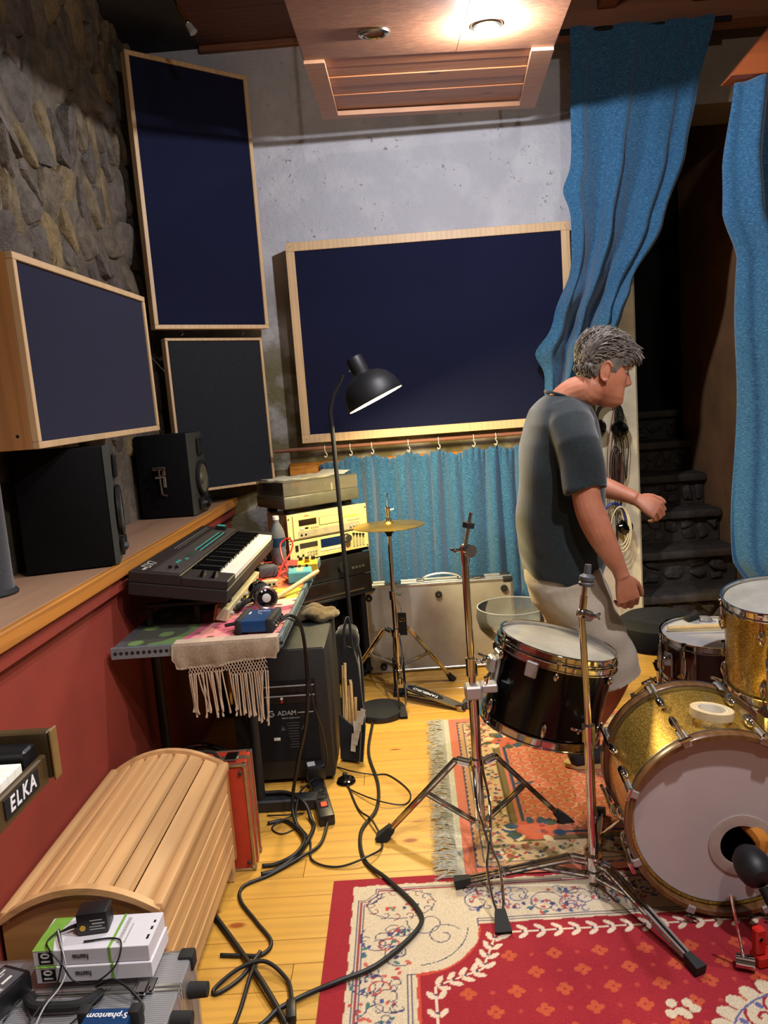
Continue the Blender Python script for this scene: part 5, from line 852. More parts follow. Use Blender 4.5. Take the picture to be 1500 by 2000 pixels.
# ================================================================ rugs (dye colours per vertex, own shapes)
class Raster:
    def __init__(s, xs, ys, base): s.gx, s.gy = np.meshgrid(xs, ys); s.c = np.zeros(s.gx.shape+(3,)); s.c[:] = srgb(base)
    def fill(s, mask, h_, a=1.0): s.c[mask] = s.c[mask]*(1-a)+np.array(srgb(h_))*a
    def stroke(s, pts, w_, h_):
        for (x0, y0), (x1, y1) in zip(pts[:-1], pts[1:]):
            m_ = (s.gx > min(x0, x1)-w_) & (s.gx < max(x0, x1)+w_) & (s.gy > min(y0, y1)-w_) & (s.gy < max(y0, y1)+w_)
            if not m_.any(): continue
            X_, Y_ = s.gx[m_], s.gy[m_]; dx, dy = x1-x0, y1-y0; L2 = dx*dx+dy*dy+1e-12; t_ = np.clip(((X_-x0)*dx+(Y_-y0)*dy)/L2, 0, 1)
            d = np.hypot(X_-x0-t_*dx, Y_-y0-t_*dy); k = d < w_/2; sub = s.c[m_]; sub[k] = srgb(h_); s.c[m_] = sub
    def ell(s, cx, cy, rx, ry, h_, a=0.0):
        m_ = (np.abs(s.gx-cx) < max(rx, ry)) & (np.abs(s.gy-cy) < max(rx, ry)); X_, Y_ = s.gx[m_]-cx, s.gy[m_]-cy; ca, sa = math.cos(a), math.sin(a)
        k = ((X_*ca+Y_*sa)/rx)**2+((-X_*sa+Y_*ca)/ry)**2 < 1; sub = s.c[m_]; sub[k] = srgb(h_); s.c[m_] = sub
RED = '901d27'; CREAM = 'c3b396'; NAVY = '3a3c5c'; WINE = '8a3a44'
def curl(cx, cy, r, a0, turns, n=26): return [(cx+r*(1-i/n*0.85)*math.cos(a0+turns*2*PI*i/n), cy+r*(1-i/n*0.85)*math.sin(a0+turns*2*PI*i/n)) for i in range(n)]
xs = np.concatenate([np.arange(-0.292, 1.12, 0.0034), np.arange(1.12, 1.8, 0.03)]); ys = np.concatenate([np.arange(0.8, 1.44, 0.04), np.arange(1.44, 2.207, 0.0034)])
rz = Raster(xs, ys, RED); X_, Y_ = rz.gx, rz.gy; rr_ = random.Random(11)
wb = 0.002*np.sin(70*X_)+0.002*np.sin(90*Y_)
rz.fill((X_ > -0.228+wb) & (Y_ < 2.168+wb), CREAM)
fx, fy, fr = -0.048, 1.968, 0.178
# border line work
for off, col_, w_ in ((0.018, NAVY, 0.004), (0.026, WINE, 0.004), (0.036, NAVY, 0.003)):
    cx_, cy_ = -0.228+off, 2.168-off; k = 0.05
    rz.stroke([(cx_, 0.3), (cx_, cy_-k), (cx_+0.02, cy_-k), (cx_+k, cy_-0.02), (cx_+k, cy_), (1.8, cy_)], w_, col_)
for off, w_ in ((0.012, 0.004), (0.022, 0.003)):
    rz.stroke([(fx-off, 0.3), (fx-off, fy-fr+0.0), (fx+0.02, fy-fr-0.0)], w_, NAVY); rz.stroke([(fx+fr+0.0, fy+off-0.02), (fx+fr, fy+off), (1.8, fy+off)], w_, NAVY)
def rosette(cx, cy, s_, r=rr_):
    for k in range(14): a = k*2*PI/14+r.uniform(-.1, .1); rz.stroke(curl(cx+s_*math.cos(a), cy+s_*0.62*math.sin(a), s_*0.22, a, 0.7, 10), 0.0032, r.choice([NAVY, NAVY, WINE]))
    rz.stroke([(cx+s_*1.15*math.cos(a), cy+s_*0.75*math.sin(a)) for a in np.linspace(0, 2*PI, 40)], 0.003, NAVY)
    for k in range(9): rz.ell(cx+r.uniform(-.6, .6)*s_, cy+r.uniform(-.35, .35)*s_, r.uniform(.005, .010), .0055, r.choice(['b5483f', '3f5f6a', NAVY, '5a7a6a']), r.uniform(0, 3))
rosette(-0.085, 2.075, 0.085)
for i in range(8):
    cx = 0.20+i*0.19; cy = 2.065+0.012*(-1)**i
    rz.stroke(curl(cx-0.06, cy-0.01, 0.055, 0.4, 1.2), 0.0034, NAVY); rz.stroke(curl(cx+0.05, cy+0.005, 0.05, 3.6, -1.3), 0.0034, '46507a'); rz.stroke(curl(cx+0.01, cy-0.02, 0.035, 1.0, 1.5), 0.004, WINE)
    for k in range(20): rz.ell(cx+rr_.uniform(-.09, .09), cy+rr_.uniform(-.055, .055), rr_.uniform(.005, .012), .0055, rr_.choice(['a8423d', 'b5564a', '46507a', '3f5f6a', NAVY, '9a6a6a']), rr_.uniform(0, 3))
    for k in range(12): x0, y0 = cx+rr_.uniform(-.09, .09), cy+rr_.uniform(-.05, .05); rz.stroke(curl(x0, y0, rr_.uniform(.014, .026), rr_.uniform(0, 6), rr_.choice([-.9, .9]), 12), 0.003, rr_.choice([NAVY, '46507a', '6a5a7a']))
for i in range(7):
    cy = 1.90-i*0.155; cx = -0.135+0.012*(-1)**i
    rz.stroke(curl(cx-0.02, cy+0.03, 0.06, 2.4, 1.2), 0.0034, NAVY); rz.stroke(curl(cx+0.03, cy-0.03, 0.05, 5.4, -1.2), 0.0034, NAVY); rz.stroke(curl(cx, cy, 0.035, 0.0, 1.1), 0.006, 'a8504a')
    for k in range(20): rz.ell(cx+rr_.uniform(-.07, .07), cy+rr_.uniform(-.07, .07), rr_.uniform(.005, .013), .0055, rr_.choice(['a8423d', 'b5564a', '46507a', '3f6a64', NAVY]), rr_.uniform(0, 3))
    for k in range(11): x0, y0 = cx+rr_.uniform(-.07, .07), cy+rr_.uniform(-.07, .07); rz.stroke(curl(x0, y0, rr_.uniform(.014, .026), rr_.uniform(0, 6), rr_.choice([-.9, .9]), 12), 0.003, NAVY)
rz.stroke(curl(0.03, 1.93, 0.05, 0.5, 1.2), 0.0034, NAVY); rz.stroke(curl(-0.01, 1.99, 0.06, 3.0, 1.0), 0.0034, NAVY); rz.stroke([(fx+(fr-0.03)*math.cos(a), fy+(fr-0.03)*math.sin(a)) for a in np.linspace(-PI/2+0.1, -0.1, 22)], 0.003, NAVY)
# red field, its leaf garland and small quatrefoils
inf = (X_ > fx+wb) & (Y_ < fy+wb) & (np.hypot(X_-fx, Y_-fy) > fr+wb)
rz.fill(inf, RED); rz.fill(inf & ((X_ < fx+0.008) | (np.abs(np.hypot(X_-fx, Y_-fy)-fr) < 0.006)), 'b5432f')
for i in range(-2, 16):
    for j in range(0, 18):
        cx = 0.0+i*0.118+0.059*(j % 2)+0.02; cy = 1.90-j*0.062
        if not (cx > fx+0.10 and cy < fy-0.075 and math.hypot(cx-fx, cy-fy) > fr+0.09): continue
        for dx, dy in ((0, .012), (0, -.012), (.012, 0), (-.012, 0)): rz.ell(cx+dx, cy+dy, 0.0095, 0.0085, 'b04a2c')
        rz.ell(cx+0.059, cy, 0.006, 0.006, 'a83a30')
def leafchain(p0, p1, n):
    d = ((p1[0]-p0[0])/n, (p1[1]-p0[1])/n); L_ = math.hypot(*d); ux, uy = d[0]/L_, d[1]/L_; a = math.atan2(uy, ux)
    rz.stroke([p0, p1], 0.006, 'cdb9a0')
    for i in range(n):
        cx, cy = p0[0]+d[0]*(i+.5), p0[1]+d[1]*(i+.5)
        for s_ in (-1, 1): rz.ell(cx-uy*0.015*s_, cy+ux*0.015*s_, 0.017, 0.0075, 'cdb9a0', a+0.62*s_); 
        rz.ell(cx, cy, 0.004, 0.004, NAVY)
g0 = 0.048; leafchain((fx+g0, 0.5), (fx+g0, fy-fr-0.045), 22); leafchain((1.75, fy-g0+0.008), (fx+fr+0.045, fy-g0+0.008), 33); leafchain((fx+g0, fy-fr-0.045), (fx+fr*0.74+0.04, fy-fr*0.74-0.04), 4); leafchain((fx+fr*0.74+0.04, fy-fr*0.74-0.04), (fx+fr+0.045, fy-g0+0.008), 4)
# medallion towards the near right
mx, my = 0.86, 1.50
for k in range(30): a = 2*PI*k/30; rz.ell(mx+0.235*math.cos(a), my+0.19*math.sin(a), 0.026, 0.02, 'c3b396', a)
rz.ell(mx, my, 0.225, 0.178, CREAM)
for k in range(16): a = 2*PI*k/16; rz.stroke(curl(mx+0.165*math.cos(a), my+0.13*math.sin(a), 0.042, a, 1.2, 18), 0.007, RED); rz.ell(mx+0.2*math.cos(a+.2), my+0.155*math.sin(a+.2), 0.011, 0.007, '5b5a86', a)
rz.stroke([(mx+0.215*math.cos(a), my+0.17*math.sin(a)) for a in np.linspace(0, 2*PI, 70)], 0.005, '5b5a86'); rz.ell(mx, my, 0.11, 0.09, RED)
for k in range(8): a = 2*PI*k/8; rz.ell(mx+0.07*math.cos(a), my+0.055*math.sin(a), 0.024, 0.012, CREAM, a)
for tt in range(6): rz.ell(0.60-tt*0.012, 1.63+0.02*math.sin(tt*2), 0.014, 0.012, CREAM, tt)
t = thing('rug', 'red oriental rug with cream scrolled border in the foreground', 'rug', (0.75, 1.3, 0))
color_grid('pile', xs, ys, rz.c, lambda a, b_: 0.0075+0.0006*np.sin(40*a)*np.sin(37*b_), 0, 'rug_pile', t, 0.95, 300)
obj('backing', B().boxb(-0.293, 1.78, 0.795, 2.207, 0.0005, 0.0062, 0.002), 'red_plastic', t)
# salmon rug
SAL = 'b5674e'; xs = np.concatenate([np.arange(0.0, 1.15, 0.0042), np.arange(1.15, 1.8, 0.012)]); ys = np.arange(0.0, 1.185, 0.0042)
r2_ = Raster(xs, ys, SAL); X_, Y_ = r2_.gx, r2_.gy; H2 = ys[-1]
ed = np.minimum(np.minimum(X_, Y_), H2-Y_)
r2_.fill((ed > 0.034), '2c3850'); r2_.fill((ed > 0.046), 'a8825a'); r2_.fill((ed > 0.060), '2c3850'); r2_.fill(ed > 0.066, 'b39a72')
r2_.fill((ed > 0.040) & (ed < 0.046) & (np.sin(200*(X_+Y_)) > 0), 'a8825a')
for side in range(3):
    L_ = (1.8 if side else H2)
    for k in range(int(L_/0.034)):
        s_ = 0.08+k*0.034
        for _ in range(7):
            e_d = rr_.uniform(0.074, 0.165); s2 = s_+rr_.uniform(-.018, .018)
            p = (e_d, s2) if side == 0 else ((s2, e_d) if side == 1 else (s2, H2-e_d))
            if s2 > L_-0.07: continue
            r2_.ell(p[0], p[1], rr_.uniform(.005, .0125), rr_.uniform(.004, .009), rr_.choice(['8c3a34', '8c3a34', '3c4a5c', '5a5a34', 'c9b48a', 'a85a48', '2c3850', 'a3764a', '7a6a3a']), rr_.uniform(0, 3))
r2_.fill((ed > 0.172) & (ed < 0.200), '6d5a34'); r2_.fill((ed > 0.176) & (ed < 0.179), '3c3a2c'); r2_.fill((ed >= 0.200) & (ed < 0.212), 'b5674e'); r2_.fill((ed >= 0.212) & (ed < 0.224), '2f3d52')
fld = ed >= 0.224; u = (X_/0.078+Y_/0.060); v_ = (X_/0.078-Y_/0.060); fu, fv = np.abs(u-np.round(u)), np.abs(v_-np.round(v_))
r2_.fill(fld, 'b4644a'); r2_.fill(fld & ((fu < 0.045) | (fv < 0.045)), 'c49a72'); r2_.fill(fld & (fu < 0.09) & (fv < 0.09), '5a4a3a')
for (cx, cy, s_) in ((0.25, 0.24, 1.0), (0.23, 0.93, 0.9), (0.26, 0.56, 0.35), (0.98, 0.24, 1.0)):
    r2_.ell(cx, cy, 0.085*s_, 0.06*s_, 'b4583c')
    for k in range(int(16*s_)+4): a = rr_.uniform(0, 6.3); r2_.ell(cx+0.085*s_*math.cos(a), cy+0.06*s_*math.sin(a), 0.018*s_+.004, 0.010*s_+.003, rr_.choice(['33475c', '33475c', 'c9b48a', '3c4a3a']), a)
    for k in range(6): r2_.ell(cx+rr_.uniform(-.05, .05)*s_, cy+rr_.uniform(-.03, .03)*s_, .010, .008, rr_.choice(['33475c', '8c3a34', 'a85a48']))
for (cx, cy) in ((0.60, 0.68), (0.66, 0.70), (0.56, 0.66), (0.70, 0.64)): r2_.ell(cx, cy, 0.05, 0.022, 'a98a4c'); r2_.ell(cx, cy, 0.03, 0.012, '6d5a34')
t = thing('rug', 'salmon patterned rug with pale fringe under the tom and stands', 'rug', (0.115, 2.185, 0), math.radians(-1.3), local=True)
color_grid('pile', xs, ys, r2_.c, lambda a, b_: 0.0125+0.0006*np.sin(40*a)*np.sin(37*b_)-0.003*np.clip((b_-0.05)/0.2, 0, 1), 0, 'rug_pile', t)
obj('backing', B().boxb(0.0, 1.79, 0.03, H2, 0.0008, 0.0085, 0.002), 'cream_cloth', t)
fabric('fringe_cotton', '8f8c78', 'b9b5a0', 0.95, (40, 40, 40), 0.2)
fb = B(); fb.boxb(-0.022, 0.001, 0.0, H2, 0.006, 0.0105)
for k in range(330):
    y0 = k*H2/330+rr_.uniform(-.002, .002); L_ = rr_.uniform(0.055, 0.085); b1, b2 = rr_.uniform(-.022, .022), rr_.uniform(-.03, .03)
    fb.tube([(-0.02, y0, 0.009), (-0.02-L_*0.5, y0+b1*0.5, 0.012+rr_.uniform(0, .006)), (-0.02-L_, y0+b1+b2*0.5, 0.009)], [0.0022, 0.002, 0.0014], 4, cap=False)
obj('fringe', fb, 'fringe_cotton', t, kind='stuff')
# ================================================================ pine chest with curved lid
wood('chest_pine', 'c08f58', 'dab07a', 1, 0.5, 0.7, coat=0.0, dark=0.2); wood('chest_end', 'a87a45', 'b98a52', 0, 0.4, 0.9, dark=0.15)
t = thing('wooden_chest', 'pine chest with curved slatted lid against the red half wall', 'chest', (-0.79, 1.94, 0)); X0, X1, Y0, Y1 = -0.972, -0.606, 1.585, 2.285
arc = lambda xx: 0.364+0.064*(1-((xx-(X0+X1)/2)/((X1-X0)/2))**2)
lid = obj('lid_frame', B().boxb(X1-0.024, X1+0.006, Y0, Y1, 0.352, 0.385, 0.008, seg=2).boxb(X0-0.004, X0+0.022, Y0, Y1, 0.352, 0.385, 0.008, seg=2), 'chest_pine', t)
ns = 7; xa, xb = X0+0.022, X1-0.024
for i in range(ns):
    a, b_ = xa+(xb-xa)*i/ns+0.0026, xa+(xb-xa)*(i+1)/ns-0.0026
    pr = [(a+0.003, arc(a)-0.002), (a+0.006, arc(a+0.006))] + [(a+(b_-a)*q, arc(a+(b_-a)*q)) for q in (0.35, 0.65)] + [(b_-0.006, arc(b_-0.006)), (b_-0.003, arc(b_)-0.002), (b_, arc(b_)-0.012), (a, arc(a)-0.012)]
    obj('lid_slat', B(M(((1, 0, 0, 0), (0, 0, -1, 0), (0, 1, 0, 0), (0, 0, 0, 1)))).prism(pr, -(Y1-0.012), -(Y0+0.012)), 'chest_pine', t)
for (a, b_) in ((Y0-0.008, Y0+0.011), (Y1-0.011, Y1+0.006)):
    xs2 = np.linspace(X0, X1, 15); pr = [(q, arc(q)+0.010) for q in xs2]+[(q, arc(q)-0.006) for q in xs2[::-1]]
    obj('lid_end', B(M(((1, 0, 0, 0), (0, 0, -1, 0), (0, 1, 0, 0), (0, 0, 0, 1)))).prism(pr, -b_, -a), 'chest_pine', t)
    pr = [(q, arc(q)-0.0075) for q in xs2]+[(X1, 0.06), (X0, 0.06)]
    obj('end_board', B(M(((1, 0, 0, 0), (0, 0, -1, 0), (0, 1, 0, 0), (0, 0, 0, 1)))).prism(pr, -(Y0+0.018 if a < 2 else Y1-0.002), -(Y0+0.002 if a < 2 else Y1-0.018)), 'chest_end', t)
for i in range(5): obj('side_board', B().boxb(X1-0.016, X1-0.002, Y0+0.019, Y1-0.019, 0.06+i*0.0575+0.0015, 0.06+(i+1)*0.0575-0.0015, 0.003), 'chest_pine', t); obj('side_board', B().boxb(X0+0.002, X0+0.016, Y0+0.019, Y1-0.019, 0.06+i*0.0575+0.0015, 0.06+(i+1)*0.0575-0.0015, 0.003), 'chest_pine', t)
for sx in (X0+0.004, X1-0.028):
    for sy in (Y0+0.02, Y1-0.046): obj('leg', B().boxb(sx, sx+0.024, sy, sy+0.026, 0, 0.06, 0.003), 'chest_pine', t)
obj('floor_panel', B().boxb(X0+0.017, X1-0.017, Y0+0.02, Y1-0.02, 0.062, 0.072), 'chest_end', t)
# ================================================================ red briefcase
plain('red_case', 'a8331c', 0.55, var=0.1); plain('silver_trim', 'b0a68e', 0.3, 0.9)
t = thing('red_case', 'red flat case with silver trim standing behind the pine chest', 'case', (-0.75, 2.36, 0)); a0, a1, b0, b1, h1 = -0.955, -0.552, 2.297, 2.41, 0.365
obj('shell', B().boxb(a0+0.004, a1-0.004, b0+0.004, b1-0.004, 0.006, h1-0.004, 0.002), 'red_case', t)
for yy in (b0, b1-0.009, (b0+b1)/2-0.009, (b0+b1)/2+0.001):
    obj('trim', B().boxb(a1-0.009, a1, yy, yy+0.009, 0.004, h1, 0.001).boxb(a0, a1-0.0095, yy, yy+0.009, h1-0.009, h1, 0.001).boxb(a0, a1-0.0095, yy, yy+0.009, 0.0, 0.009, 0.001), 'silver_trim', t)
for yy in (b0-0.001, b1-0.015):
    for zz_ in (0.0, h1-0.016): obj('corner', B().boxb(a1-0.016, a1+0.0015, yy, yy+0.016, zz_, zz_+0.0175, 0.004), 'dull_chrome', t)
lt = obj('latch', B().boxb(a1-0.075, a1-0.035, b0+0.025, b1-0.03, h1-0.003, h1+0.006, 0.002), 'dull_chrome', t); obj('handle', B().tube(spline([(a1-0.10, (b0+b1)/2, h1), (a1-0.12, (b0+b1)/2, h1+0.022), (a1-0.2, (b0+b1)/2, h1+0.022), (a1-0.22, (b0+b1)/2, h1)], 4), 0.006, 8), 'rubber', t)
for zz_ in (0.03, h1-0.03): obj('stud', B().sph((a1-0.02, b0-0.001, zz_), (0.007, 0.004, 0.007), 12, 8), 'screw_dark', t)
# dark hoop and strap clutter under the table
t = thing('steel_hoop', 'dark steel hoop of an office chair foot behind the pine chest', 'hoop', (-0.8, 2.62, 0)); hc = V((-0.79, 2.60, 0.14))
obj('rim', B().tube([(hc.x+0.16*math.cos(a), hc.y+0.02*math.sin(a), hc.z+0.155*math.sin(a)) for a in np.linspace(0, 2*PI, 48)[:-1]], 0.009, 8, closed=True), 'gloss_black', t)
for a in (0.6, 1.5, 2.6, 4.0, 5.4): obj('spoke', B().cyl((hc.x, hc.y, hc.z), (hc.x+0.16*math.cos(a), hc.y+0.02*math.sin(a), hc.z+0.155*math.sin(a)), 0.006, n=8), 'matte_black', t)
obj('hub', B().cyl((hc.x, hc.y-0.02, hc.z), (hc.x, hc.y+0.02, hc.z), 0.025), 'matte_black', t)
# ================================================================ aluminium case by the wall
x = N('brushed_alu'); v = x.coords((2, 2, 40)); nn = x.noise(x.coords((3, 3, 3)), 1.5, 4); x.color(x.ramp(nn, [(0.3, srgb('9a958a')), (0.7, srgb('b8b4a8'))])); x.set(Roughness=0.42, Metallic=0.35); x.bump(x.noise(v, 3, 3), 0.08, 0.002)
plain('alu_trim', 'c4c4be', 0.28, 0.9)
t = thing('aluminium_case', 'large aluminium flight case standing below the short blue curtain', 'case', (0.17, 4.14, 0)); a0, a1, b0, b1, h1 = -0.238, 0.572, 4.068, 4.205, 0.492
obj('front_panel', B().boxb(a0+0.01, a1-0.01, b0+0.003, b0+0.062, 0.012, h1-0.008, 0.002), 'brushed_alu', t); obj('rear_panel', B().boxb(a0+0.01, a1-0.01, b0+0.066, b1-0.003, 0.012, h1-0.008, 0.002), 'brushed_alu', t)
for (y0_, y1_) in ((b0, b0+0.063), (b0+0.0655, b1)):
    obj('edge_trim', B().boxb(a0, a1, y0_, y0_+0.018, h1-0.016, h1, 0.003).boxb(a0, a1, y1_-0.018, y1_, h1-0.014, h1, 0.003).boxb(a0, a1, y0_, y1_, 0.004, 0.018, 0.003).boxb(a0, a0+0.014, y0_, y1_, 0.0185, h1-0.0165, 0.003).boxb(a1-0.014, a1, y0_, y1_, 0.0185, h1-0.0165, 0.003), 'alu_trim', t)
for cx in (a0+0.02, a1-0.03):
    for yy in (b0-0.002, b1-0.035): obj('corner_cap', B().boxb(cx-0.026, cx+0.03, yy, yy+0.035, h1-0.024, h1+0.004, 0.008, seg=2), 'rubber', t)
for cx, cz_ in ((a0+0.026, 0.43), ((a0+a1)/2, 0.425), (a1-0.05, 0.435), (a0+0.08, 0.04), (a1-0.1, 0.03)):
    f_ = obj('rubber_button', B(T(cx, b0+0.0025, cz_) @ RX(PI/2)).lathe([(0, 0.012), (0.017, 0.011), (0.019, 0.004), (0.019, 0)], 24), 'rubber', t); obj('button_screw', B(T(cx, b0-0.0096, cz_) @ RX(PI/2)).lathe([(0, 0.001), (0.006, 0.001), (0.006, 0)], 12), 'dull_chrome', f_)
for cx in (a0+0.16, a1-0.19): lt = obj('latch', B().boxb(cx-0.045, cx+0.045, b0+0.03, b0+0.10, h1+0.0005, h1+0.006, 0.002), 'chrome', t); obj('latch_tongue', B().boxb(cx-0.02, cx+0.02, b0+0.02, b0+0.075, h1+0.0065, h1+0.013, 0.003), 'chrome', lt)
hx_ = (a0+a1)/2+0.02; obj('handle', B().tube(spline([(hx_-0.11, b0+0.064, h1), (hx_-0.09, b0+0.060, h1+0.022), (hx_-0.03, b0+0.058, h1+0.036), (hx_+0.03, b0+0.058, h1+0.036), (hx_+0.09, b0+0.060, h1+0.022), (hx_+0.11, b0+0.064, h1)], 5), 0.010, 10, flat=(1.3, 0.7)), 'alu_trim', t); obj('handle_mount', B().boxb(hx_-0.135, hx_-0.09, b0+0.045, b0+0.085, h1+0.0005, h1+0.008, 0.002).boxb(hx_+0.09, hx_+0.135, b0+0.045, b0+0.085, h1+0.0005, h1+0.008, 0.002), 'dull_chrome', t)
# clear dome on a low stool behind the tom
t = thing('acrylic_bowl', 'clear acrylic bowl resting between the tom and the aluminium case', 'bowl', (0.50, 3.62, 0.27))
obj('bowl', B(T(0.50, 3.62, 0.272)).lathe([(0, 0.0), (0.06, 0.004), (0.12, 0.03), (0.165, 0.085), (0.178, 0.14), (0.170, 0.185), (0.166, 0.185), (0.174, 0.14), (0.161, 0.087), (0.118, 0.034), (0.06, 0.008), (0, 0.004)], 56), [glass('clear_acrylic', (0.92, 0.95, 0.95), 0.16, 0.03).m], t); obj('rim', B(T(0.50, 3.62, 0.272)).lathe([(0.166, 0.184), (0.172, 0.184), (0.172, 0.188), (0.166, 0.188)], 56, close=True), [glass('acrylic_rim', (0.95, 0.97, 0.97), 0.5, 0.05).m], t)
t = thing('low_stool', 'low dark round stool under the clear acrylic bowl', 'stool', (0.50, 3.62, 0)); obj('seat', B(T(0.5, 3.62, 0.245)).lathe([(0, 0), (0.10, 0), (0.105, 0.006), (0.105, 0.022), (0.10, 0.026), (0, 0.026)], 36), 'matte_black', t)
for k in range(3): a = k*2.1+0.4; obj('leg', B().cyl((0.5+0.09*math.cos(a), 3.62+0.09*math.sin(a), 0.0), (0.5+0.06*math.cos(a), 3.62+0.06*math.sin(a), 0.244), 0.009), 'matte_black', t)
single('rubber_pad', B(T(0.325, 3.56, 0)).lathe([(0, 0), (0.10, 0), (0.102, 0.004), (0.10, 0.009), (0, 0.009)], 40), 'grey_plastic', 'round grey practice pad lying on the floor by the pedal', 'pad')
t = thing('coat_clip', 'black spring clamp gripping the rim of the clear bowl', 'clamp', (0.64, 3.58, 0.45)); obj('jaw', B().tube(spline([(0.645, 3.575, 0.44), (0.66, 3.56, 0.465), (0.70, 3.55, 0.485), (0.73, 3.55, 0.48)], 4), 0.010, 8), 'rubber', t); obj('spring', B().sph((0.672, 3.552, 0.468), 0.014, 12, 8), 'brass_bits', t)
# ================================================================ drumstick bag leaning on the subwoofer
t = thing('stick_bag', 'open black stick bag with drumsticks and papers leaning by the subwoofer', 'bag', (-0.27, 3.03, 0))
Mk = frame((-0.292, 3.04, 0.0), (0.72, -0.30, 0.0), z=(-0.05, 0.16, 1))
obj('back_flap', B(Mk).prism([(-0.035, 0.0), (0.06, 0.0), (0.075, 0.15), (0.05, 0.40), (0.03, 0.47), (0.0, 0.48), (-0.03, 0.45)], -0.008, 0.0, M(((1, 0, 0, 0), (0, 0, -1, 0), (0, 1, 0, 0), (0, 0, 0, 1)))), [fabric('bag_nylon', '0c0c0d', '18181a', 0.85, (60, 60, 60), 0.3).m], t)
obj('pocket', B(Mk).prism([(-0.03, 0.01), (0.055, 0.01), (0.065, 0.13), (0.0, 0.17), (-0.035, 0.2)], 0.012, 0.024, M(((1, 0, 0, 0), (0, 0, -1, 0), (0, 1, 0, 0), (0, 0, 0, 1)))), 'bag_nylon', t); obj('hanging_strap', B(Mk).tube(spline([(-0.02, 0.004, 0.45), (-0.012, 0.0, 0.55), (0.008, 0.004, 0.60), (0.02, 0.004, 0.5), (0.028, 0.004, 0.46)], 5), 0.006, 6), 'bag_nylon', t)
for k in range(7): obj('stick', B(Mk).tube([(-0.018+k*0.009, -0.006-0.003*(k % 2), 0.14), (-0.016+k*0.0085+0.004*math.sin(k*2.3), -0.010-0.004*(k % 3), 0.40-0.018*k+0.03*math.sin(k*1.7))], [0.0055, 0.0065], 8), 'stick_wood', t)
for k in range(5): obj('paper_slip', B(Mk @ T(0.03+0.010*k, -0.028-0.002*k, 0.05+0.03*k) @ RY(0.16*math.sin(k*2.1)+0.1)).boxb(-0.011, 0.011, 0, 0.001, 0, 0.075+0.02*math.sin(k*3)), 'paper', t)
# foot dimmer, power strip, plugs
t = thing('foot_switch', 'round black foot dimmer switch on the floorboards', 'switch', (-0.297, 2.86, 0)); obj('base', B(T(-0.295, 2.855, 0)).lathe([(0, 0), (0.036, 0), (0.038, 0.005), (0.034, 0.013), (0.022, 0.018), (0, 0.019)], 32), 'gloss_black', t); obj('button', B(T(-0.30, 2.868, 0.018)).lathe([(0, 0.014), (0.009, 0.013), (0.011, 0.0)], 16), 'black_plastic', t)
ps = V((-0.415, 2.86, 0)); Mq = frame((-0.415, 2.855, 0), V((0.075, -0.32, 0)), z=(0, 0, 1))
t = thing('power_strip', 'black power strip with red lit switch beside the table foot', 'power strip', ps); obj('body', B(Mq).boxb(0, 0.325, -0.028, 0.028, 0.0, 0.04, 0.006, seg=2), 'black_plastic', t)
for k in range(3): so = obj('socket', B(Mq).lathe([(0.022, 0.0), (0.022, 0.002), (0.018, 0.002), (0.017, -0.001), (0, -0.001)], 24, T(0.075+0.055*k, 0, 0.0405)), 'matte_black', t)
emit('neon_red', (0.9, 0.05, 0.02), 0.6); obj('rocker_switch', B(Mq).boxb(0.235, 0.262, -0.011, 0.011, 0.0405, 0.047, 0.002), 'neon_red', t); obj('switch_frame', B(Mq).boxb(0.230, 0.267, -0.015, 0.015, 0.040, 0.0425, 0.001), 'matte_black', t)
t = thing('power_adapter', 'black mains adapter plugged into the far end of the power strip', 'adapter', (-0.41, 2.83, 0.04)); obj('body', B(Mq).boxb(0.005, 0.062, -0.036, 0.036, 0.0435, 0.10, 0.006, seg=2), 'black_plastic', t); obj('sticker', B(Mq).boxb(0.012, 0.05, -0.03, 0.0, 0.1003, 0.101), 'light_grey', t)
def fcable(name, label, pts, r, **k): return cable(name, label, [(a, b_, max(c_, r+0.0008)) for a, b_, c_ in pts], r, **k)
lc = [(-0.206, 3.40, .006), (-0.214, 3.09, .006), (-0.169, 2.816, .006), (-0.17, 2.624, .006), (-0.22, 2.477, .006), (-0.201, 2.309, .006), (-0.121, 2.179, .016), (-0.038, 2.039, .017), (-0.037, 1.952, .017), (-0.145, 1.823, .017), (-0.248, 1.769, .017), (-0.324, 1.74, .010), (-0.388, 1.695, .012), (-0.42, 1.658, .008), (-0.5, 1.58, .008)]
t = thing('extension_cord', 'thick black cable curving from the lamp base across the red rug', 'cable', (-0.2, 2.3, 0)); obj('cord', B().tube(spline(lc, 8), 0.0066, 8), 'cable_black', t)
fcable('switch_cable', 'thin black cord looping beside the foot switch', [(-0.34, 2.98, .004), (-0.269, 2.90, .02), (-0.19, 2.895, .004), (-0.125, 2.88, .004), (-0.047, 2.74, .004), (-0.067, 2.648, .004), (-0.162, 2.66, .018), (-0.262, 2.768, .006), (-0.29, 2.815, .006)], 0.0028)
fcable('switch_cable', 'thin black cord running from the foot switch round to the power strip', [(-0.285, 2.815, .006), (-0.236, 2.632, .006), (-0.181, 2.522, .02), (-0.144, 2.39, .006), (-0.188, 2.307, .02), (-0.286, 2.281, .006), (-0.373, 2.327, .006), (-0.395, 2.449, .006), (-0.457, 2.575, .006), (-0.458, 2.64, .045), (-0.45, 2.70, .056), (-0.405, 2.80, .055)], 0.0036)
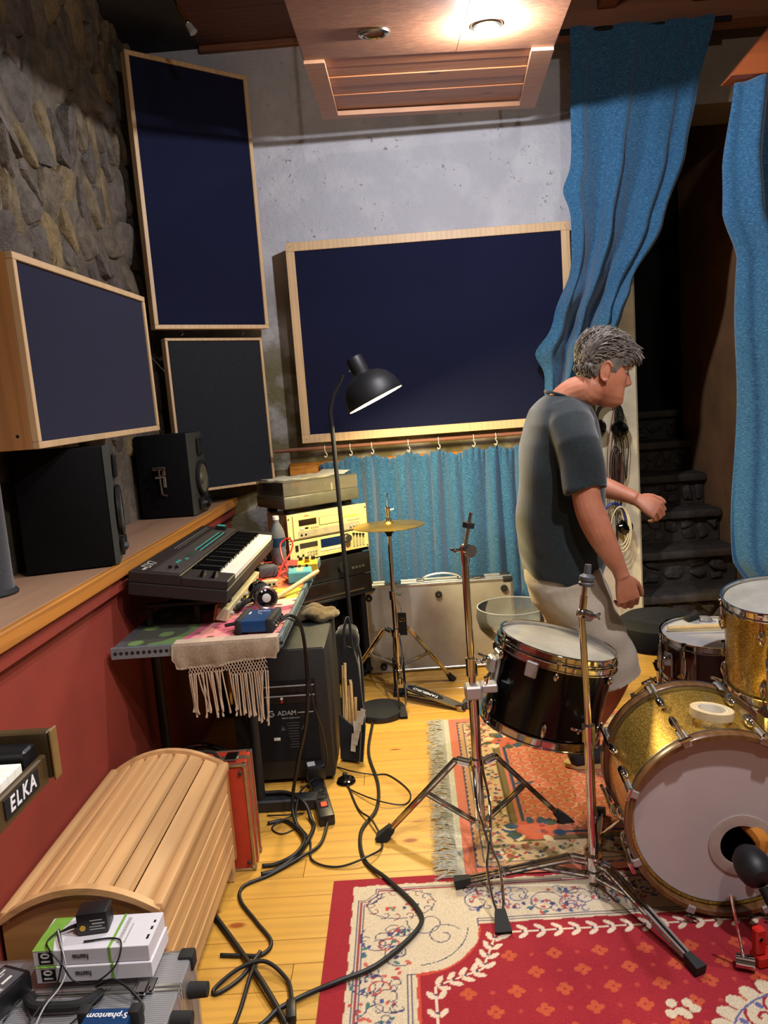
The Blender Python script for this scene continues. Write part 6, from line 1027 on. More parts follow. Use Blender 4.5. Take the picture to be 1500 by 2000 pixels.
fcable('mains_cord', 'black mains cord from the power strip along the pine chest', [(-0.338, 2.53, .02), (-0.356, 2.414, .008), (-0.409, 2.345, .01), (-0.50, 2.262, .006), (-0.575, 2.21, .006), (-0.572, 2.14, .006), (-0.506, 2.037, .006), (-0.447, 1.946, .006), (-0.467, 1.897, .006), (-0.52, 1.898, .006), (-0.58, 1.905, .006)], 0.0055)
fcable('coiled_cable', 'outer black cable coil beside the red case', [(-0.60, 2.70, .056), (-0.50, 2.69, .056), (-0.43, 2.63, .04), (-0.405, 2.58, .008), (-0.389, 2.512, .008), (-0.419, 2.36, .014), (-0.484, 2.282, .008), (-0.53, 2.262, .006)], 0.0075)
fcable('coiled_cable', 'inner black cable coil beside the red case', [(-0.56, 2.57, .006), (-0.492, 2.575, .006), (-0.413, 2.451, .018), (-0.426, 2.347, .022), (-0.488, 2.315, .008), (-0.535, 2.31, .006)], 0.0065)
fcable('coiled_cable', 'tangled thin cord lying in front of the table foot bar', [(-0.57, 2.63, .004), (-0.50, 2.60, .018), (-0.44, 2.63, .004), (-0.47, 2.60, .016), (-0.54, 2.55, .004), (-0.50, 2.50, .004), (-0.44, 2.54, .004)], 0.0026)
fcable('straight_cable', 'black cable running diagonally out from under the pine chest', [(-0.64, 2.08, .009), (-0.61, 2.035, .009), (-0.526, 1.912, .009), (-0.439, 1.775, .016), (-0.362, 1.646, .009), (-0.30, 1.52, .012)], 0.0078)
t = thing('iec_cord', 'black looping cord ending in a plug near the rug edge', 'cable', (-0.45, 1.8, 0)); obj('cord', B().tube(spline([(-0.467, 1.895, .018), (-0.507, 1.815, .006), (-0.556, 1.766, .006), (-0.567, 1.784, .006), (-0.511, 1.834, .02), (-0.445, 1.847, .024), (-0.383, 1.797, .010), (-0.362, 1.734, .012), (-0.358, 1.70, .012)], 8), 0.0055, 8), 'cable_black', t); obj('plug', B(frame((-0.360, 1.715, 0.012), (0.010, -0.07, 0), z=(0, 0, 1))).boxb(0, 0.06, -0.012, 0.012, -0.010, 0.012, 0.004, seg=2), 'black_plastic', t)
fcable('straight_cable', 'black cord hanging straight down the floor toward the flight case', [(-0.473, 1.888, .006), (-0.476, 1.795, .026), (-0.486, 1.711, .006), (-0.494, 1.63, .006), (-0.50, 1.52, .006)], 0.0055)
# ================================================================ the man walking past
x = N('skin'); v = x.coords(); x.color(x.ramp(x.noise(v, 14, 4), [(0.3, srgb('9c5f45')), (0.7, srgb('b4775a'))])); x.set(Roughness=0.5, Subsurface_Weight=0.08, Subsurface_Radius=(0.02, 0.008, 0.004), Subsurface_Scale=0.5); x.bump(x.noise(v, 180, 3), 0.1, 0.001)
fabric('tshirt', '181f21', '22292b', 0.95, (30, 30, 30), 0.15, 3.0, 0.25); fabric('shorts', '9c9080', 'b0a492', 0.95, (60, 60, 60), 0.2, 4.0, 0.15); plain('hair_grey', '5a524a', 0.55, var=0.5, vs_=45); plain('eye_white', '8f857c', 0.25); plain('shoe_tan', 'b59a62', 0.8); plain('sock_dark', '1b1b20', 0.9)
def remesh(b, name, voxel, smooth_it=3, disp=None):
    me = bpy.data.meshes.new(name); b.bm.normal_update(); b.bm.to_mesh(me); b.bm.free(); o = bpy.data.objects.new(name, me); COL.objects.link(o)
    m_ = o.modifiers.new('r', 'REMESH'); m_.mode = 'VOXEL'; m_.voxel_size = voxel; m_.use_smooth_shade = True
    if smooth_it: s_ = o.modifiers.new('s', 'SMOOTH'); s_.factor = 0.5; s_.iterations = smooth_it
    dg = bpy.context.evaluated_depsgraph_get(); out = bpy.data.meshes.new_from_object(o.evaluated_get(dg)); bpy.data.objects.remove(o); bpy.data.meshes.remove(me)
    out.polygons.foreach_set('use_smooth', np.ones(len(out.polygons), bool)); out.materials.clear()
    if disp:
        co = np.empty(len(out.vertices)*3); out.vertices.foreach_get('co', co); nn_ = np.empty(len(out.vertices)*3); out.vertices.foreach_get('normal', nn_); co = co.reshape(-1, 3); nn_ = nn_.reshape(-1, 3); co = co+nn_*disp(co)[:, None]; out.vertices.foreach_set('co', co.ravel()); out.update()
    return out
def ell_ring(c, rx, ry, n=28, ex=2.0, mat=None): return [V((c[0]+rx*math.copysign(abs(math.cos(2*PI*i/n))**(2/ex), math.cos(2*PI*i/n)), c[1]+ry*math.copysign(abs(math.sin(2*PI*i/n))**(2/ex), math.sin(2*PI*i/n)), c[2])) for i in range(n)]
def limb(b, pts, k=6, n=18): q = spline([(*p[:3],) for p in pts], k); rr = spline([(p[3], p[4] if len(p) > 4 else p[3], 0) for p in pts], k); rings = []; return b.tube(q, [r_.x for r_ in rr], n)
body = B()
# head: local +x face, +z up, origin under the chin
Mhd = T(0.716, 2.765, 1.412) @ RZ(math.radians(5)) @ RY(math.radians(13))
prof = [(-0.010, 0.066, 0.006, 0.016), (0.004, 0.088, -0.010, 0.032), (0.028, 0.093, -0.036, 0.050), (0.048, 0.089, -0.056, 0.059), (0.07, 0.087, -0.069, 0.065), (0.095, 0.088, -0.080, 0.069), (0.12, 0.087, -0.090, 0.072), (0.145, 0.094, -0.097, 0.075), (0.17, 0.091, -0.099, 0.076), (0.195, 0.078, -0.093, 0.071), (0.215, 0.056, -0.077, 0.058), (0.23, 0.026, -0.047, 0.036), (0.236, 0.0, -0.02, 0.014)]
zs = np.linspace(-0.010, 0.236, 46); rings = []
for z in zs:
    f_, bk_, w_ = [float(np.interp(z, [p[0] for p in prof], [p[i] for p in prof])) for i in (1, 2, 3)]
    cx = (f_+bk_)/2; rx = (f_-bk_)/2; ring = []
    for i in range(52):
        a = 2*PI*i/52; ca, sa = math.cos(a), math.sin(a); X_ = cx+rx*math.copysign(abs(ca)**0.86, ca); Y_ = w_*math.copysign(abs(sa)**0.92, sa)
        if ca > 0:
            g = lambda yy, zz_, sy, sz: math.exp(-((abs(Y_)-yy)/sy)**2-((z-zz_)/sz)**2)
            hn = np.interp(z, [0.064, 0.072, 0.080, 0.105, 0.128, 0.14], [0.0, 0.017, 0.033, 0.020, 0.006, 0.0])
            X_ += hn*math.exp(-(Y_/0.0115)**2) + 0.006*math.exp(-((abs(Y_)-0.013)/0.008)**2-((z-0.076)/0.009)**2)
            X_ += -0.011*g(0.031, 0.119, 0.014, 0.011) + 0.005*g(0.028, 0.140, 0.02, 0.007) + 0.006*g(0.0, 0.054, 0.02, 0.0045) + 0.006*g(0.0, 0.043, 0.018, 0.005) - 0.004*g(0.0, 0.0485, 0.02, 0.0025) + 0.006*g(0.0, 0.015, 0.018, 0.012) - 0.003*g(0.0, 0.031, 0.02, 0.006) + 0.004*g(0.045, 0.095, 0.015, 0.015)
        ring.append(Mhd @ V((X_, Y_, z)))
    rings.append(ring)
body.ring_loft(rings)
for s_ in (-1, 1):   # ears
    Me = Mhd @ T(-0.012, s_*0.073, 0.105) @ RZ(s_*0.35) @ RX(-s_*0.15)
    body.sph((0, 0, 0), (0.017, 0.008, 0.030), 18, 14, Me); body.tube([(0.003+0.019*math.cos(a), s_*0.008, 0.033*math.sin(a)*1.0) for a in np.linspace(0.4, 2*PI-0.9, 22)], 0.0046, 8, mat=Me)
nb = Mhd @ V((-0.030, 0, 0.045)); limb(body, [(0.585, 2.83, 1.34, 0.09), (0.612, 2.82, 1.405, 0.068), (0.648, 2.80, 1.445, 0.060), (nb.x, nb.y, nb.z, 0.058), (nb.x+0.005, nb.y, nb.z+0.04, 0.05)])
# trunk (mostly under the clothes)
body.ring_loft([ell_ring((0.60, 2.845, 1.42), 0.06, 0.10), ell_ring((0.60, 2.845, 1.36), 0.09, 0.17), ell_ring((0.60, 2.85, 1.2), 0.11, 0.17), ell_ring((0.59, 2.85, 1.0), 0.11, 0.14), ell_ring((0.585, 2.85, 0.82), 0.12, 0.16), ell_ring((0.60, 2.85, 0.72), 0.10, 0.14)])
# near arm hangs down, far arm swings forward
limb(body, [(0.605, 2.72, 1.345, 0.062), (0.612, 2.645, 1.30, 0.058), (0.622, 2.61, 1.20, 0.050), (0.630, 2.60, 1.09, 0.048), (0.645, 2.595, 1.03, 0.050), (0.672, 2.59, 0.96, 0.046), (0.705, 2.59, 0.89, 0.036), (0.727, 2.59, 0.845, 0.027), (0.738, 2.59, 0.815, 0.026)])
limb(body, [(0.62, 3.0, 1.345, 0.06), (0.65, 3.06, 1.25, 0.052), (0.685, 3.08, 1.15, 0.044), (0.735, 3.05, 1.10, 0.042), (0.80, 2.99, 1.075, 0.040), (0.865, 2.94, 1.048, 0.030), (0.895, 2.925, 1.033, 0.027)])
def hand(b, w_, d, thumb, palm_side, curl, sc=1.0):
    z_ = V(d).normalized(); x_ = V(thumb); x_ = (x_-z_*x_.dot(z_)).normalized(); y_ = z_.cross(x_)
    if y_.dot(V(palm_side)) < 0: y_ = -y_
    Mx = M(((x_.x, y_.x, z_.x, w_[0]), (x_.y, y_.y, z_.y, w_[1]), (x_.z, y_.z, z_.z, w_[2]), (0, 0, 0, 1))) @ M.Scale(sc, 4)
    b.ring_loft([[Mx @ p for p in ell_ring((cx, 0, z), rx, ry, 20, 2.4)] for cx, z, rx, ry in ((0, -0.012, 0.025, 0.021), (0.0, 0.01, 0.027, 0.020), (0.001, 0.035, 0.036, 0.019), (0.0, 0.065, 0.042, 0.017), (-0.001, 0.088, 0.042, 0.013))])
    for i, (fx_, fz, L_, r_) in enumerate(((0.0315, 0.086, 0.078, 0.0092), (0.0105, 0.090, 0.086, 0.0095), (-0.0105, 0.087, 0.080, 0.009), (-0.031, 0.079, 0.063, 0.008))):
        p = V((fx_, 0, fz-0.012)); a = 0.12; pts = [p]; rr = [r_*1.08]
        p = p+V((0, 0, 0.012)); pts.append(p); rr.append(r_*1.05)
        for k, fr_ in enumerate((0.46, 0.30, 0.24)):
            a += curl[k]*(1+0.06*i); q = p+V((fx_*0.12*fr_, math.sin(a), math.cos(a)))*L_*fr_; pts += [p.lerp(q, 0.5), q]; rr += [r_*(0.96-0.08*k), r_*(1.0-0.09*k)]; p = q
        b.tube([Mx @ u for u in pts], [q*sc for q in rr], 12); b.sph((0, 0, 0), 1, 10, 8, Mx @ T(*p) @ M.Scale(r_*0.82, 4)) if False else None
    t0 = V((0.024, 0.004, 0.018)); t1 = t0+V((0.026, 0.012, 0.030)); t2 = t1+V((0.012, 0.012, 0.031)); t3 = t2+V((0.0, 0.008, 0.025))
    b.tube([Mx @ u for u in (t0, t0.lerp(t1, 0.6), t1, t1.lerp(t2, 0.5), t2, t2.lerp(t3, 0.6), t3)], [q*sc for q in (0.014, 0.0135, 0.012, 0.0105, 0.0112, 0.0098, 0.006)], 12)
hand(body, (0.738, 2.59, 0.815), (0.24, 0.02, -0.97), (0.9, 0.15, 0.2), (-0.1, 1, 0), (0.55, 0.75, 0.55), 1.0)
hand(body, (0.897, 2.924, 1.032), (0.75, -0.25, -0.45), (0.25, 0.35, 0.55), (-0.3, 0.4, -0.8), (0.75, 0.7, 0.5), 1.0)
# legs
limb(body, [(0.60, 2.77, 0.80, 0.09), (0.67, 2.765, 0.62, 0.078), (0.745, 2.765, 0.46, 0.058), (0.757, 2.775, 0.41, 0.056), (0.725, 2.80, 0.31, 0.052), (0.672, 2.83, 0.19, 0.040), (0.632, 2.85, 0.10, 0.034), (0.626, 2.85, 0.05, 0.036)])
limb(body, [(0.60, 2.93, 0.80, 0.09), (0.63, 2.96, 0.62, 0.078), (0.665, 3.00, 0.46, 0.058), (0.655, 3.01, 0.41, 0.056), (0.61, 3.035, 0.31, 0.052), (0.55, 3.06, 0.19, 0.040), (0.505, 3.07, 0.10, 0.034), (0.50, 3.07, 0.05, 0.036)])
for (cx, cy) in ((0.626, 2.85), (0.50, 3.07)): limb(body, [(cx-0.02, cy, 0.05, 0.035), (cx+0.05, cy, 0.045, 0.036), (cx+0.12, cy, 0.035, 0.032), (cx+0.15, cy, 0.03, 0.022)])
t = thing('person', 'man in dark T-shirt and beige shorts walking past, head bowed', 'person', (0.58, 2.9, 0))
obj('body', remesh(body, 'body', 0.0038, 2), 'skin', t, ang=None)
for s_ in (-1, 1): ey = obj('eye', B(Mhd).sph((0.0695, s_*0.031, 0.119), 0.0115, 16, 12), 'eye_white', t); obj('iris', B(Mhd).sph((0.0762, s_*0.031, 0.1175), 0.0058, 12, 8), 'matte_black', ey)
# shirt: trunk and sleeves fused, with drapery
sb = B(); rows = [(1.452, 0.548, 0.655, 0.062, 2.83), (1.435, 0.530, 0.680, 0.10, 2.835), (1.40, 0.500, 0.705, 0.165, 2.84), (1.35, 0.474, 0.728, 0.200, 2.845), (1.28, 0.456, 0.744, 0.205, 2.85), (1.15, 0.443, 0.752, 0.195, 2.85), (1.02, 0.437, 0.752, 0.185, 2.85), (0.92, 0.433, 0.750, 0.182, 2.85), (0.85, 0.434, 0.745, 0.184, 2.85), (0.795, 0.446, 0.735, 0.184, 2.85), (0.772, 0.452, 0.728, 0.182, 2.85)]
zq = np.linspace(1.452, 0.772, 40); A2 = np.array(rows)[::-1]
sb.ring_loft([[V((p.x, p.y, p.z-0.03*(p.x-0.59)*2*max(0, (0.9-z)/0.13) if z < 0.9 else p.z)) for p in ell_ring(((np.interp(z, A2[:,0], A2[:,1])+np.interp(z, A2[:,0], A2[:,2]))/2, np.interp(z, A2[:,0], A2[:,4]), z), (np.interp(z, A2[:,0], A2[:,2])-np.interp(z, A2[:,0], A2[:,1]))/2, np.interp(z, A2[:,0], A2[:,3]), 48, 2.3)] for z in zq])
def sleeve(b, pts, n=26): return b.tube([p[:3] for p in pts], [p[3] for p in pts], n)
sleeve(sb, [(0.60, 2.76, 1.36, 0.085), (0.608, 2.69, 1.325, 0.085), (0.614, 2.645, 1.27, 0.080), (0.620, 2.622, 1.20, 0.074), (0.626, 2.608, 1.135, 0.071), (0.628, 2.604, 1.118, 0.0705)])
sleeve(sb, [(0.61, 2.94, 1.36, 0.085), (0.63, 3.01, 1.325, 0.085), (0.645, 3.05, 1.27, 0.078), (0.665, 3.07, 1.20, 0.072), (0.675, 3.078, 1.15, 0.070)])
def cloth_wrinkle(co): x_, y_, z_ = co[:,0], co[:,1], co[:,2]; return 0.0075*np.sin(30*x_+11*z_+14*y_)*np.clip((1.35-z_)*3, 0, 1)+0.003*np.sin(26*z_+30*x_)+0.002*np.sin(70*z_-25*y_)*np.clip((1.0-z_)*4, 0, 1)
obj('t_shirt', remesh(sb, 't_shirt', 0.006, 4, cloth_wrinkle), 'tshirt', t, ang=None)
obj('neck_band', B().tube([(V((0.618+0.068*math.cos(a), 2.822+0.066*math.sin(a), 1.437-0.42*(0.062*math.cos(a))))) for a in np.linspace(0, 2*PI, 40)[:-1]], 0.0055, 8, closed=True), 'tshirt', t)
pb = B(); pb.ring_loft([ell_ring((0.59, 2.85, 0.84), 0.135, 0.165, 40), ell_ring((0.59, 2.85, 0.76), 0.140, 0.172, 40), ell_ring((0.605, 2.85, 0.68), 0.138, 0.172, 40), ell_ring((0.615, 2.85, 0.62), 0.11, 0.16, 40)])
sleeve(pb, [(0.595, 2.77, 0.78, 0.115), (0.64, 2.765, 0.66, 0.114), (0.69, 2.765, 0.55, 0.106), (0.735, 2.765, 0.43, 0.102), (0.748, 2.765, 0.385, 0.102)])
sleeve(pb, [(0.595, 2.93, 0.78, 0.115), (0.62, 2.955, 0.66, 0.114), (0.645, 2.98, 0.55, 0.106), (0.66, 3.0, 0.44, 0.100), (0.663, 3.005, 0.40, 0.100)])
obj('shorts', remesh(pb, 'shorts', 0.006, 3, lambda co: 0.004*np.sin(30*co[:,2]+22*co[:,0])+0.003*np.sin(55*co[:,2]-30*co[:,1])), 'shorts', t, ang=None)
for (cx, cy) in ((0.626, 2.85), (0.50, 3.07)):
    sh = obj('shoe', remesh(limb(B(), [(cx-0.045, cy, 0.045, 0.032), (cx-0.02, cy, 0.05, 0.045), (cx+0.04, cy, 0.048, 0.045), (cx+0.11, cy, 0.038, 0.040), (cx+0.165, cy, 0.030, 0.028), (cx+0.185, cy, 0.026, 0.012)]), 'shoe', 0.004, 2), 'sock_dark', t, ang=None)
    obj('sole', B(T(cx+0.065, cy, 0.0)).prism([(0.13*math.cos(a), (0.043-0.006*math.cos(a))*math.sin(a)) for a in np.linspace(0, 2*PI, 30)[:-1]], 0.012, 0.032, bev=0.003), 'shoe_tan', sh); obj('sock', B().tube([(cx-0.005, cy, 0.06), (cx+0.004, cy-0.002, 0.12), (cx+0.02, cy-0.008, 0.16)], [0.042, 0.039, 0.044], 20), 'sock_dark', t)
# hair: scalp cap plus wavy tufts
hb = B(); rr_ = random.Random(3)
def scalp(u, v_, off=0.0):     # u: angle round the head (0 = face), v_: 0 crown .. 1 hairline
    zl = 0.172 if abs(u) < 0.75 else (0.172-(abs(u)-0.75)*0.115 if abs(u) < 1.35 else max(0.060, 0.108-(abs(u)-1.35)*0.03))
    z = 0.236-(0.236-zl)*v_**1.4; f_, bk_, w_ = [float(np.interp(z, [p[0] for p in prof], [p[i] for p in prof])) for i in (1, 2, 3)]; ca, sa = math.cos(u), math.sin(u)
    return V(((f_+bk_)/2+((f_-bk_)/2+off)*math.copysign(abs(ca)**0.86, ca), (w_+off)*math.copysign(abs(sa)**0.92, sa), z+off*(1-v_)))
NU, NV = 56, 14; vs_ = []; fs = []
for j in range(NV+1):
    for i in range(NU): u = -PI+2*PI*i/NU; v_ = j/NV; vs_.append(scalp(u, v_, 0.006*(1-0.5*v_) if v_ < 1 else 0.001))
for j in range(NV):
    for i in range(NU): fs.append((j*NU+i, j*NU+(i+1) % NU, (j+1)*NU+(i+1) % NU, (j+1)*NU+i))
hb.mesh(vs_, fs, Mhd)
for k in range(2300):
    u = rr_.uniform(-PI, PI); v_ = rr_.random()**0.62; p = scalp(u, v_, 0.004); o_ = (p-V((-0.005, 0, 0.12))).normalized(); au = abs(u)
    if 1.15 < au < 2.0 and v_ > 0.72: continue
    top = max(0.0, min(1.0, (p.z-0.095)/0.10)); wv_ = math.sin(9*u+14*v_)
    fl_ = V((0.75-0.35*(au > 2.2), 0.35*math.sin(5*u+3*v_)+0.2*wv_, 0.15)) if top > 0.3 else V((-0.35, 0, -1.0))
    tg_ = (fl_-o_*fl_.dot(o_)).normalized(); L_ = (0.013+0.026*top)*rr_.uniform(0.75, 1.25)
    if au < 0.85 and v_ > 0.6: L_ *= 1.25
    lift = 0.22+0.45*top*rr_.uniform(0.5, 1.2); sd_ = o_.cross(tg_)*rr_.uniform(-0.35, 0.35)
    q1 = p+(tg_*0.6+o_*lift+sd_*0.5)*L_*0.45; q2 = q1+(tg_*0.95+o_*lift*0.4+sd_)*L_*0.4; q3 = q2+(tg_*0.8-o_*(0.15-0.35*top)+sd_*1.4)*L_*0.35
    hb.tube([Mhd @ p, Mhd @ q1, Mhd @ q2, Mhd @ q3], [0.0034, 0.0032, 0.0023, 0.0006], 4, cap=False)
obj('hair', hb, 'hair_grey', t, ang=None)
obj('eyebrow', B(Mhd).tube([(0.088, -0.048, 0.138), (0.095, -0.034, 0.143), (0.099, -0.016, 0.140)], [0.002, 0.004, 0.003], 6), 'hair_grey', t); obj('eyebrow', B(Mhd).tube([(0.088, 0.048, 0.138), (0.095, 0.034, 0.143), (0.099, 0.016, 0.140)], [0.002, 0.004, 0.003], 6), 'hair_grey', t)
# ================================================================ aluminium case in the foreground and what lies on it
x = N('ribbed_alu'); v = x.coords(); wv = x.n('TexWave', wave_type='BANDS', bands_direction='Y', i_Scale=60.0, i_Distortion=0.0); x.l(v, wv.inputs['Vector']); x.color(x.ramp(wv.outputs['Fac'], [(0.2, srgb('8f9094')), (0.8, srgb('b2b3b6'))])); x.set(Roughness=0.4, Metallic=0.6); x.bump(wv.outputs['Fac'], 0.4, 0.002)
plain('hama_white', 'c9c8cc', 0.5, var=0.03); plain('hama_green', '6f9a3a', 0.5); plain('adapter_yellow', 'c5a020', 0.5)
t = thing('flight_case', 'ribbed aluminium case in the near left corner with boxes on top', 'case', (-0.74, 1.38, 0)); a0, a1 = -0.965, -0.528; z1 = 0.298
for (y0_, y1_) in ((1.433, 1.54), (1.215, 1.430)):
    obj('shell', B().boxb(a0, a1, y0_, y1_, 0.012, z1, 0.004), 'ribbed_alu', t)
    obj('edge_trim', B().boxb(a0-0.001, a1+0.003, y0_-0.0005, y0_+0.010, z1-0.008, z1+0.003, 0.002).boxb(a0-0.001, a1+0.003, y1_-0.010, y1_+0.0005, z1-0.008, z1+0.003, 0.002).boxb(a1-0.006, a1+0.003, y0_, y0_+0.01, 0.014, z1-0.009, 0.002).boxb(a1-0.006, a1+0.003, y1_-0.01, y1_, 0.014, z1-0.009, 0.002), 'alu_trim', t)
obj('corner_cap', B().boxb(a1-0.028, a1+0.006, 1.512, 1.545, z1-0.03, z1+0.006, 0.005, seg=2), 'rubber', t)
for (yy, zz_) in ((1.475, 0.255), (1.36, 0.285)): kn = obj('rubber_foot', B().cyl((a1+0.004, yy, zz_), (a1+0.044, yy, zz_), 0.017, 0.015, n=20), 'rubber', t)
for yy in (1.45, 1.30): obj('side_latch', B().boxb(a1+0.003, a1+0.010, yy-0.012, yy+0.012, 0.15, 0.20, 0.003), 'chrome', t)
for xx in (-0.60, -0.90): lt = obj('latch', B().boxb(xx-0.022, xx+0.022, 1.415, 1.455, z1+0.0032, z1+0.009, 0.002), 'chrome', t); obj('latch_tongue', B().boxb(xx-0.012, xx+0.012, 1.40, 1.435, z1+0.0095, z1+0.018, 0.003), 'chrome', lt)
obj('handle', B().tube(spline([(-0.83, 1.428, z1+0.002), (-0.832, 1.408, z1+0.012), (-0.805, 1.382, z1+0.016), (-0.76, 1.378, z1+0.016), (-0.715, 1.380, z1+0.016), (-0.69, 1.405, z1+0.012), (-0.692, 1.425, z1+0.002)], 5), 0.010, 10), 'rubber', t); obj('handle_bar', B().cyl((-0.83, 1.428, z1+0.008), (-0.69, 1.426, z1+0.008), 0.004), 'alu_trim', t)
for xx in (-0.93, -0.57):
    for yy in (1.25, 1.50): obj('foot', B().cyl((xx, yy, 0), (xx, yy, 0.0115), 0.016), 'rubber', t)
for k, (z0_, lab, dx) in enumerate(((z1+0.0185, 'lower white cable box with green stripe on the aluminium case', 0.004), (z1+0.0535, 'upper white cable box with green stripe carrying a black adapter', 0.0))):
    t = thing('cable_box', lab, 'box', (-0.71, 1.5, z0_)); b0_, b1_ = 1.447-0.005*(1-k), 1.553; q0, q1 = -0.832+dx, -0.588+dx
    obj('carton', B().boxb(q0, q1, b0_, b1_, z0_, z0_+0.034, 0.001), 'hama_white', t); obj('green_band', B().boxb(q0+0.158, q0+0.164, b0_-0.0004, b1_+0.0004, z0_-0.0002+0.001, z0_+0.0345), 'hama_green', t)
    obj('green_corner', B().prism([(q0-0.0004, b0_-0.0004), (q0+0.045, b0_-0.0004), (q0+0.03, b0_+0.04), (q0+0.045, b1_), (q0+0.005, b1_), (q0-0.0004, b0_+0.05)], z0_+0.0342, z0_+0.0347), 'hama_green', t)
    obj('dark_label', B().boxb(q0+0.012, q0+0.042, b0_-0.0006, b0_, z0_+0.004, z0_+0.031), 'matte_black', t); obj('lettering', B().text('10', 0.026, T(q0+0.027, b0_-0.0012, z0_+0.017) @ RX(PI/2) @ RZ(PI/2), 0.0002, 0.0006), 'printed_white', t)
    obj('brand_print', B().text('hama', 0.016, T(q0+0.10, b0_-0.0006, z0_+0.018) @ RX(PI/2) @ RZ(PI), 0.0002, 0.0005), 'grey_plastic', t)
    if k:
        tp = B()
        for q_ in range(9): tp.boxb(q0+0.172, q0+0.180, b0_+0.012+q_*0.0092, b0_+0.012+q_*0.0092+0.0075, z0_+0.0341, z0_+0.0344)
        for q_ in range(6): tp.boxb(q0+0.187, q0+0.1905, b0_+0.012+q_*0.0105, b0_+0.012+q_*0.0105+0.009, z0_+0.0341, z0_+0.0344)
        obj('top_print', tp, 'light_grey', t, kind='stuff'); obj('corner_print', B().boxb(q1-0.012, q1-0.007, b0_+0.02, b0_+0.034, z0_+0.0342, z0_+0.0346).boxb(q1-0.012, q1-0.007, b0_+0.05, b0_+0.06, z0_+0.0342, z0_+0.0346).boxb(q1-0.012, q1-0.007, b0_+0.072, b0_+0.08, z0_+0.0342, z0_+0.0346), 'matte_black', t)
t = thing('power_adapter', 'black mains adapter with yellow dot on the white cable boxes', 'adapter', (-0.72, 1.51, z1+0.088)); Mz = T(-0.722, 1.512, z1+0.0885) @ RZ(0.12)
obj('body', B(Mz).boxb(-0.033, 0.033, -0.024, 0.024, 0.0, 0.05, 0.006, seg=2), 'black_plastic', t); obj('dot', B(Mz).cyl((-0.02, -0.0252, 0.018), (-0.02, -0.0238, 0.018), 0.006), 'adapter_yellow', t); obj('fine_print', B(Mz).boxb(-0.006, 0.026, -0.0247, -0.0239, 0.012, 0.014).boxb(-0.006, 0.02, -0.0247, -0.0239, 0.018, 0.020).boxb(0.0, 0.026, -0.0247, -0.0239, 0.024, 0.027).boxb(-0.004, 0.022, -0.0247, -0.0239, 0.032, 0.034), 'light_grey', t); obj('cord_stub', B(Mz).tube([(-0.033, 0, 0.012), (-0.05, -0.005, 0.012), (-0.075, -0.01, 0.006)], [0.005, 0.004, 0.002], 8), 'cable_black', t)
t = thing('phantom_box', 'blue metal phantom power box with rubber corners on the aluminium case', 'audio box', (-0.63, 1.29, z1)); Mz = T(-0.632, 1.275, z1+0.0035) @ RZ(-0.04)
obj('case', B(Mz).boxb(-0.045, 0.045, -0.07, 0.06, 0.006, 0.040, 0.003), 'blue_case', t)
for sx in (-1, 1):
    for yy in (-0.062, 0.052): obj('bumper', B(Mz).boxb(sx*0.05-0.012, sx*0.05+0.012, yy-0.012, yy+0.016, 0.0, 0.046, 0.006, seg=2), 'rubber', t)
obj('lettering', B(Mz).text('S·phantom', 0.019, T(0.0, 0.040, 0.0404) @ RZ(PI), 0.0002, 0.0004), 'printed_white', t); obj('emblem', B(Mz).tube([(-0.012, -0.01, 0.0405), (0.012, -0.01, 0.0405), (0.012, 0.016, 0.0405), (-0.012, 0.016, 0.0405)], 0.0012, 5, closed=True).boxb(-0.001, 0.001, -0.01, 0.016, 0.04, 0.0415), 'printed_white', t)
t = thing('power_adapter', 'black mains adapter with printed plate at the left edge on the case', 'adapter', (-0.89, 1.40, z1)); Mz = T(-0.888, 1.415, z1+0.0035) @ RZ(-0.35)
obj('body', B(Mz).boxb(-0.035, 0.035, -0.045, 0.045, 0.0, 0.045, 0.004, seg=2), 'black_plastic', t); obj('plate', B(Mz).boxb(-0.028, 0.028, -0.035, 0.035, 0.0452, 0.0458), 'grey_plastic', t); obj('fine_print', B(Mz).boxb(0.006, 0.012, -0.005, 0.02, 0.0458, 0.0462).text('CE', 0.014, T(0.02, -0.022, 0.0461) @ RZ(PI/2), 0.0001).boxb(-0.02, -0.017, -0.03, 0.03, 0.0458, 0.0462).boxb(-0.012, -0.010, -0.03, 0.02, 0.0458, 0.0462), 'white_plastic', t)
zt_ = z1+0.0885
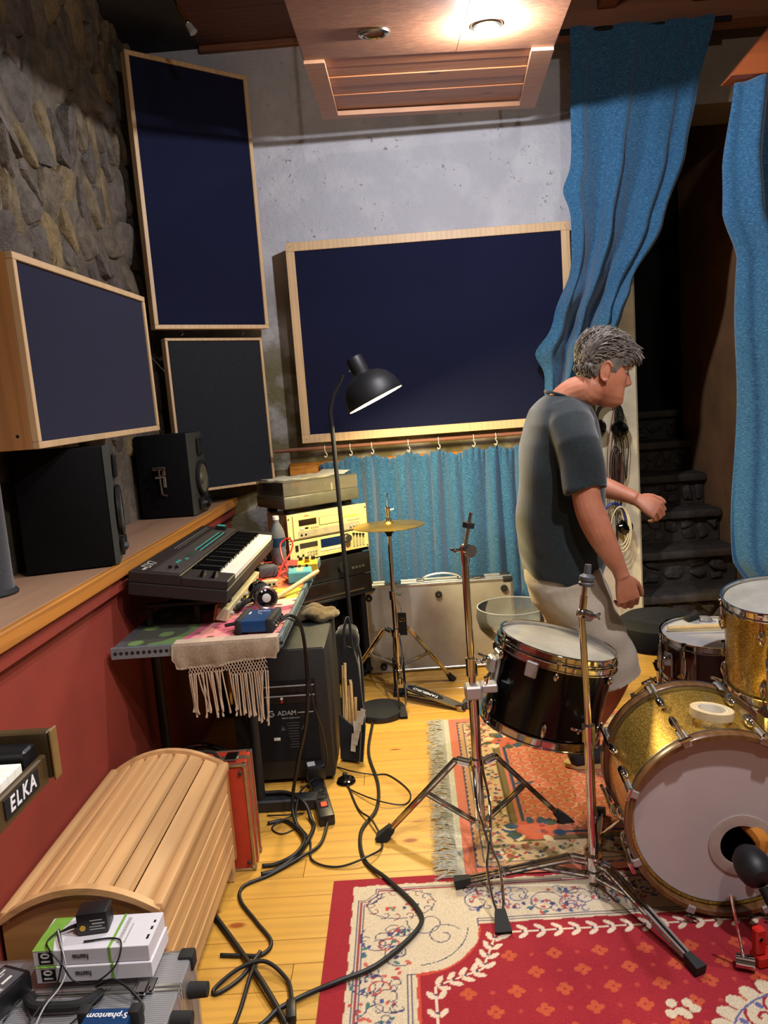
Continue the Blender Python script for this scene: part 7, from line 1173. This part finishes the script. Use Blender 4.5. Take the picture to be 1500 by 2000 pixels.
for k, (lab, pts) in enumerate((('thin black lead curling over the front of the white boxes', [(-0.80, 1.50, zt_+0.006), (-0.81, 1.47, zt_+0.004), (-0.79, 1.44, zt_+0.004), (-0.76, 1.425, zt_-0.02), (-0.74, 1.42, zt_-0.05), (-0.70, 1.415, zt_-0.055), (-0.655, 1.425, zt_-0.03), (-0.645, 1.45, zt_+0.003), (-0.67, 1.47, zt_+0.003), (-0.73, 1.465, zt_+0.003)]),
    ('thin black lead drooping from the boxes toward the case handle', [(-0.80, 1.505, zt_+0.006), (-0.775, 1.46, zt_+0.004), (-0.765, 1.43, zt_-0.02), (-0.775, 1.41, z1+0.03), (-0.79, 1.37, z1+0.022), (-0.80, 1.33, z1+0.006), (-0.76, 1.30, z1+0.006), (-0.72, 1.34, z1+0.006), (-0.69, 1.37, z1+0.02), (-0.67, 1.41, z1+0.022)]),
    ('thin grey lead hanging down the left of the white boxes', [(-0.80, 1.50, zt_+0.01), (-0.77, 1.45, zt_+0.006), (-0.755, 1.425, zt_-0.03), (-0.76, 1.40, z1+0.04), (-0.775, 1.36, z1+0.03), (-0.785, 1.30, z1+0.006), (-0.80, 1.26, z1+0.006)]),
    ('black jack lead running from the boxes to the blue box', [(-0.70, 1.43, z1+0.014), (-0.66, 1.42, z1+0.035), (-0.62, 1.40, z1+0.03), (-0.585, 1.375, z1+0.012), (-0.58, 1.345, z1+0.012), (-0.585, 1.33, z1+0.015)]),
    ('black lead looping at the lower left of the case', [(-0.86, 1.36, z1+0.005), (-0.84, 1.40, z1+0.02), (-0.80, 1.345, z1+0.006), (-0.82, 1.30, z1+0.006), (-0.88, 1.31, z1+0.006), (-0.93, 1.33, z1+0.006)]))):
    cable('thin_lead', lab, pts, 0.0018 if k != 3 else 0.003, 'cable_black' if k != 2 else 'light_grey', k=6, n=6)
# organ at the left edge
plain('organ_brown', '3f3018', 0.45, var=0.15); plain('organ_trim', '6f5630', 0.4, var=0.15)
t = thing('organ', 'brown portable organ with white keys and name badge at the left edge', 'organ', (-0.79, 0.9, 0.0)); yE = 1.245
obj('body', B().boxb(-0.955, -0.642, 0.50, yE-0.022, 0.862, 0.899, 0.002), 'matte_black', t); obj('front_panel', B().boxb(-0.641, -0.629, 0.50, yE-0.022, 0.862, 0.914, 0.003), 'organ_brown', t); obj('rear_box', B().boxb(-0.955, -0.80, 0.50, yE-0.022, 0.8995, 0.945, 0.003), 'matte_black', t); obj('end_block', B().boxb(-0.799, -0.645, yE-0.06, yE-0.022, 0.8995, 0.936, 0.004), 'black_plastic', t)
obj('end_cheek', B().boxb(-0.957, -0.622, yE-0.0215, yE, 0.868, 0.952, 0.003), 'organ_brown', t); obj('cheek_trim', B().boxb(-0.621, -0.617, yE-0.023, yE+0.001, 0.866, 0.954, 0.001), 'organ_trim', t)
wk = B(); bk = B()
for i in range(28):
    wk.boxb(-0.798, -0.646, 0.535+i*0.0228+0.0005, 0.535+(i+1)*0.0228-0.0005, 0.9005, 0.922, 0.001)
    if [1, 1, 0, 1, 1, 1, 0][i % 7]: bk.boxb(-0.798, -0.70, 0.535+(i+1)*0.0228-0.0065, 0.535+(i+1)*0.0228+0.0065, 0.9225, 0.933, 0.001)
obj('white_keys', wk, 'ivory', t, kind='stuff'); obj('black_keys', bk, 'gloss_black', t, kind='stuff')
bd_ = obj('badge', B().boxb(-0.6285, -0.6265, 1.075, 1.185, 0.875, 0.908, 0.001), 'matte_black', t); obj('lettering', B().text('ELKA', 0.033, T(-0.6262, 1.13, 0.892) @ RZ(PI/2) @ RX(PI/2), 0.0006, 0.0006, xs=0.95, spc=1.25, shear=0.12), 'printed_white', bd_)
for xx in (-0.92, -0.68):
    for yy in (0.56, 0.92): obj('leg', B().boxb(xx-0.012, xx+0.012, yy-0.012, yy+0.012, 0.0, 0.8615, 0.002), 'matte_black', t)
# ================================================================ kick microphone
t = thing('kick_microphone', 'black egg-shaped microphone on a short stand at the bass drum port', 'microphone', (0.84, 1.74, 0)); mc_ = V((0.838, 1.845, 0.208))
obj('head', B(axis_frame(mc_, (0.12, -0.85, -0.35))).lathe([(0, -0.060), (0.022, -0.056), (0.038, -0.04), (0.045, -0.015), (0.046, 0.005), (0.042, 0.022), (0.034, 0.034), (0.018, 0.04), (0, 0.041)], 36), 'lamp_black', t); obj('swivel', B().cyl(mc_+V((0.01, -0.03, -0.035)), mc_+V((0.022, -0.07, -0.075)), 0.014), 'matte_black', t)
obj('boom', B().cyl(mc_+V((0.022, -0.07, -0.075)), (0.885, 1.70, 0.075), 0.009), 'chrome', t); obj('boom_grip', B().cyl((0.875, 1.715, 0.088), (0.90, 1.655, 0.045), 0.0135), 'matte_black', t); obj('upright', B().cyl((0.90, 1.655, 0.02), (0.90, 1.655, 0.06), 0.013), 'matte_black', t); obj('round_base', B(T(0.90, 1.655, 0.0085)).lathe([(0, 0.012), (0.055, 0.011), (0.06, 0.006), (0.06, 0), (0, 0)], 32), 'matte_black', t)
t = thing('beater_rod', 'thin chrome rod with round weight standing before the bass drum', 'rod', (0.76, 1.74, 0)); obj('rod', B().cyl((0.737, 1.75, 0.205), (0.762, 1.745, 0.05), 0.0038, n=10).cyl((0.759, 1.746, 0.065), (0.764, 1.744, 0.035), 0.0055, n=10), 'chrome', t); obj('weight', B().cyl((0.748, 1.752, 0.027), (0.788, 1.736, 0.027), 0.0175, n=24), 'chrome', t); obj('tip', B().cyl((0.768, 1.744, 0.0085), (0.768, 1.744, 0.0105), 0.008), 'rubber', t)
t = thing('red_clamp', 'red metal clamp block on the rug under the microphone boom', 'clamp', (0.80, 1.75, 0.008)); obj('block', B(T(0.808, 1.758, 0.0085) @ RZ(0.25)).boxb(-0.014, 0.05, -0.02, 0.02, 0.0, 0.03, 0.004).boxb(-0.014, 0.014, -0.012, 0.012, 0.03, 0.10, 0.005), 'red_plastic', t); obj('pin', B(T(0.808, 1.758, 0.0085) @ RZ(0.25)).cyl((-0.004, -0.014, 0.075), (-0.004, 0.0, 0.075), 0.005), 'chrome', t)
# ================================================================ hanging headphones and cables on the post
t = thing('wall_hook', 'steel peg on the white post holding headphones and cables', 'hook', (1.21, 4.35, 1.39)); obj('peg', B().cyl((1.215, 4.374, 1.392), (1.225, 4.29, 1.40), 0.0055, n=10).cyl((1.225, 4.29, 1.40), (1.227, 4.286, 1.412), 0.0055, n=10), 'chrome', t); obj('plate', B().boxb(1.195, 1.235, 4.369, 4.3745, 1.37, 1.415, 0.002), 'dull_chrome', t)
def hung_phones(lab, x0, z0, s_, col_, tilt):
    t = thing('headphones', lab, 'headphones', (x0, 4.33, z0)); Mh_ = T(x0, 4.325, z0) @ RY(tilt)
    obj('headband', B(Mh_).tube([(0.062*s_*math.sin(a), 0, -0.07*s_+0.085*s_*math.cos(a)) for a in np.linspace(-1.9, 1.9, 22)], 0.0075*s_, 8, flat=(1.0, 1.4)), col_, t)
    for k in (-1, 1):
        Mc_ = Mh_ @ T(k*0.055*s_, -0.008, -0.115*s_) @ RY(k*0.5) @ RX(1.15); cu = obj('ear_cup', B(Mc_).lathe([(0, 0.022), (0.028*s_, 0.020), (0.040*s_, 0.008), (0.042*s_, -0.005), (0.036*s_, -0.012), (0, -0.012)], 28), 'gloss_black', t); obj('ear_pad', B(Mc_).lathe([(0.020*s_, -0.012), (0.03*s_, -0.028), (0.042*s_, -0.02), (0.041*s_, -0.010)], 28, close=True), 'rubber', cu)
hung_phones('black headphones hanging highest on the white post', 1.20, 1.395-0.02, 1.15, 'matte_black', 0.12); plain('blue_plastic', '1c2f8c', 0.4); hung_phones('black headphones with blue band hanging low on the white post', 1.195, 0.80, 1.05, 'blue_plastic', -0.05)
CG = 'cables hanging on the white post'
for k, (lab, xs2, zb, col_, r_) in enumerate((('long black cable hanging nearest the doorway edge of the post', (1.262, 1.27, 1.285), 0.95, 'cable_black', 0.003), ('black cable loop hanging down the middle of the post', (1.225, 1.235, 1.25), 0.80, 'cable_black', 0.0035), ('dark red cable bundle hanging mid-height on the post', (1.20, 1.225, 1.24), 0.94, 'red_dark', 0.006), ('thin brown cable hanging at the left of the post', (1.17, 1.168, 1.175), 0.62, 'beam_wood', 0.0028), ('white cable loop hanging lowest on the post', (1.21, 1.27, 1.25), 0.60, 'rope_white', 0.0042), ('black cable hanging almost to the floor by the post', (1.205, 1.21, 1.21), 0.25, 'cable_black', 0.003))):
    if col_ == 'red_dark' and col_ not in MATS: plain('red_dark', '3a0f14', 0.5)
    zt2 = 1.39 if k not in (2, 4) else (1.13 if k == 2 else 0.80); pts = [(1.222, 4.33-0.004*k, zt2), (xs2[0], 4.335-0.004*k, zt2*0.6+zb*0.4), (xs2[1], 4.34-0.004*k, zb+0.06), ((xs2[1]+xs2[2])/2, 4.342-0.004*k, zb), (xs2[2], 4.338-0.004*k, zb+0.08), (xs2[2]+0.004, 4.334-0.004*k, zt2*0.5+zb*0.5), (1.226, 4.328-0.004*k, zt2-0.004)]
    cable('hanging_cable', lab, pts, r_, col_, k=7, n=7)
t = thing('cable_bundle', 'thick coil of dark cables tied on a nail halfway up the post', 'cable', (1.215, 4.33, 0.9)); obj('nail', B().cyl((1.22, 4.374, 1.135), (1.22, 4.29, 1.138), 0.004), 'dull_chrome', t)
for k in range(6): obj('loop', B().tube([(1.215+(0.032-0.003*k)*math.sin(a)+0.004*k, 4.318-0.006*(k % 3), 1.02+0.115*math.cos(a)-0.006*k) for a in np.linspace(0, 2*PI, 26)[:-1]], 0.0035, 6, closed=True), 'cable_black' if k % 2 else 'red_dark', t)
t = thing('cable_bundle', 'coil of white cable hung on a nail beside the blue headphones', 'cable', (1.215, 4.33, 0.7)); obj('nail', B().cyl((1.205, 4.374, 0.80), (1.205, 4.285, 0.803), 0.004), 'dull_chrome', t)
for k in range(3): obj('loop', B().tube([(1.225+(0.045+0.006*k)*math.sin(a), 4.300-0.006*k, 0.69+(0.11+0.01*k)*math.cos(a)-0.01*k) for a in np.linspace(0, 2*PI, 30)[:-1]], 0.0042, 6, closed=True), 'rope_white', t)
# ================================================================ clutter between the rack and the subwoofer
fabric('beige_rag', '4a3e2a', '66573c', 0.95, (20, 20, 20), 0.3)
b = B()
for k in range(7): a = k*0.9; b.sph((-0.41+0.05*math.cos(a), 3.27+0.04*math.sin(a), 0.572+0.010*(k % 3)), (0.055, 0.045, 0.020), 14, 10)
t = thing('crumpled_cloth', 'crumpled beige cloth lying on top of the subwoofer', 'cloth', (-0.41, 3.27, 0.55)); obj('cloth', remesh(b, 'cloth', 0.005, 2, lambda co: 0.006*np.sin(70*co[:,0]+40*co[:,2])+0.004*np.sin(90*co[:,1])), 'beige_rag', t, ang=None)
t = thing('gig_bag', 'black soft bag standing between the subwoofer and the rack', 'bag', (-0.29, 3.46, 0)); obj('body', remesh(B().boxb(-0.345, -0.245, 3.38, 3.50, 0.0, 0.46, 0.03, seg=3), 'body', 0.008, 3, lambda co: 0.006*np.sin(30*co[:,2]+20*co[:,0])+0.004*np.sin(50*co[:,1]+18*co[:,2])), 'bag_nylon', t, ang=None); obj('zip', B().tube(spline([(-0.30, 3.372, 0.05), (-0.302, 3.370, 0.25), (-0.30, 3.374, 0.43)], 5), 0.003, 6), 'dull_chrome', t); obj('strap', B().tube(spline([(-0.25, 3.41, 0.40), (-0.235, 3.39, 0.30), (-0.24, 3.40, 0.12), (-0.25, 3.42, 0.06)], 5), 0.007, 6), 'bag_nylon', t)
